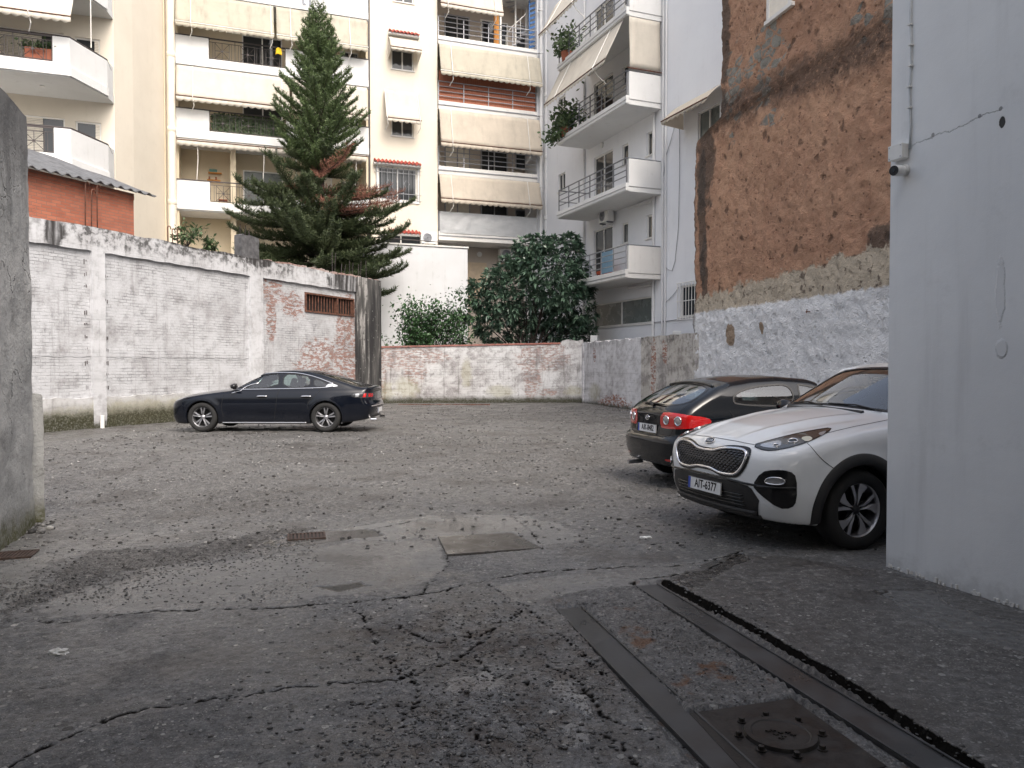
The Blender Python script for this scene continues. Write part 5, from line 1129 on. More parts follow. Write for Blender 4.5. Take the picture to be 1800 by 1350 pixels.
    # cables
    def cable(pts, r=.014): MB().tube([(*[P(a, b)[0]], -.04, P(a, b)[1]) for a, b in pts], r, 5).build('cable', M['rail'], BC, smooth=True)
    cable([(1188, 220), (1180, 250), (1172, 275), (1168, 310)]); cable([(1196, 215), (1196, 300), (1194, 400), (1188, 460), (1183, 476), (1176, 474), (1171, 470)]); cable([(1171, 532), (1180, 524), (1190, 512), (1194, 505)])
    cable([(1030, 578), (1100, 572), (1160, 566), (1205, 560)], .02)
white_building()
ac_unit(FG, FG.x(1077), FG.z(1077, 392), -.35, 'air conditioner unit hung between two white balconies above a glass door', rot=0)
ac_unit(FG, FG.x(1042, -1.2), 2.30, -1.1, 'air conditioner unit on the rear wall right of the broad leaved tree', rot=math.radians(-35))
ac_unit(FG, FG.x(1186, -.6), 2.28, -.5, 'air conditioner unit half hidden behind the rear wall under the barred window', rot=math.radians(-35))
def c_things():
    for i, (px, py, z, lab, n) in enumerate(((1010, 200, ZC[2], 'trailing shrub spilling through the rails of the awning balcony', 700), (983, 70, ZC[3], 'leafy pot plant at the far end of the top right balcony', 420))):
        e = thing_on(FG, -5.5, -1.5, z+.25, 'balcony_plant', lab, 'plant'); MB().lathe([(0, 0), (.2, 0), (.26, .4), (.23, .42), (0, .42)], 18).build('pot', M['terracotta'], e)
        leafy(e, n, (.55 if i == 0 else .4, .28, .45), .2, 'weed', 15+i, 'foliage', .45)
        if i == 0:
            o = leafy(e, 350, (.5, .25, .3), .2, 'weed', 19, 'trailing_foliage', -.1); o.location = (-.6, -.2, .1)
    e = thing_on(FG, FG.x(1066, -1), -1.0, ZC[0]+.21, 'drying_towel', 'blue and white towels on a rack on the lowest white balcony', 'towel'); MB().box(-.5, .5, -.02, .02, .3, 1.2).build('towel', simple('pale_blue_cloth', (.2, .32, .42)), e, bev=.01)
    e = thing_on(FG, FG.x(1048, -1), -.6, ZC[0]+.21, 'orange_chair', 'orange cloth covered chair on the lowest white balcony', 'chair'); MB().box(-.3, .3, -.25, .25, .35, .5).build('seat', M['orangecloth'], e, bev=.03); MB().box(-.3, .3, .2, .28, .5, .95).build('backrest', M['orangecloth'], e, bev=.03)
    for sx in (-.25, .25):
        for sy in (-.2, .2): MB().tube([(sx, sy, 0), (sx, sy, .35)], .02, 6).build('leg', M['iron'], e)
c_things()
# ------------------------------------------------------------------ red brick shed
def shed():
    X = FW.x; xr = X(255); e = empty('brick_shed', FW, label='red brick shed with corrugated roof behind the white wall', cat='shed')
    m = Mt('red_brick'); a, b, c = m.xyz(); v = m.warp(m.comb(m.add(a, b), c, 0.0), 3, .02); col, f = m.brick(v, .25, .078, .008, .2, c1=(1, 1, 1), c2=(.3, .3, .3)); n = m.noise(3, det=6); n2 = m.noise(1, det=4)
    cc = m.mix(col, (.27, .08, .045), (.38, .13, .075)); cc = m.mix(m.mul(f, .85), cc, (.20, .13, .10)); cc = m.mix(m.mul(m.rng(n2, .4, .7), .4), cc, (.16, .07, .05)); cc = m.mix(m.mul(m.rng(n, .5, .7), .4), cc, (.2, .07, .045)); cc = m.mix(m.mul(m.rng(m.add(c, m.mul(n, .4)), 6.2, 6.5), .8), cc, (.12, .1, .09))
    mat = m.out(cc, .9, m.bump(m.math('SUBTRACT', m.mul(n, .5), f), .7, .01)); y0 = .34
    zr = FW.px(255, 350)[1]; xl = -5
    mb = MB(); mb.prism([(xl, y0), (xr, y0), (xr, y0+5), (xl, y0+5)], 4.6, zr); mb.prism([(xl, y0+.2), (xr-.02, y0+.2), (xr-.02, y0+5), (xl, y0+5)], zr, zr+.02); mb.build('wall', mat, e)
    ze = FW.px(270, 343)[1]; zl = FW.px(66, 296)[1]; xo = X(281); n = 28*9; xs = np.linspace(xl, xo, n+1); per = .30; wv = .035*np.sin((xs-xo)/per*2*PI)
    zE = zl+(ze-zl)*(xs-X(66))/(X(270)-X(66))+.02; rows = []; ys = np.linspace(y0-.28, y0+6, 30)
    P = np.stack([np.stack([xs, np.full_like(xs, yy), zE+wv+(yy-y0+.28)*.36+.015*np.sin(yy*3+xs)], -1) for yy in ys], 1)
    mb = MB(); mb.grid(P); mr = Mt('weathered_corrugated_sheet'); nn = mr.noise(1, mr.map(mr.co, (6, .8, 1)), det=6, rough=.7); n3 = mr.noise(3, det=6); mr.out(mr.mix(mr.mul(mr.rng(n3, .4, .7), .6), mr.mix(nn, (.07, .073, .08), (.16, .165, .175)), (.05, .05, .05)), .8, mr.bump(nn, .3, .01))
    o = mb.build('roof', mr.m, e, smooth=True); s = o.modifiers.new('s', 'SOLIDIFY'); s.thickness = .02
    MB().prismy([(xl, zr-.02), (xr, zr-.02), (xr, ze-.01), (xl, zl+(zl-ze)*.4+.04)], y0-.02, y0+.4).build('roof_beam', mat, e)
shed()
# ------------------------------------------------------------------ vegetation
def needles(paths, mat, name, parent, ln=.12, wd=.022, step=.03, seed=1):
    """paths: list of (pts array (k,3)); needles as thin triangles around each"""
    rg = np.random.default_rng(seed); C = []; T = []
    for p in paths:
        p = np.asarray(p); seg = np.linalg.norm(np.diff(p, axis=0), axis=1); L = seg.sum(); n = max(3, int(L/step)); s = np.linspace(0, L, n); cs = np.r_[0, np.cumsum(seg)]
        q = np.stack([np.interp(s, cs, p[:, i]) for i in range(3)], -1); t = np.gradient(q, axis=0); t /= np.linalg.norm(t, axis=1, keepdims=True)+1e-9; C.append(q); T.append(t)
    C = np.concatenate(C); T = np.concatenate(T); C = np.repeat(C, 3, 0); T = np.repeat(T, 3, 0); n = len(C)
    d = rg.normal(size=(n, 3)); d[:, 2] += .35; d = d-T*(d*T).sum(1, keepdims=True); d /= np.linalg.norm(d, axis=1, keepdims=True)+1e-9; d = d*.75+T*.7; d /= np.linalg.norm(d, axis=1, keepdims=True)
    s = np.cross(d, rg.normal(size=(n, 3))); s /= np.linalg.norm(s, axis=1, keepdims=True)+1e-9; L = ln*(.6+.7*rg.random((n, 1)))
    C = C+rg.normal(size=(n, 3))*.008
    V = np.stack([C-s*wd/2, C+s*wd/2, C+d*L], 1).reshape(-1, 3); F = np.arange(n*3).reshape(-1, 3)
    return np_mesh(name, V, F, mat, parent)
def pine():
    base = at(563, 600, 33.6); bx, by = base.x, base.y
    e = empty('norfolk_pine', loc=(bx, by, 0), label='tall dark green pine with a browned middle rising behind the white wall', cat='tree')
    zof = lambda py: CH+(642-py)*by/FPX
    top = zof(24); rg = np.random.default_rng(21)
    MB().tube([(0, 0, -.2), (.05, 0, 4), (.12, 0, 8), (.02, 0, 12), (-.12, 0, top-.6), (-.14, 0, top-.1)], [.24, .2, .15, .1, .04, .01], 10).build('trunk', M['bark'], e, smooth=True)
    prof = [(24, .05), (50, .55), (80, .85), (110, 1.05), (150, 1.3), (185, 1.7), (215, 1.95), (250, 1.75), (275, 1.45), (300, 1.2)]
    green, dead, low, wood = [], [], [], MB()
    def branch(z0, az, L, pitch, curve, store, dens=.085, bl=.4, sub=True, drop=0):
        n = 12; pts = []; x = y = 0; z = z0; pi_ = pitch; st = L/n; r0 = .08
        ca, sa = math.cos(az), math.sin(az); x, y = ca*r0, sa*r0
        for i in range(n+1):
            pts.append((x, y, z)); pi_ = pitch+curve*(i/n)**1.3-drop*math.sin(i/n*PI); x += ca*math.cos(pi_)*st; y += sa*math.cos(pi_)*st; z += math.sin(pi_)*st
        pts = np.array(pts); wood.tube([tuple(p) for p in pts], [.028*(1-i/(n+1))+.006 for i in range(n+1)], 5)
        store.append(pts[2:])
        m_ = int(L/dens)
        for i in range(m_):
            u = .15+.85*(i+rg.random())/m_; k = u*n; k0 = min(int(k), n-1); p = pts[k0]+(pts[k0+1]-pts[k0])*(k-k0); t = pts[k0+1]-pts[k0]; t = t/np.linalg.norm(t)
            sd_ = np.array([-sa, ca, 0])*(1 if i % 2 else -1); ll = bl*(1-u*.65)*(.7+.5*rg.random()); d = sd_*.8+t*.65+np.array([0, 0, .12+.3*rg.random()]); d /= np.linalg.norm(d)
            store.append(np.array([p, p+d*ll*.5, p+d*ll+np.array([0, 0, ll*.22])]))
    py = 29
    while py < 300:
        r = np.interp(py, [a for a, b in prof], [b for a, b in prof]); z = zof(py)-r*.42; nb = 5 if py < 60 else 7; a0 = rg.random()*6.28
        for i in range(nb):
            az = a0+i*2*PI/nb+rg.normal(0, .12); L = r*(.85+.3*rg.random())/math.cos(.5); fr = min(1, max(0, (py-30)/200))
            branch(z+rg.normal(0, .05), az, max(.3, L), math.radians(42-24*fr), math.radians(12+16*fr), green, bl=.32+.15*min(1, r), dens=.088)
        py += 9+.02*py
    # sparse lower tiers, partly dead
    for py, L0, nb, deadp, pit in ((292, 2.0, 5, .1, 20), (318, 3.6, 4, .1, 8), (335, 2.8, 6, .6, 2), (352, 3.6, 7, .5, 2), (370, 3.2, 7, .45, 0), (392, 4.0, 9, .15, 12), (405, 3.6, 9, .1, 10), (420, 4.2, 10, 0, 14), (435, 3.6, 10, 0, 10), (450, 4.3, 10, 0, 12), (466, 3.8, 10, .0, 8), (482, 4.2, 10, 0, 9), (498, 3.7, 10, 0, 6), (515, 3.9, 10, 0, 4), (532, 3.3, 9, 0, 0)):
        a0 = rg.random()*6.28
        for i in range(nb):
            az = a0+i*2*PI/nb+rg.normal(0, .2); L = L0*(.68+.42*rg.random()); c = math.cos(az)
            isd = rg.random() < deadp and (c > -.1 or rg.random() < .2)
            if math.sin(az) > .3: L *= .6                     # away from the facade side
            branch(zof(py)+rg.normal(0, .15), az, L, math.radians(pit+rg.normal(0, 9)), math.radians(30), dead if isd else low, dens=.08, bl=.68 if not isd else .5, drop=math.radians(14))
    for az, L, zz, pit in ((.05, 3.6, 352, 4), (.1, 3.4, 372, 6), (-.2, 3.2, 384, 6), (-.45, 3.0, 376, 0), (-1.1, 2.2, 378, -8), (.15, 3.0, 345, 2), (-.3, 2.8, 356, 2), (-.7, 2.6, 340, -8), (-1.0, 2.4, 360, -10), (-1.7, 2.0, 350, -20), (.0, 2.4, 372, 0), (.25, 3.0, 335, 4), (-.5, 2.6, 350, -6), (-1.3, 1.9, 300, -25), (-.9, 2.6, 368, -12), (3.3, 2.0, 340, 0), (-1.9, 2.2, 330, -15), (-.15, 3.3, 362, 0), (-1.2, 2.4, 345, -20)):
        branch(zof(zz), az, L, math.radians(pit), math.radians(20), dead, dens=.09, bl=.5, drop=.15)
    wood.build('branches', M['bark'], e, smooth=True)
    needles(green, M['pine'], 'crown', e, .13, .028, .026, 1); needles(low, M['pinelow'], 'lower_foliage', e, .15, .03, .028, 2); needles(dead, M['pinedead'], 'dead_foliage', e, .15, .022, .045, 3)
pine()
def leafmesh(C, D, size, wid, mat, parent, name, seed, droop=.25):
    """bent leaves: C centres, D directions"""
    rg = np.random.default_rng(seed); n = len(C); D = D/np.linalg.norm(D, axis=1, keepdims=True); S = np.cross(D, np.array([0, 0, 1.])+rg.normal(0, .35, (n, 3))); S /= np.linalg.norm(S, axis=1, keepdims=True)+1e-9
    L = size*(.65+.7*rg.random((n, 1))); Wd = L*wid; dn = np.array([0, 0, -1.])
    p0 = C; m1 = C+D*L*.5; tip = C+D*L+dn*L*droop
    V = np.stack([p0, m1+S*Wd, tip, m1-S*Wd], 1).reshape(-1, 3); F = np.arange(n*4).reshape(-1, 4)
    return np_mesh(name, V, F, mat, parent)
def loquat():
    Y0 = 33.8; b = at(925, 600, Y0); e = empty('broadleaf_tree', loc=(b.x, Y0, 0), label='round dark broad leaved tree behind the rear brick wall', cat='tree'); rg = np.random.default_rng(31)
    blobs = [(905,515,48,0),(950,470,44,-.3),(990,440,32,0),(975,500,50,-.5),(1005,540,40,-.3),(925,440,26,.2),(880,545,36,-.2),(850,520,26,0),(945,545,45,.3),(1010,585,34,.2),(985,575,38,.4),(868,575,30,.4),(915,590,24,.3),(835,555,20,.2),(1015,500,26,.1),(955,425,18,0),(985,600,26,.4),(1000,425,16,.1),(1028,505,16,.0),(1022,570,14,0),(840,505,14,0),(870,490,22,0),(890,470,18,0),(915,460,22,.2),(1020,470,12,0)]
    C = []; D = []; wood = MB()
    wood.tube([(0, .3, -.2), (.1, .2, 1.5), (.3, .1, 3), (.5, 0, 4.5)], [.2, .17, .12, .05], 8)
    for px, py, r, dy in blobs:
        q = at(px, py, Y0+dy); c = np.array([q.x-b.x, dy, q.z]); R = r*Y0/FPX; wood.tube([(.1, .2, 1.4), ((c[0])*.4, .1+dy*.5, 1.4+(c[2]-1.4)*.5), tuple(c)], [.045, .028, .01], 5)
        n = int(50*(R/.8)**2)+11
        for i in range(n):
            d = rg.normal(size=3); d /= np.linalg.norm(d); rad = R*(.6+.5*rg.random()**.6); cc = c+d*rad*np.array([1, .9, .85]); up = d*.9+np.array([0, 0, .25])
            m_ = 11; a = rg.normal(size=(m_, 3))*.75+up; C.append(np.repeat(cc[None], m_, 0)); D.append(a)
    wood.build('trunk', M['bark'], e, smooth=True)
    leafmesh(np.concatenate(C), np.concatenate(D), .27, .17, M['loquat'], e, 'crown', 5)
loquat()
def bush():
    Y0 = 32.9; b = at(742, 600, Y0); e = empty('bush', loc=(b.x, Y0, 0), label='loose green bush with small leaves behind the red capped wall', cat='bush'); rg = np.random.default_rng(41); C = []; D = []; wood = MB()
    for i in range(95):
        px = rg.normal(742, 32) if i > 14 else rg.uniform(790, 818); py = rg.uniform(528, 600); 
        q = at(px, max(py, 526+abs(px-742)*.28), Y0+rg.uniform(-.4, .5)); c = np.array([q.x-b.x, q.y-Y0, q.z]); wood.tube([(c[0]*.35, 0, .5), (c[0]*.7, c[1]*.6, c[2]*.6), tuple(c)], [.02, .014, .005], 4)
        n = 60; t = rg.random((n, 1)); base = np.array([c[0]*.7, c[1]*.6, c[2]*.6]); cc = base+(c-base)*(.25+.85*t)+rg.normal(0, .2, (n, 3)); C.append(cc); D.append(rg.normal(size=(n, 3))+np.array([0, 0, .4]))
    wood.build('stems', M['bark'], e); leafmesh(np.concatenate(C), np.concatenate(D), .15, .3, M['bush'], e, 'foliage', 6, .1)
    # slim leaning sapling between the bush and the tree
    e = empty('sapling', loc=(at(815, 600, 33.2).x, 33.2, 0), label='thin bare stemmed sapling between the bush and the broad leaved tree', cat='sapling')
    f = lambda px, py: tuple(at(px, py, 33.2)-Vector((at(815, 600, 33.2).x, 33.2, 0)))
    wood = MB(); tips = [(800, 520), (812, 512), (822, 530), (806, 545), (790, 548), (828, 560), (795, 572)]
    wood.tube([f(817, 612), f(812, 590), f(803, 565), f(800, 545)], [.03, .025, .018, .01], 5)
    C = []; D = []
    for t in tips: a = f(806, 575); tt = f(*t); wood.tube([a, tt], [.012, .005], 4); n = 45; C.append(np.array(tt)+rg.normal(0, .16, (n, 3))); D.append(rg.normal(size=(n, 3)))
    wood.build('stem', M['bark'], e); leafmesh(np.concatenate(C), np.concatenate(D), .13, .26, M['bush'], e, 'foliage', 7, .1)
bush()
def weeds():
    for px, py, s, lab in ((337, 428, .55, 'small weed bush growing on the wall top beside the rebars'), (378, 436, .38, 'smaller weed on the wall top left of the column stump')):
        x = FW.x(px); e = empty('wall_weed', label=lab, cat='weed', group='weeds growing on the white wall'); e.matrix_world = FW.M @ Matrix.Translation((x, .1, 4.97)); rg = np.random.default_rng(int(px)); wood = MB(); C = []; D = []
        for i in range(16):
            a = rg.uniform(0, 6.28); t = (math.cos(a)*s*rg.uniform(.3, 1.1), math.sin(a)*s*.5, s*rg.uniform(.35, 1.2)); wood.tube([(0, 0, 0), (t[0]*.5, t[1]*.5, t[2]*.6), t], [.01, .007, .003], 4); n = 14; u = rg.random((n, 1)); C.append(np.array(t)*(.4+.6*u)+rg.normal(0, .03, (n, 3))); D.append(rg.normal(size=(n, 3))+np.array([0, 0, .5]))
        wood.build('stem', M['bark'], e); leafmesh(np.concatenate(C), np.concatenate(D), .16, .2, M['weed'], e, 'leaves', int(px), .15)
weeds()
# ================================================================== cars: body from a smooth implicit field, every lamp, pane and trim draped on it as its own mesh
class Cur:
    def __init__(s, keys, sig=.05):
        keys = sorted(keys); x = np.array([k[0] for k in keys], float); v = np.array([k[1] for k in keys], float); s.x = np.linspace(x[0]-.6, x[-1]+.6, 1400); y = np.interp(s.x, x, v); d = s.x[1]-s.x[0]; n = int(3*sig/d)+1; k = np.exp(-.5*(np.arange(-n, n+1)*d/sig)**2); k /= k.sum(); s.y = np.convolve(np.pad(y, n, mode='edge'), k, 'valid')
    def __call__(s, x): return np.interp(x, s.x, s.y)
def smax(a, b, k):
    h = np.maximum(k-np.abs(a-b), 0)/k; return np.maximum(a, b)+h*h*k*.25
def surface_nets(f, x0, x1, y0, y1, z0, z1, h):
    xs, ys, zs = np.arange(x0, x1+h, h), np.arange(y0, y1+h, h), np.arange(z0, z1+h, h); X, Y, Z = np.meshgrid(xs, ys, zs, indexing='ij'); F = f(X, Y, Z).astype(np.float32); s = F < 0
    nx, ny, nz = F.shape; acc = np.zeros((nx-1, ny-1, nz-1, 3), np.float32); cnt = np.zeros((nx-1, ny-1, nz-1), np.float32)
    cs = [(i, j, k) for i in (0, 1) for j in (0, 1) for k in (0, 1)]; sl = lambda o: tuple(slice(a, n-1+a) for a, n in zip(o, (nx, ny, nz)))
    for a in cs:
        for ax in range(3):
            if a[ax]: continue
            b = list(a); b[ax] = 1; Fa, Fb = F[sl(a)], F[sl(b)]; m = (Fa < 0) != (Fb < 0); t = np.where(m, Fa/(Fa-Fb+1e-12), 0)
            for c in range(3): acc[..., c] += np.where(m, a[c]+(t if c == ax else 0), 0)
            cnt += m
    act = cnt > 0; idx = np.full(act.shape, -1, np.int64); idx[act] = np.arange(act.sum()); ii = np.argwhere(act); V = (ii+acc[act]/cnt[act][:, None])*h+np.array([x0, y0, z0]); Q = []
    for ax in range(3):
        o = [slice(1, -1)]*3; o[ax] = slice(0, -1); p = [slice(1, -1)]*3; p[ax] = slice(1, None); A, B = s[tuple(o)], s[tuple(p)]
        e = np.argwhere(A != B); 
        if not len(e): continue
        fl = A[tuple(e.T)]; e = e+np.array([0 if a == ax else 1 for a in range(3)]); u, v = [(1, 2), (2, 0), (0, 1)][ax]; du = np.zeros(3, int); dv = np.zeros(3, int); du[u] = 1; dv[v] = 1
        g = lambda q: idx[tuple(q.T)]; q = np.stack([g(e-du-dv), g(e-dv), g(e), g(e-du)], 1); q[~fl] = q[~fl][:, ::-1]; Q.append(q)
    return V, np.concatenate(Q)
def grad(f, P, e=.003):
    G = np.empty_like(P)
    for a in range(3):
        d = np.zeros(3); d[a] = e; q, r = P+d, P-d; G[:, a] = (f(q[:,0], q[:,1], q[:,2])-f(r[:,0], r[:,1], r[:,2]))/(2*e)
    return G
def chaikin(p, n=2, closed=True):
    p = [np.array(q, float) for q in p]
    for _ in range(n):
        o = []; m = len(p)
        for i in range(m if closed else m-1):
            a, b = p[i], p[(i+1) % m]; o += [a*.75+b*.25, a*.25+b*.75]
        if not closed: o = [p[0]]+o+[p[-1]]
        p = o
    return p
def inset(poly, d):
    n = len(poly); a = sum(poly[i][0]*poly[(i+1)%n][1]-poly[(i+1)%n][0]*poly[i][1] for i in range(n)); sg = 1 if a > 0 else -1; o = []
    for i in range(n):
        p, q, r = poly[i-1], poly[i], poly[(i+1)%n]; t1 = q-p; t2 = r-q; t1 = t1/(np.linalg.norm(t1)+1e-9); t2 = t2/(np.linalg.norm(t2)+1e-9); n1 = np.array([-t1[1], t1[0]])*sg; n2 = np.array([-t2[1], t2[0]])*sg; b = n1+n2; L = np.linalg.norm(b); b = b/(L+1e-9); k = 1/max(.45, b.dot(n1)); o.append(q+b*d*k)
    return o
def resamp(p, step, closed=True):
    o = []; m = len(p)
    for i in range(m if closed else m-1):
        a, b = p[i], p[(i+1) % m]; k = max(1, int(np.linalg.norm(b-a)/step))
        for j in range(k): o.append(a+(b-a)*j/k)
    if not closed: o.append(p[-1])
    return o
class Car:
    def __init__(s, name, spec, paint, loc, rz, scale=1.0, label='', lift=0):
        s.sp = spec; s.root = empty(name, loc=(loc[0], loc[1], lift), rz=rz, label=label, cat='car'); s.root.scale = (scale,)*3; s.paint = paint; s.del_ = []
        f = s.f = spec['f']; V, F = surface_nets(f, *spec['box'], spec.get('h', .024))
        V = V.astype(float)
        for _ in range(4):
            g = grad(f, V); fv = f(V[:,0], V[:,1], V[:,2]); st = fv[:, None]*g/((g*g).sum(1, keepdims=True)+1e-6); n = np.linalg.norm(st, axis=1, keepdims=True); V = V-st*np.minimum(1, .012/(n+1e-9))
        s.V, s.F = V, F; s.N = -0+grad(f, V, .006); s.N /= np.linalg.norm(s.N, axis=1, keepdims=True)+1e-9
        s.bvh = BVHTree.FromPolygons([Vector(v) for v in V], [tuple(int(i) for i in q) for q in F]); s.C = V[F].mean(1); a = V[F]; s.FN = np.cross(a[:,2]-a[:,0], a[:,3]-a[:,1]); s.FN /= np.linalg.norm(s.FN, axis=1, keepdims=True)+1e-12
        s.keep = np.ones(len(F), bool)
    def basis(s, D):
        D = np.array(D, float); D /= np.linalg.norm(D); U = np.cross(D, [0, 0, 1.]) if abs(D[2]) < .95 else np.array([0, 1., 0]); U /= np.linalg.norm(U); return D, U, np.cross(U, D)
    def uv(s, pts, B): return [np.array([np.dot(p, B[1]), np.dot(p, B[2])]) for p in pts]
    def hit(s, uv, B, off=0):
        D, U, Vv = B; P = []; 
        for q in uv:
            o = U*q[0]+Vv*q[1]-D*8; h = s.bvh.ray_cast(Vector(o), Vector(D))
            if h[0] is None: h = s.bvh.find_nearest(Vector(o+D*(8-.0)-D*1.2))
            P.append(h[0][:])
        P = np.array(P); N = grad(s.f, P, .006); N /= np.linalg.norm(N, axis=1, keepdims=True)+1e-9; return P+N*off, N
    def patch(s, name, uvp, B, mat, off=.002, hole=None, res=.05, parent=None, smooth_out=True):
        x = np.array([p[0] for p in uvp]); y = np.array([p[1] for p in uvp]); out = resamp(uvp, res*.6); pts = list(out); edges = [(i, (i+1) % len(out)) for i in range(len(out))]
        if hole is not None: h = resamp(hole, res*.6); k = len(pts); pts += h; edges += [(k+i, k+(i+1) % len(h)) for i in range(len(h))]
        gx, gy = np.meshgrid(np.arange(x.min(), x.max(), res), np.arange(y.min(), y.max(), res)); gx = gx.ravel(); gy = gy.ravel(); ins = inpoly(gx, gy, inset(uvp, .012) if True else uvp)
        if hole is not None: ins &= ~inpoly(gx, gy, inset(hole, -.01))
        pts += [np.array([a, b]) for a, b in zip(gx[ins], gy[ins])]
        r = delaunay_2d_cdt([Vector(p) for p in pts], edges, [], 0, 1e-5); vs = np.array([p[:] for p in r[0]]); fs = np.array([t for t in r[2] if len(t) == 3]); c = vs[fs].mean(1); ok = inpoly(c[:,0], c[:,1], uvp)
        if hole is not None: ok &= ~inpoly(c[:,0], c[:,1], hole)
        fs = fs[ok]; P, N = s.hit(vs, B, off); a = P[fs]; nn = np.cross(a[:,1]-a[:,0], a[:,2]-a[:,0]); fl = (nn*N[fs[:,0]]).sum(1) < 0; fs[fl] = fs[fl][:, ::-1]
        return np_mesh(name, P, fs, mat, parent or s.root, smooth=True, N=N)
    def panel(s, name, pts, D, mat, off=.002, ch=2, **k):
        B = s.basis(D); return s.patch(name, chaikin(s.uv(pts, B), ch), B, mat, off, **k)
    def pane(s, name, pts, D, glass, band=.035, ch=2, trim='black', chrome=None, tint=None):
        B = s.basis(D); p = chaikin(s.uv(pts, B), ch); q = inset(p, band); dl = inset(p, band*.45)
        m = inpoly(s.C @ B[1], s.C @ B[2], dl) & ((s.FN @ B[0]) < -.12)
        # only the sheet that faces the ray
        s.keep &= ~m
        fr = s.patch(name+'_trim', p, B, M[trim], .003, hole=q, res=.04); g = s.patch(name, inset(p, band*.5), B, M[glass], -.003, res=.07); fr.parent = g
        if chrome: P, _ = s.hit(resamp(p, .03), B, .004); MB().tube(P.tolist(), .009, 6, closed=True).build('chrome_trim', M['chrome'], g, smooth=True)
        return g
    def strip(s, name, pts, D, w, mat, off=.0025, ch=2, closed=False, parent=None, step=.03):
        B = s.basis(D); p = resamp(chaikin(s.uv(pts, B), ch, closed) if ch else [np.array(q) for q in s.uv(pts, B)], step, closed); n = len(p); L = []; R = []
        for i in range(n):
            a = p[i-1] if (closed or i) else p[i]; b = p[(i+1) % n] if (closed or i < n-1) else p[i]; t = b-a; t = t/(np.linalg.norm(t)+1e-9); nn = np.array([-t[1], t[0]]); L.append(p[i]+nn*w/2); R.append(p[i]-nn*w/2)
        P, N = s.hit(L+R, B, off); F = [[i, (i+1) % n, n+(i+1) % n, n+i] for i in range(n if closed else n-1)]; F = np.array(F); a = P[F]; nn = np.cross(a[:,2]-a[:,0], a[:,3]-a[:,1]); fl = (nn*N[F[:,0]]).sum(1) < 0; F[fl] = F[fl][:, ::-1]
        return np_mesh(name, P, F, mat, parent or s.root, smooth=True, N=N)
    def bar(s, name, pts, D, r, mat, off=.004, ch=2, closed=False, parent=None, step=.03):
        B = s.basis(D); p = resamp(chaikin(s.uv(pts, B), ch, closed), step, closed); P, N = s.hit(p, B, off); return MB().tube(P.tolist(), r, 8, closed=closed).build(name, mat, parent or s.root, smooth=True)
    def arch(s, xw, zc, R, prof, mat, side, name='arch_lip', a0=-25, a1=205):
        B = s.basis((0, -side, 0)); an = np.radians(np.linspace(a0, a1, 72)); rows = []; n0 = None
        pr = s.hit([np.array([np.dot((xw+math.cos(a)*(R+.03), 0, zc+math.sin(a)*(R+.03)), B[1]), zc+math.sin(a)*(R+.03)]) for a in an], B)[0]
        P = np.zeros((len(an), len(prof), 3))
        for j, (dr, off) in enumerate(prof):
            if dr >= .0:
                q, N = s.hit([np.array([np.dot((xw+math.cos(a)*(R+max(dr, .012)), 0, zc+math.sin(a)*(R+max(dr, .012))), B[1]), zc+math.sin(a)*(R+max(dr, .012))]) for a in an], B); y = q[:, 1]+side*off
            else: y = pr[:, 1]+side*off
            P[:, j, 0] = xw+np.cos(an)*(R+dr); P[:, j, 2] = zc+np.sin(an)*(R+dr); P[:, j, 1] = y
        ok = P[:, 0, 2] > s.sp['zb']-.02; P = P[ok]
        if side > 0: P = P[:, ::-1]
        mb = MB(); mb.grid(P[:, ::-1]); return mb.build(name, mat, s.root, smooth=True)
    def finish(s):
        well = np.zeros(len(s.F), bool)
        for xw in (0, -s.sp['wb']):
            r = np.hypot(s.C[:,0]-xw, s.C[:,2]-s.sp['wr']); well |= (r < s.sp['R']+.006) & (np.abs(s.C[:,1]) > s.sp['yin']-.03)
        under = (s.C[:,2] < s.sp['zb']+.05) & (s.FN[:,2] < -.93)
        dark = (well | under) & s.keep; b = s.keep & ~dark
        def sub(name, m, mat):
            F = s.F[m]; u, inv = np.unique(F, return_inverse=True); return np_mesh(name, s.V[u], inv.reshape(F.shape), mat, s.root, smooth=True, N=s.N[u])
        sub('body', b, s.paint); sub('underbody', dark, M['under'])
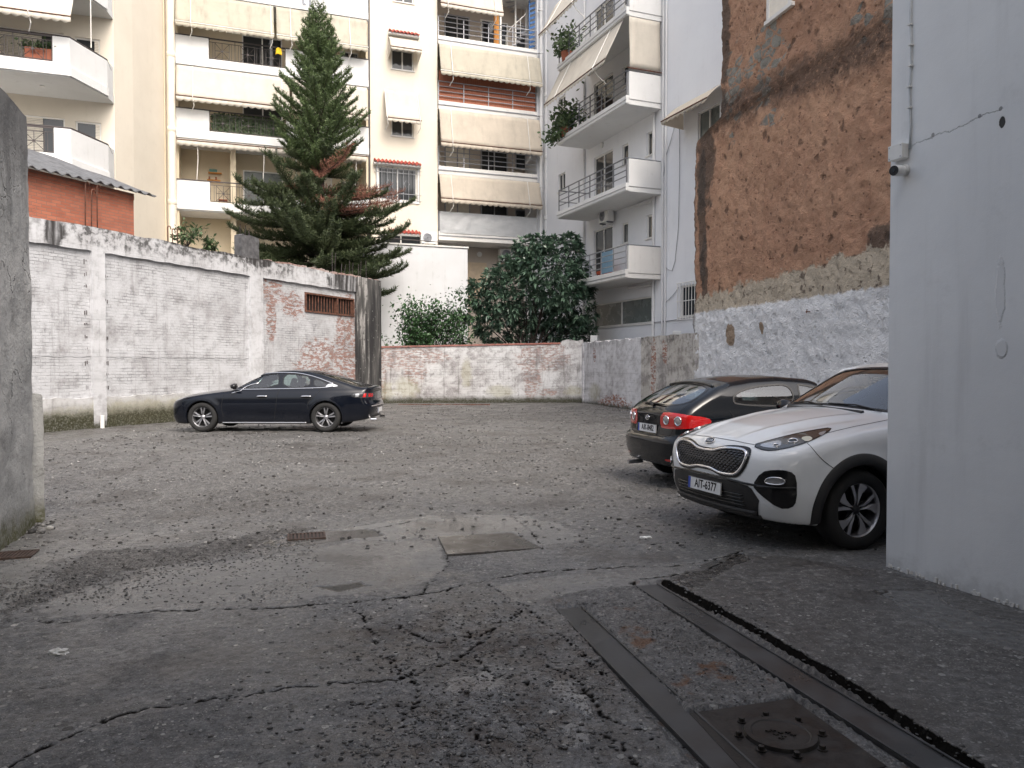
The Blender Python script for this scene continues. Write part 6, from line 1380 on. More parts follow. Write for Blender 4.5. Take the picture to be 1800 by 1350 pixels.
def wheel(car, x, y, r, w, rr, style, mat):
    """own frame: axis along y, outer side +y (or -y for the right side)"""
    sd_ = 1 if y > 0 else -1; T = Matrix.Translation((x, y, r)) @ (Matrix.Identity(4) if sd_ > 0 else Matrix.Rotation(PI, 4, 'Z')); A = Matrix.Rotation(-PI/2, 4, 'X')
    hub = MB().lathe([(.0, -.06), (rr*.62, -.06), (rr*.62, -.04), (.0, -.04)], 40, A).build('wheel', M['disc'], car.root); hub.matrix_local = T; hub.location = T.translation; hub.rotation_euler = T.to_euler()
    h = w/2; prof = [(rr-.005, -h*.9), (rr+.012, -h), (r-.05, -h*1.04), (r-.016, -h*.9), (r-.003, -h*.6), (r, 0), (r-.003, h*.6), (r-.016, h*.9), (r-.05, h*1.04), (rr+.03, h*1.0), (rr+.006, h*.96), (rr-.006, h*.80)]
    ty = MB().lathe(prof, 64, A).build('tyre', M['tyre'], hub, smooth=True)
    mb = MB().lathe([(rr*.93, -h*.8), (rr*.90, h*.3), (rr*.955, h*.72), (rr*.995, h*.84), (rr+.002, h*.80), (rr, h*.6)], 64, A); mb.lathe([(0, h*.1), (rr*.9, -h*.1), (rr*.93, -h*.2)], 48, A).build if False else None
    rim = mb.build('rim', mat[0], hub, smooth=True)
    MB().lathe([(0, -.02), (rr*.92, -.03)], 40, A).build('barrel_back', M['under'], rim)
    n = 5; mb = MB(); md = MB()
    yf = h*.62
    def poly(pts, y0, y1, k, m):
        c, s_ = math.cos(2*PI*k/n+.35), math.sin(2*PI*k/n+.35); q = [(px*c-pz*s_, px*s_+pz*c) for px, pz in pts]; N_ = len(q); vs = [(a, y0-.0, b) for a, b in q]+[(a, y1-(.012 if math.hypot(a, b) < rr*.3 else 0), b) for a, b in q]
        m.add(vs, [tuple(range(N_)), tuple(range(N_, 2*N_))[::-1]]+[(i, N_+i, N_+(i+1)%N_, (i+1)%N_) for i in range(N_)])
    for k in range(n):
        if style == 'suv':
            R_ = rr*.965
            poly([(.03, .012), (.09, .024), (R_*.62, .050), (R_*.78, .095), (R_*.95, .11), (R_, .02), (R_*.70, .004), (.08, .003)], yf-.022, yf, k, mb)
            poly([(.03, -.014), (.08, -.006), (R_*.60, -.012), (R_*.95, -.045), (R_*.93, -.075), (R_*.55, -.040), (.09, -.028)], yf-.024, yf-.003, k, mb)
            poly([(.03, .035), (.03, -.04), (R_*.96, -.035), (R_*.96, .045)], yf-.04, yf-.026, k, md)
        else:
            R_ = rr*.965
            for sg in (-1, 1): poly([(.03, sg*.008), (.08, sg*.026), (R_*.96, sg*.058), (R_, sg*.030), (.12, sg*.006)][::sg], yf-.024, yf, k, mb)
            poly([(.03, .03), (.03, -.03), (R_*.95, -.02), (R_*.95, .02)], yf-.045, yf-.03, k, md)
    mb.build('spokes', mat[0], rim, bev=.003); md.build('spoke_backs', mat[1], rim)
    MB().lathe([(0, yf+.004), (.028, yf+.002), (.036, yf-.01), (.05, yf-.02)], 28, A).build('hub_cap', mat[1] if style == 'suv' else mat[0], rim, smooth=True)
    return hub
def paint_mat(name, col, flake=.0, rough=.25, coat=.55, metal=0.0):
    m = Mt(name); n = m.noise(2.5, det=4); X, Y, Z = m.xyz(); dust = m.mul(m.rng(m.add(Z, m.mul(n, .25)), .6, .25), .12)
    m.out(m.mix(dust, m.mix(m.rng(n, .3, .7), col, tuple(c*.93 for c in col)), tuple(.5*c+.5*d for c, d in zip(col, (.12, .11, .1)))), m.add(rough, m.mul(dust, .5)), None, metal, Coat_Weight=coat, Coat_Roughness=.04, Specular_IOR_Level=.15); return m.m
M['chrome'] = Mt('chrome').out((.78, .78, .8), .12, None, 1.0)
M['under'] = simple('black_underbody', (.008, .008, .008), .9)
M['tyre'] = simple('tyre_rubber', (.016, .016, .016), .85, var=.2, bump=.2)
M['disc'] = simple('brake_disc', (.12, .11, .11), .4, .8)
M['gloss'] = Mt('gloss_black_trim').out((.01, .01, .011), .12)
M['clad'] = simple('black_cladding', (.018, .018, .019), .55, var=.1, bump=.15, bsc=220)
M['machined'] = Mt('machined_alloy').out((.62, .62, .64), .28, None, .9)
M['greyalloy'] = Mt('grey_alloy').out((.38, .38, .40), .32, None, .85)
M['darkalloy'] = Mt('dark_alloy').out((.03, .03, .033), .35, None, .5)
M['lampred'] = Mt('red_lamp').out((.50, .008, .008), .12, None, None, Coat_Weight=1.0)
M['lampclear'] = Mt('lamp_reflector').out((.55, .56, .58), .15, None, .7)
M['lampdark'] = Mt('lamp_housing').out((.035, .037, .04), .15, None, .2, Coat_Weight=1.0)
M['platew'] = simple('plate_white', (.72, .73, .73), .4, var=.03)
M['plateb'] = simple('plate_blue', (.02, .07, .42), .4)
M['interior'] = simple('dark_interior', (.03, .029, .03), .9)
M['interiorg'] = simple('grey_headliner', (.22, .22, .21), .95)
def glassm(name, tint, refl=1.0, ior=1.5):
    m = Mt(name); tr = m.nd('ShaderNodeBsdfTransparent', {'Color': tint}); gl = m.nd('ShaderNodeBsdfGlossy', {'Color': (.95, .97, 1), 'Roughness': .02}); fr = m.nd('ShaderNodeFresnel', {'IOR': ior}); mx = m.nd('ShaderNodeMixShader', {0: m.mul(fr.outputs[0], refl)})
    m.L.new(tr.outputs[0], mx.inputs[1]); m.L.new(gl.outputs[0], mx.inputs[2]); m.L.new(mx.outputs[0], m.N['Material Output'].inputs[0]); m.m.blend_method = 'BLEND' if hasattr(m.m, 'blend_method') else None; return m.m
M['cg'] = glassm('green_car_glass', (.55, .66, .63), 2.2)
M['cgd'] = glassm('privacy_glass', (.10, .11, .11), 2.0)
def textmesh(name, txt, size, mat, parent, M4, ext=.0008, align='CENTER', sx=1.0):
    c = bpy.data.curves.new(name, 'FONT'); c.body = txt; c.size = size; c.extrude = ext; c.offset = .0022 if size > .08 else 0; c.align_x = align; c.align_y = 'CENTER'; c.space_character = 1.05; o = bpy.data.objects.new(name, c); COL.objects.link(o)
    me = bpy.data.meshes.new_from_object(o.evaluated_get(bpy.context.evaluated_depsgraph_get())); bpy.data.objects.remove(o); bpy.data.curves.remove(c); me.materials.clear(); me.materials.append(mat); o = bpy.data.objects.new(name, me); COL.objects.link(o); o.parent = parent
    me.transform(M4 @ Matrix.Diagonal((sx, 1, 1, 1))); return o
def plate(car, P, nx, tilt, txt, w=.52, h=.113):
    """P centre, nx = +1 faces forward, -1 backward"""
    R_ = Matrix.Rotation(PI/2*nx, 4, 'Z') @ Matrix.Rotation(PI/2, 4, 'X') @ Matrix.Rotation(tilt, 4, 'X'); T = Matrix.Translation(P) @ R_
    p = MB().box(-w/2, w/2, -h/2, h/2, -.004, .002, T).build('number_plate', M['platew'], car.root)
    MB().box(-w/2+.004, -w/2+.042, -h/2+.004, h/2-.004, .0021, .0027, T).build('plate_band', M['plateb'], p)
    mb = MB(); t = .003
    for a, b, c, d in ((-w/2, w/2, h/2-t, h/2), (-w/2, w/2, -h/2, -h/2+t), (-w/2, -w/2+t, -h/2+t, h/2-t), (w/2-t, w/2, -h/2+t, h/2-t)): mb.box(a, b, c, d, .0021, .0034, T)
    mb.build('plate_border', M['gloss'], p)
    if txt: textmesh('plate_text', txt, .105, M['gloss'], p, T @ Matrix.Translation((.022, .002, .0028)), sx=.80 if len(txt) > 7 else .85)
    return p
def seats(car, xs, y=.36, z0=.30, hb=1.12, mat='interior'):
    for x in xs:
        for yy in (-y, y):
            s = MB().box(x-.25, x+.25, yy-.24, yy+.24, z0, z0+.16).build('seat', M[mat], car.root, bev=.05)
            T = Matrix.Translation((x-.24, yy, z0+.12)) @ Matrix.Rotation(math.radians(-18), 4, 'Y'); MB().box(-.06, .06, -.23, .23, 0, hb-z0-.30, T).build('seat_back', M[mat], s, bev=.04); MB().box(-.05, .04, -.12, .12, hb-z0-.26, hb-z0-.08, T).build('headrest', M[mat], s, bev=.03)
def cabin(car, x0, x1, hw, zf, zdash, xdash):
    MB().box(x1, x0, -hw, hw, zf, zf+.03).build('cabin_floor', M['interior'], car.root)
    MB().prismy([(xdash+.45, zdash-.05), (xdash+.45, zf+.1), (xdash-.05, zf+.3), (xdash-.12, zdash-.10), (xdash-.02, zdash)], -hw, hw).build('dashboard', M['interior'], car.root, bev=.02)
    T = Matrix.Translation((xdash-.30, .36, zdash-.04)) @ Matrix.Rotation(math.radians(-65), 4, 'Y'); MB().tube([tuple(T @ Vector((.18*math.cos(a), .18*math.sin(a), 0))) for a in np.linspace(0, 2*PI, 29)[:-1]], .014, 8, closed=True).tube([tuple(T @ Vector((-.18, 0, 0))), tuple(T @ Vector((.18, 0, 0)))], .02, 6).build('steering_wheel', M['interior'], car.root, smooth=True)
def field(sp):
    H, Wp, Sc, XF, XR, ZB_ = sp['H'], sp['Wp'], sp['S'], sp['XF'], sp['XR'], sp['ZB']; wb, wr, R, yin = sp['wb'], sp['wr'], sp['R'], sp['yin']; bx = sp.get('belt', lambda x: 0*x)
    def f(x, y, z):
        ay = np.abs(y); zz = z-bx(x); Wd = Wp(x)*Sc(zz)
        for xa, amp in ((0, sp.get('flare', .012)), (-wb, sp.get('flare', .012))): Wd = Wd+amp*np.exp(-((np.hypot(x-xa, z-wr)-R-.03)/.07)**2)
        Wd = Wd-sp.get('groove', .01)*np.exp(-((z-sp.get('gz', .45)-.02*x)/.09)**2)*np.clip(1-np.abs(x+wb/2)/(wb*.36), 0, 1)**.5
        a = ay-Wd
        k = sp['kf']; xx = x+np.where(x > -wb*.45, k, -sp.get('kr', k))*ay**2; b = z-(H(xx)-sp['crown']*ay**2)
        if 'extra' in sp: b = b-sp['extra'](x, ay)
        c = (x-(XF(z)-sp.get('pf', .10)*(ay/.9)**2-.20*(ay/.93)**6)); d = (XR(z)+sp.get('pr', .07)*(ay/.9)**2+.16*(ay/.93)**6)-x; e = ZB_(x)-z
        o = smax(a, b*sp.get('bs', .9), sp.get('k1', .07)); o = smax(o, c, .09); o = smax(o, d, sp.get('k2', .09)); o = smax(o, e, .04)
        for xa in (0, -wb): g = np.maximum(np.hypot(x-xa, z-wr)-R, yin-ay); o = np.maximum(o, -g)
        return o
    return f
# ------------------------------------------------------------------ white SUV, front left corner toward the viewer
def suv():
    sp = dict(wb=2.67, wr=.345, R=.405, yin=.62, zb=.24, kf=.22, kr=.10, crown=.10, gz=.52, groove=.02, flare=.016, k1=.085)
    sp['H'] = Cur([(1.2,.84),(.95,.885),(.80,.94),(.5,1.03),(.1,1.105),(-.36,1.165),(-.42,1.18),(-1.12,1.555),(-1.42,1.612),(-2.0,1.64),(-2.7,1.61),(-3.3,1.55),(-3.7,1.5)], .035)
    sp['Wp'] = Cur([(1.0,.80),(.7,.885),(.3,.925),(0,.932),(-.5,.925),(-1.5,.925),(-2.67,.932),(-3.1,.90),(-3.57,.80)], .12)
    sp['S'] = Cur([(.15,.90),(.3,.955),(.5,.995),(.75,1.0),(.95,.985),(1.04,.955),(1.10,.90),(1.35,.80),(1.55,.70),(1.7,.60)], .03)
    sp['XF'] = Cur([(.15,.74),(.27,.84),(.40,.91),(.56,.935),(.70,.935),(.84,.915),(.93,.87),(1.02,.74),(1.2,.4)], .025)
    sp['XR'] = Cur([(.2,-3.42),(.35,-3.52),(.6,-3.57),(.85,-3.56),(1.0,-3.5),(1.25,-3.38),(1.55,-3.2),(1.7,-3.1)], .03); sp['ZB'] = Cur([(1.2,.30),(.6,.25),(.3,.22),(-3,.22),(-3.5,.32)], .1)
    def extra(x, ay):                                     # two hood ridges and a raised nose line
        hood = np.clip((x+.4)/.25, 0, 1)*np.clip((.95-x)/.3, 0, 1); return .016*np.exp(-((ay-(.30+.16*np.clip(.9-x, 0, 1.3)))/.05)**2)*hood-.010*np.exp(-((ay-(.42+.16*np.clip(.9-x, 0, 1.3)))/.06)**2)*hood
    sp['extra'] = extra; sp['f'] = field(sp); sp['box'] = (-3.68, 1.02, -1.0, 1.0, .12, 1.74); sp['h'] = .021
    b = math.radians(20); W = Vector((2.92, 6.6)); hd = Vector((-math.cos(b), -math.sin(b))); lf = Vector((-hd.y, hd.x)); O = W-lf*.80
    c = Car('parked_car', sp, paint_mat('pearl_white_paint', (.80, .825, .84), rough=.3, coat=1.0), O, math.atan2(hd.y, hd.x), label='white parked SUV half hidden behind the right wall, its grille toward the yard'); FR_ = (-1, 0, 0)
    fw = lambda l, x=.9: [(x, y, z) for y, z in l]; mir = lambda l: l+[(-y, z) for y, z in l[::-1]]
    # grille
    g = [(0,.806),(.12,.810),(.20,.832),(.30,.848),(.44,.850),(.515,.838),(.54,.795),(.515,.715),(.455,.650),(.395,.628),(.24,.625),(.165,.642),(.10,.655),(0,.655)]
    top = mir(g[::-1]); top = [(y, z) for y, z in g]+[(-y, z) for y, z in g[::-1]]
    G = c.panel('grille', fw(top), FR_, M['gloss'], .003, ch=1); c.bar('grille_surround', fw(top), FR_, .013, M['chrome'], .010, ch=2, closed=True, parent=G)
    c.strip('grille_border', fw([(y*1.045, .745+(z-.745)*1.16) for y, z in top]), FR_, .022, M['gloss'], .005, ch=2, closed=True, parent=G)
    # mesh of short slanted bars
    B = c.basis(FR_); inn = inset([np.array(q) for q in s2([(y, z) for y, z in top])], .02); mb = MB(); uvs = []
    for i in range(-22, 23):
        for j in range(-9, 10):
            y = i*.048+(j % 2)*.024; z = .745+j*.0195
            if inpoly(np.array([y]), np.array([z]), inn)[0]: uvs.append((y, z))
    P0, N0 = c.hit([np.array([np.dot((0, y-.017, z-.004), B[1]), z-.004]) for y, z in uvs], B, .006); P1, _ = c.hit([np.array([np.dot((0, y+.017, z+.004), B[1]), z+.004]) for y, z in uvs], B, .006)
    for p, q in zip(P0, P1): mb.tube([tuple(p+[-.002, 0, 0]), tuple((p+q)/2+[.006, 0, 0]), tuple(q+[-.002, 0, 0])], [.0035, .0065, .0035], 5)
    o = mb.build('grille_mesh', M['darkchrome'], G, smooth=True)
    # emblem
    P, N = c.hit([np.array([0, .885])], B, .004); T = Matrix.Translation(P[0]) @ Vector(N[0]).to_track_quat('Z', 'Y').to_matrix().to_4x4(); up = Matrix.Identity(4)
    n_ = Vector(N[0]); xa = Vector((0, 0, 1)).cross(n_).normalized(); ya = n_.cross(xa); T = Matrix((( xa.x, ya.x, n_.x, P[0][0]), (xa.y, ya.y, n_.y, P[0][1]), (xa.z, ya.z, n_.z, P[0][2]), (0, 0, 0, 1))) 
    E = MB().lathe([(0, .004), (.92, .004), (.95, .0)], 40, T @ Matrix.Diagonal((.064, .034, 1, 1))).build('emblem', M['gloss'], c.root); MB().tube([tuple(T @ Vector((.064*math.cos(a), .034*math.sin(a), .003))) for a in np.linspace(0, 2*PI, 41)[:-1]], .004, 6, closed=True).build('emblem_ring', M['chrome'], E, smooth=True); textmesh('emblem_text', 'KIA', .045, M['chrome'], E, T @ Matrix.Translation((0, 0, .0045)), sx=1.25)
    # lower black area, lip, plate
    low = [(0,.575),(.40,.57),(.56,.555),(.60,.535),(.66,.44),(.615,.335),(.60,.30),(0,.30)]
    L = c.panel('lower_grille', fw(mir(low)), FR_, M['clad'], .004, ch=0); c.bar('lower_lip', fw([(-.60,.325),(-.3,.325),(0,.325),(.3,.325),(.60,.325)]), FR_, .022, M['clad'], .010, ch=1, parent=L)
    c.bar('upper_trim', fw([(-.84,.568),(-.6,.567),(-.3,.585),(0,.588),(.3,.585),(.6,.567),(.84,.568)]), FR_, .010, M['gloss'], .003, ch=1, parent=L)
    for z in (.375, .405, .435, .465): c.bar('intake_slat', fw([(-.50, z), (0, z), (.50, z)]), FR_, .006, M['gloss'], .006, ch=0, parent=L)
    q, _ = c.hit([np.array([0, .478])], B, 0); plate(c, (q[0][0]+.016, 0, .478), 1, math.radians(-3), 'AIT-6377')
    c.bar('chin_lip', fw([(-.62,.285),(-.3,.28),(0,.28),(.3,.28),(.62,.285)]), FR_, .026, M['clad'], -.006, ch=1)
    # corners: fog pods, headlamps
    for s in (1, -1):
        D = (-1, -.75*s, 0); r = lambda l: [(x, s*y, z) for x, y, z in l]
        Fp = c.panel('fog_lamp_pod', r([(.86,.60,.562),(.82,.67,.685),(.76,.76,.715),(.66,.835,.71),(.62,.865,.66),(.62,.865,.46),(.66,.845,.395),(.74,.79,.39),(.84,.66,.50)]), D, M['gloss'], .004, ch=1)
        Fl = c.panel('fog_lamp', r([(.82,.695,.595),(.79,.73,.65),(.72,.80,.65),(.70,.825,.625),(.72,.81,.59)]), D, M['lampclear'], .010, ch=2, parent=Fp); c.bar('fog_ring', r([(.82,.695,.595),(.79,.73,.65),(.72,.80,.65),(.70,.825,.625),(.72,.81,.59)]), D, .006, M['chrome'], .012, ch=2, closed=True, parent=Fp)
        c.bar('pod_edge', r([(.84,.64,.562),(.74,.79,.568),(.63,.86,.57)]), D, .008, M['clad'], .008, ch=1, parent=Fp)
        D = (-.85, -1*s, -.25)
        hl = [(.835,.545,.895),(.76,.66,.955),(.62,.765,1.015),(.42,.845,1.065),(.27,.885,1.085),(.33,.90,1.045),(.48,.895,.975),(.62,.865,.925),(.74,.775,.878),(.80,.68,.862)]
        Hh = c.panel('headlight', r(hl), D, M['lampdark'], .004, ch=1, res=.03); c.strip('headlight_seal', r(hl), D, .010, M['gloss'], .0045, ch=1, closed=True, parent=Hh)
        c.panel('headlight_reflector', r([(.815,.59,.898),(.75,.68,.945),(.68,.735,.965),(.70,.76,.905),(.76,.72,.882)]), D, M['lampclear'], .006, ch=2, res=.03, parent=Hh)
        c.panel('turn_lamp', r([(.56,.82,.985),(.49,.845,1.005),(.46,.87,.975),(.53,.87,.945)]), D, M['lampamber'], .007, ch=1, res=.03, parent=Hh); c.panel('side_reflector', r([(.41,.865,1.03),(.33,.885,1.055),(.36,.895,1.03),(.40,.89,1.0)]), D, M['lampgrey'], .006, ch=1, res=.03, parent=Hh)
        Bd = c.basis(D)
        for (x, y, z), rad in (((.615,.80,.958), .042), ((.735,.735,.912), .026)):
            P, N = c.hit(c.uv([(x, s*y, z)], Bd), Bd, .006); T = Matrix.Translation(P[0]) @ Vector(N[0]).to_track_quat('Z', 'Y').to_matrix().to_4x4(); MB().lathe([(rad, -.004), (rad*1.0, .006), (rad*.86, .008), (rad*.8, .002)], 28, T).build('projector_ring', M['chrome'], Hh, smooth=True); MB().lathe([(rad*.8, .002), (rad*.5, .009), (0, .012)], 24, T).build('projector_lens', M['glass'], Hh, smooth=True)
        # side glass, doors
        Ds = (0, -s, 0)
        c.pane('front_side_window', [(-.86,s*.8,1.13),(-1.38,s*.7,1.47),(-1.75,s*.7,1.50),(-1.78,s*.8,1.14)], Ds, 'cg', .03, 1); c.pane('rear_side_window', [(-1.86,s*.8,1.14),(-1.84,s*.7,1.505),(-2.5,s*.7,1.48),(-2.72,s*.8,1.17)], Ds, 'cgd', .03, 1); c.pane('quarter_window', [(-2.8,s*.8,1.18),(-2.6,s*.7,1.47),(-2.98,s*.7,1.40),(-3.1,s*.8,1.22)], Ds, 'cgd', .02, 1)
        mb = c.arch(0, .345, .405, [(.085, .003), (.075, .012), (.03, .018), (.0, .015), (-.015, -.0), (-.018, -.05)], M['clad'], s, 'wheel_arch_cladding'); c.arch(-2.67, .345, .405, [(.085, .003), (.075, .012), (.03, .018), (.0, .015), (-.015, -.0), (-.018, -.05)], M['clad'], s, 'wheel_arch_cladding')
        c.strip('sill_cladding', [(-.46,s*.9,.30),(-1.3,s*.9,.30),(-2.2,s*.9,.30)], Ds, .15, M['clad'], .010, ch=0)
        c.strip('door_gap', [(-.62,s*.9,.30),(-.56,s*.9,.6),(-.66,s*.9,.9),(-.80,s*.85,1.10)], Ds, .007, M['under'], .0015); c.strip('door_gap', [(-1.80,s*.9,.30),(-1.80,s*.9,.8),(-1.82,s*.85,1.10)], Ds, .007, M['under'], .0015)
        c.strip('bumper_gap', [(.50,s*.88,.925),(.47,s*.9,.86),(.40,s*.9,.79),(.30,s*.92,.72)], (-.3, -s, 0), .006, M['under'], .0015)
        c.strip('hood_gap', [(.27,s*.88,1.085),(.0,s*.86,1.105),(-.35,s*.84,1.135),(-.60,s*.82,1.16)], (-.1, -s*.8, -.6), .007, M['under'], .0015, ch=1)
        c.panel('repeater_lamp', [(-.33,s*.92,.905),(-.37,s*.92,.918),(-.43,s*.92,.912),(-.40,s*.92,.898)], Ds, M['lampclear'], .004, ch=1, res=.02)
        c.bar('roof_rail', [(-1.35,s*.62,1.58),(-1.6,s*.62,1.62),(-2.6,s*.62,1.6),(-3.0,s*.60,1.55)], (0, -s*.3, -1), .018, M['raild'], .035, ch=1)
        mr = MB().tube([(-.78, s*.88, 1.10), (-.80, s*.98, 1.13)], [.03, .04], 8).build('mirror_arm', M['clad'], c.root); m2 = MB().lathe([(0, -.06), (.07, -.05), (.10, 0), (.10, .04), (0, .06)], 20, Matrix.Translation((-.80, s*1.02, 1.13)) @ Matrix.Rotation(PI/2, 4, 'Y') @ Matrix.Diagonal((.75, 1.15, 1, 1)) @ Matrix.Rotation(PI, 4, 'X')).build('mirror_shell', M['gloss'], mr, smooth=True)
        for x in (0, -2.67): wheel(c, x, s*.808, .345, .225, .235, 'suv', (M['machined'], M['darkalloy']))
        P, N = c.hit([np.array([np.dot((-3.5, s*.7, .9), c.basis((1, 0, 0))[1]), .95])], c.basis((1, 0, 0))); c.panel('tail_light', [(-3.5,s*.55,1.0),(-3.4,s*.8,1.03),(-3.2,s*.9,1.0),(-3.3,s*.9,.93),(-3.5,s*.55,.94)], (1, -s*.6, 0), M['lampred'], .004, ch=1)
    # hood front gap and windscreen
    c.strip('hood_front_gap', [(.80,-.52,.905),(.86,-.3,.925),(.87,0,.932),(.86,.3,.925),(.80,.52,.905)], (-1, 0, -.5), .006, M['under'], .0015)
    g = c.pane('windscreen', [(-.5,0,1.172),(-.5,.45,1.162),(-.6,.74,1.14),(-.75,.73,1.22),(-1.15,.61,1.53),(-1.15,.3,1.555),(-1.15,0,1.562),(-1.15,-.3,1.555),(-1.15,-.61,1.53),(-.75,-.73,1.22),(-.6,-.74,1.14),(-.5,-.45,1.162)], (-1, 0, -.25), 'cg', .028, 1)
    for y0, y1 in ((.62, .05), (.0, -.55)): 
        Bw = c.basis((-1, 0, -.25)); P, N = c.hit(c.uv([(-.45,y0,1.17),(-.52,(y0+y1)/2,1.19),(-.5,y1,1.185)], Bw), Bw, .015); MB().tube(P.tolist(), .008, 6).build('wiper', M['black'], c.root); 
    MB().tube([(-.42, .5, 1.145), (-.40, .0, 1.165), (-.42, -.5, 1.145)], .022, 6).build('cowl', M['black'], c.root)
    MB().box(-1.22, -1.12, -.11, .11, 1.40, 1.46).build('rear_mirror', M['interior'], c.root, bev=.02)
    Br = (1, 0, -.1); c.pane('rear_window', [(-3.4,.55,1.15),(-3.3,.5,1.45),(-3.3,-.5,1.45),(-3.4,-.55,1.15)], Br, 'cgd', .03, 1)
    seats(c, (-1.45, -2.35), .37, .42, 1.38); cabin(c, -.4, -3.2, .72, .36, 1.10, -.62)
    c.finish(); return c
def s2(l): return [tuple(q) for q in l]
M['darkchrome'] = Mt('dark_chrome').out((.14, .14, .15), .25, None, .9); M['lampamber'] = Mt('amber_lamp').out((.62, .6, .5), .25); M['lampgrey'] = Mt('lamp_grey').out((.30, .28, .28), .3)
suv()
# ------------------------------------------------------------------ dark saloon in profile
def saloon():
    sp = dict(wb=2.79, wr=.335, R=.375, yin=.62, zb=.20, kf=.16, kr=.14, crown=.07, gz=.42, groove=.014, flare=.012, k1=.07, bs=.95, pf=.16)
    sp['H'] = Cur([(1.1,.64),(.84,.70),(.72,.765),(.45,.84),(.1,.90),(-.35,.955),(-.55,.975),(-1.0,1.195),(-1.35,1.335),(-1.7,1.395),(-2.0,1.408),(-2.4,1.38),(-2.8,1.295),(-3.2,1.165),(-3.5,1.065),(-3.65,1.04),(-3.95,1.035)], .06)
    sp['Wp'] = Cur([(.95,.74),(.7,.86),(.3,.925),(0,.93),(-.6,.92),(-1.5,.915),(-2.79,.93),(-3.3,.90),(-3.86,.80)], .12)
    sp['S'] = Cur([(.1,.90),(.25,.955),(.42,.985),(.6,1.0),(.78,.995),(.90,.96),(.95,.91),(1.15,.81),(1.33,.70),(1.5,.6)], .028); sp['belt'] = lambda x: .02*np.clip((-x-1.0)/2, 0, 1)
    sp['XF'] = Cur([(.1,.72),(.22,.82),(.35,.87),(.55,.88),(.68,.85),(.78,.74),(.95,.4)], .03); sp['XR'] = Cur([(.15,-3.66),(.3,-3.78),(.5,-3.86),(.62,-3.87),(.7,-3.82),(.9,-3.80),(1.02,-3.83),(1.1,-3.82)], .02); sp['ZB'] = Cur([(1.1,.22),(.5,.18),(-3,.18),(-3.6,.26),(-3.9,.32)], .1)
    sp['f'] = field(sp); sp['box'] = (-3.98, .98, -1.0, 1.0, .1, 1.52); sp['h'] = .024
    c = Car('parked_car', sp, paint_mat('midnight_blue_paint', (.003, .0045, .009), rough=.2), (-6.98, 18.2), math.radians(179.3), label='dark navy saloon parked in profile before the white brick wall', lift=.075)
    for s in (1, -1):
        Ds = (0, -s, 0); y = s*.8
        line = [(-.56,y,.962),(-.88,y,1.185),(-1.16,y,1.285),(-1.45,y,1.325),(-1.8,y,1.340),(-2.15,y,1.325),(-2.55,y,1.235),(-2.95,y,1.085)]
        c.pane('front_side_window', [(-.70,y,.972),(-.93,y,1.17),(-1.2,y,1.272),(-1.5,y,1.31),(-1.70,y,1.318),(-1.72,y,.985)], Ds, 'cg', .022, 1, 'gloss'); c.pane('rear_side_window', [(-1.80,y,.985),(-1.78,y,1.318),(-2.15,y,1.303),(-2.42,y,1.25),(-2.44,y,1.0)], Ds, 'cg', .022, 1, 'gloss'); c.pane('quarter_window', [(-2.50,y,1.0),(-2.48,y,1.235),(-2.75,y,1.135),(-2.86,y,1.05),(-2.84,y,1.015)], Ds, 'cgd', .018, 1, 'gloss')
        c.bar('window_chrome', line, Ds, .009, M['chrome'], .006, ch=2); c.bar('belt_chrome', [(-.66,y,.955),(-1.5,y,.965),(-2.4,y,.985),(-2.78,y,1.0),(-2.95,y,1.03)], Ds, .010, M['chrome'], .005, ch=2)
        c.panel('chrome_fin', [(-2.86,y,1.10),(-3.06,y,1.045),(-3.02,y,1.025),(-2.86,y,1.02),(-2.76,y,1.005)], Ds, M['chrome'], .004, ch=1, res=.03)
        for pts in ([(-.48,y,.34),(-.44,y,.6),(-.50,y,.85),(-.56,y,.94)], [(-1.62,y,.26),(-1.66,y,.5),(-1.70,y,.8),(-1.74,y,.96)], [(-2.45,y,.45),(-2.36,y,.62),(-2.55,y,.8),(-2.68,y,.97)]): c.strip('door_gap', pts, Ds, .009, M['under'], .001)
        for x in (-1.36, -2.36): h = c.panel('handle_recess', [(x-.13,y,.79),(x,y,.75),(x+.13,y,.79),(x,y,.835)], Ds, M['under'], .0012, ch=2, res=.03); c.bar('door_handle', [(x-.12,y,.803),(x,y,.808),(x+.11,y,.803)], Ds, .014, M['chrome'] if s > 0 else c.paint, .022, ch=1, parent=h)
        c.bar('sill_trim', [(-.45,y,.215),(-1.4,y,.215),(-2.35,y,.215)], Ds, .010, M['machined'], .008, ch=0)
        for xw in (0, -2.79): c.arch(xw, .335, .375, [(.03, .0015), (.012, .008), (0, .006), (-.012, -.004), (-.014, -.05)], c.paint, s)
        for xw in (0, -2.79): wheel(c, xw, s*.805, .335, .225, .228, 'sedan', (M['greyalloy'], M['darkalloy']))
        c.panel('headlight', [(.74,s*.55,.70),(.62,s*.75,.765),(.42,s*.86,.80),(.40,s*.88,.77),(.62,s*.84,.70),(.76,s*.62,.66)], (-1, -s*.8, 0), M['lampclear'], .004, ch=1, res=.03)
        t = c.panel('tail_light', [(-3.80,s*.40,.86),(-3.75,s*.75,.885),(-3.50,s*.88,.885),(-3.36,s*.9,.80),(-3.55,s*.89,.765),(-3.72,s*.80,.765),(-3.80,s*.5,.77)], (1, -s*.9, 0), M['lampdark'], .004, ch=1, res=.03)
        for a in (.52, .62, .72): c.panel('light_claw', [(-3.80,s*a,.865),(-3.78,s*(a+.05),.865),(-3.78,s*(a+.06),.785),(-3.80,s*(a+.01),.785)], (1, -s*.9, 0), M['lampred'], .008, ch=0, res=.03, parent=t)
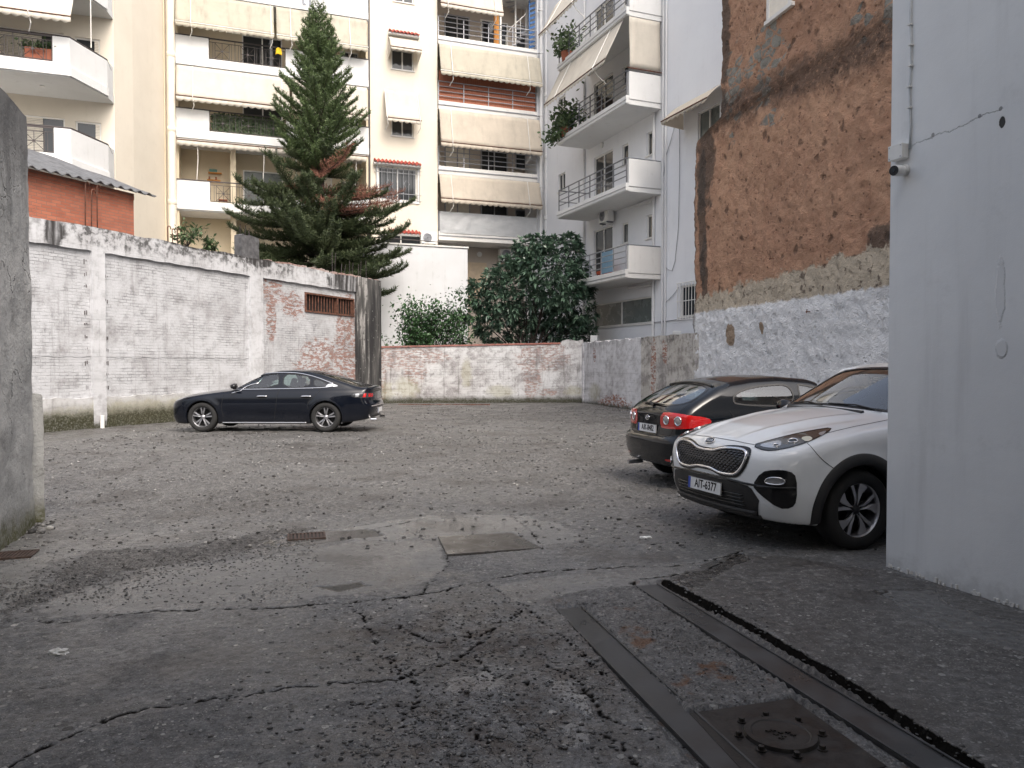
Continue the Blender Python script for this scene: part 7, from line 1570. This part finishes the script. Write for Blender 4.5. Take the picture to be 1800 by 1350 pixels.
        c.panel('light_claw', [(-3.58,s*.87,.86),(-3.50,s*.88,.86),(-3.48,s*.89,.79),(-3.56,s*.88,.79)], (1, -s*.9, 0), M['lampclear'], .008, ch=0, res=.03, parent=t); c.panel('light_claw', [(-3.72,s*.80,.865),(-3.66,s*.83,.865),(-3.64,s*.85,.785),(-3.70,s*.82,.785)], (1, -s*.9, 0), M['lampred'], .008, ch=0, res=.03, parent=t)
        mr = MB().tube([(-.72, s*.86, .99), (-.74, s*.93, 1.01)], [.03, .035], 8).build('mirror_arm', M['gloss'], c.root); MB().lathe([(0, -.07), (.06, -.055), (.085, 0), (.085, .05), (0, .07)], 20, Matrix.Translation((-.76, s*.99, 1.03)) @ Matrix.Rotation(-PI/2, 4, 'Y') @ Matrix.Diagonal((.75, 1.2, 1, 1))).build('mirror_shell', M['gloss'], mr, smooth=True)
        MB().tube([(-3.75, s*.55, .27), (-3.88, s*.55, .27)], .04, 12).build('exhaust', M['chrome'], c.root)
    c.pane('windscreen', [(-.7,0,1.0),(-.75,.5,.99),(-.85,.70,.985),(-1.0,.68,1.08),(-1.3,.58,1.30),(-1.35,.0,1.33),(-1.3,-.58,1.30),(-1.0,-.68,1.08),(-.85,-.70,.985),(-.75,-.5,.99)], (-1, 0, -.4), 'cg', .028, 1, 'gloss')
    c.pane('rear_window', [(-3.45,0,1.075),(-3.40,.5,1.07),(-3.30,.60,1.08),(-3.0,.60,1.18),(-2.6,.54,1.32),(-2.55,0,1.345),(-2.6,-.54,1.32),(-3.0,-.60,1.18),(-3.30,-.60,1.08),(-3.40,-.5,1.07)], (.35, 0, -1), 'cgd', .03, 1, 'gloss')
    c.panel('tail_panel', [(-3.8,-.42,.87),(-3.8,.42,.87),(-3.8,.42,.79),(-3.8,-.42,.79)], (1, 0, 0), M['gloss'], .005, ch=0); c.bar('bumper_chrome', [(-3.85,-.7,.58),(-3.9,-.3,.585),(-3.9,.3,.585),(-3.85,.7,.58)], (1, 0, 0), .010, M['lampgrey'], .004, ch=1)
    c.strip('boot_gap', [(-3.8,-.55,.74),(-3.85,0,.72),(-3.8,.55,.74)], (1, 0, 0), .007, M['under'], .0015); q, _ = c.hit([np.array([0, .47])], c.basis((1, 0, 0))); plate(c, (q[0][0]-.012, 0, .47), -1, 0, ''); c.panel('diffuser', [(-3.8,-.62,.36),(-3.8,.62,.36),(-3.7,.55,.24),(-3.7,-.55,.24)], (1, 0, .3), M['clad'], .004, ch=1)
    c.panel('front_grille', [(.9,-.45,.60),(.9,.45,.60),(.88,.38,.40),(.88,-.38,.40)], (-1, 0, 0), M['gloss'], .004, ch=1)
    seats(c, (-1.45, -2.35), .37, .28, 1.20); cabin(c, -.5, -3.2, .70, .24, .92, -.78); c.finish()
saloon()
# ------------------------------------------------------------------ black hatchback seen from its rear right corner
def hatch():
    sp = dict(wb=2.60, wr=.31, R=.36, yin=.58, zb=.22, kf=.16, kr=.13, crown=.075, gz=.45, groove=.012, flare=.012, k1=.075, bs=.95, pr=.10)
    sp['H'] = Cur([(1.1,.70),(.8,.76),(.5,.85),(.0,.94),(-.35,.985),(-1.05,1.33),(-1.35,1.42),(-1.8,1.448),(-2.2,1.43),(-2.55,1.385),(-2.75,1.325),(-3.05,1.18),(-3.25,1.065),(-3.34,1.02),(-3.6,1.0)], .03)
    sp['Wp'] = Cur([(.95,.72),(.7,.80),(.3,.86),(-.6,.862),(-2.6,.868),(-3.0,.845),(-3.43,.76)], .12); sp['S'] = Cur([(.1,.90),(.25,.96),(.45,1.0),(.75,1.0),(.92,.985),(1.0,.945),(1.2,.86),(1.38,.74),(1.5,.66)], .03)
    sp['XF'] = Cur([(.1,.72),(.3,.84),(.55,.86),(.7,.82),(.85,.66),(.95,.4)], .03); sp['XR'] = Cur([(.1,-3.22),(.25,-3.34),(.42,-3.41),(.58,-3.43),(.63,-3.42),(.67,-3.355),(.80,-3.345),(.95,-3.345),(1.03,-3.31),(1.2,-3.2)], .012); sp['ZB'] = Cur([(1.1,.24),(.5,.2),(-2.8,.2),(-3.4,.30)], .1)
    sp['f'] = field(sp); sp['box'] = (-3.54, .98, -.96, .96, .12, 1.55); sp['h'] = .022
    b = math.radians(17); h = Vector((math.cos(b), math.sin(b))); R_ = Vector((1.74, 10.25)); O = R_+h*3.43
    c = Car('parked_car', sp, paint_mat('black_blue_paint', (.003, .005, .008), rough=.25), O, b, label='black hatchback parked nose in beyond the white SUV, tail lights toward the yard'); RR = (1, 0, 0)
    for s in (1, -1):
        Ds = (0, -s, 0); y = s*.8; D = (1, -s*.85, 0)
        c.pane('front_side_window', [(-.72,y,1.01),(-1.15,y,1.28),(-1.45,y,1.335),(-1.52,y,1.33),(-1.55,y,1.03)], Ds, 'cg', .022, 1); c.pane('rear_side_window', [(-1.63,y,1.035),(-1.60,y,1.335),(-1.95,y,1.335),(-2.3,y,1.29),(-2.5,y,1.22),(-2.56,y,1.13),(-2.5,y,1.06)], Ds, 'cg', .022, 2)
        t = c.panel('tail_light', [(-3.36,s*.36,.965),(-3.34,s*.6,.975),(-3.22,s*.76,.96),(-3.02,s*.85,.93),(-2.92,s*.86,.895),(-2.93,s*.86,.84),(-3.1,s*.84,.80),(-3.25,s*.77,.78),(-3.36,s*.52,.765),(-3.37,s*.36,.775)], D, M['lampred'], .006, ch=1, res=.03)
        Bd = c.basis(D)
        for yy, x in ((.50, -3.36), (.685, -3.28)):
            P, N = c.hit(c.uv([(x, s*yy, .875)], Bd), Bd, .007); T = Matrix.Translation(P[0]) @ Vector(N[0]).to_track_quat('Z', 'Y').to_matrix().to_4x4(); MB().lathe([(.058, -.004), (.060, .007), (.050, .010), (.044, .004)], 28, T).build('lamp_ring', M['chrome'], t, smooth=True); MB().lathe([(.044, .004), (.024, .012), (0, .014)], 24, T).build('lamp_lens', M['lampgrey'], t, smooth=True)
        c.strip('tailgate_gap', [(-3.0,s*.66,1.17),(-3.25,s*.68,1.02),(-3.34,s*.64,.98)], (1, -s*.5, -.3), .008, M['under'], .0015, ch=1)
        for xw in (0, -2.6): c.arch(xw, .31, .36, [(.03, .0015), (.012, .008), (0, .006), (-.012, -.004), (-.014, -.05)], c.paint, s); wheel(c, xw, s*.755, .31, .2, .20, 'sedan', (M['greyalloy'], M['darkalloy']))
        c.strip('door_gap', [(-2.62,y,1.0),(-2.5,y,.8),(-2.25,y,.6),(-2.15,y,.35)], Ds, .008, M['under'], .001); c.strip('door_gap', [(-1.58,y,.3),(-1.58,y,.7),(-1.57,y,1.0)], Ds, .008, M['under'], .001); c.strip('side_moulding', [(-.5,y,.50),(-1.3,y,.51),(-2.1,y,.52)], Ds, .05, M['gloss'], .006, ch=0)
        c.panel('bumper_reflector', [(-3.38,s*.50,.385),(-3.36,s*.66,.385),(-3.36,s*.66,.355),(-3.38,s*.50,.355)], RR, M['lampred'], .004, ch=1, res=.03); mr = MB().lathe([(0, -.06), (.06, -.05), (.085, 0), (.08, .05), (0, .06)], 18, Matrix.Translation((-.72, s*.95, 1.03)) @ Matrix.Rotation(-PI/2, 4, 'Y')).build('side_mirror', c.paint, c.root, smooth=True)
        c.panel('headlight', [(.70,s*.45,.72),(.55,s*.72,.78),(.30,s*.80,.82),(.55,s*.78,.68),(.75,s*.5,.65)], (-1, -s*.8, 0), M['lampclear'], .004, ch=1)
    c.pane('rear_window', [(-3.28,0,1.045),(-3.24,.4,1.045),(-3.12,.62,1.09),(-2.95,.64,1.18),(-2.74,.56,1.30),(-2.70,.3,1.335),(-2.69,0,1.345),(-2.70,-.3,1.335),(-2.74,-.56,1.30),(-2.95,-.64,1.18),(-3.12,-.62,1.09),(-3.24,-.4,1.045)], (1, 0, -.75), 'cg', .035, 1, 'gloss')
    c.bar('roof_spoiler', [(-2.72,-.56,1.34),(-2.70,-.3,1.365),(-2.70,0,1.372),(-2.70,.3,1.365),(-2.72,.56,1.34)], (.4, 0, -1), .018, c.paint, .006, ch=1)
    B = c.basis((1, 0, -.75)); P, N = c.hit(c.uv([(-3.3,.0,1.055),(-3.26,-.05,1.07)], B), B, .02); MB().lathe([(0, 0), (.028, 0), (.02, .03), (0, .035)], 14, Matrix.Translation(P[0])).build('wiper_hub', M['black'], c.root); P, N = c.hit(c.uv([(-3.26,.34,1.085),(-3.27,.1,1.075),(-3.27,-.30,1.07)], B), B, .022); MB().tube(P.tolist(), [.008, .015, .007], 6).build('wiper', M['black'], c.root)
    c.panel('plate_recess', [(-3.38,-.32,.80),(-3.38,.32,.80),(-3.38,.30,.665),(-3.38,-.30,.665)], RR, M['gloss'], .002, ch=1); c.strip('tailgate_gap', [(-3.36,.64,.96),(-3.36,.58,.72),(-3.40,.5,.662),(-3.40,0,.655),(-3.40,-.5,.662),(-3.36,-.58,.72),(-3.36,-.64,.96)], RR, .008, M['under'], .0015, ch=1)
    q, _ = c.hit([np.array([0, .74])], c.basis(RR)); plate(c, (q[0][0]-.010, 0, .745), -1, math.radians(-2), 'AIK-8482'); q, n = c.hit([np.array([0, .89])], c.basis(RR)); T = Matrix.Translation((q[0][0]-.004, 0, .885)) @ Matrix.Rotation(-PI/2, 4, 'Z') @ Matrix.Rotation(PI/2, 4, 'X')
    E = MB().tube([tuple(T @ Vector((.052*math.cos(a), .030*math.sin(a), .003))) for a in np.linspace(0, 2*PI, 33)[:-1]], .005, 6, closed=True).build('emblem', M['chrome'], c.root, smooth=True); MB().tube([tuple(T @ Vector(p)) for p in ((-.030, -.018, .004), (-.018, .018, .004))], .006, 6).tube([tuple(T @ Vector(p)) for p in ((.018, -.018, .004), (.030, .018, .004))], .006, 6).tube([tuple(T @ Vector(p)) for p in ((-.025, -.004, .004), (.025, .004, .004))], .006, 6).build('emblem_mark', M['chrome'], E, smooth=True)
    MB().tube([(-3.2, .45, .24), (-3.42, .45, .235)], .028, 12).build('exhaust', M['machined'], c.root)
    c.pane('windscreen', [(-.5,0,1.02),(-.6,.6,1.0),(-1.05,.52,1.28),(-1.08,0,1.31),(-1.05,-.52,1.28),(-.6,-.6,1.0)], (-1, 0, -.4), 'cg', .03, 1)
    seats(c, (-1.3, -2.2), .35, .3, 1.20); cabin(c, -.4, -2.9, .66, .24, .95, -.62); c.finish()
hatch()
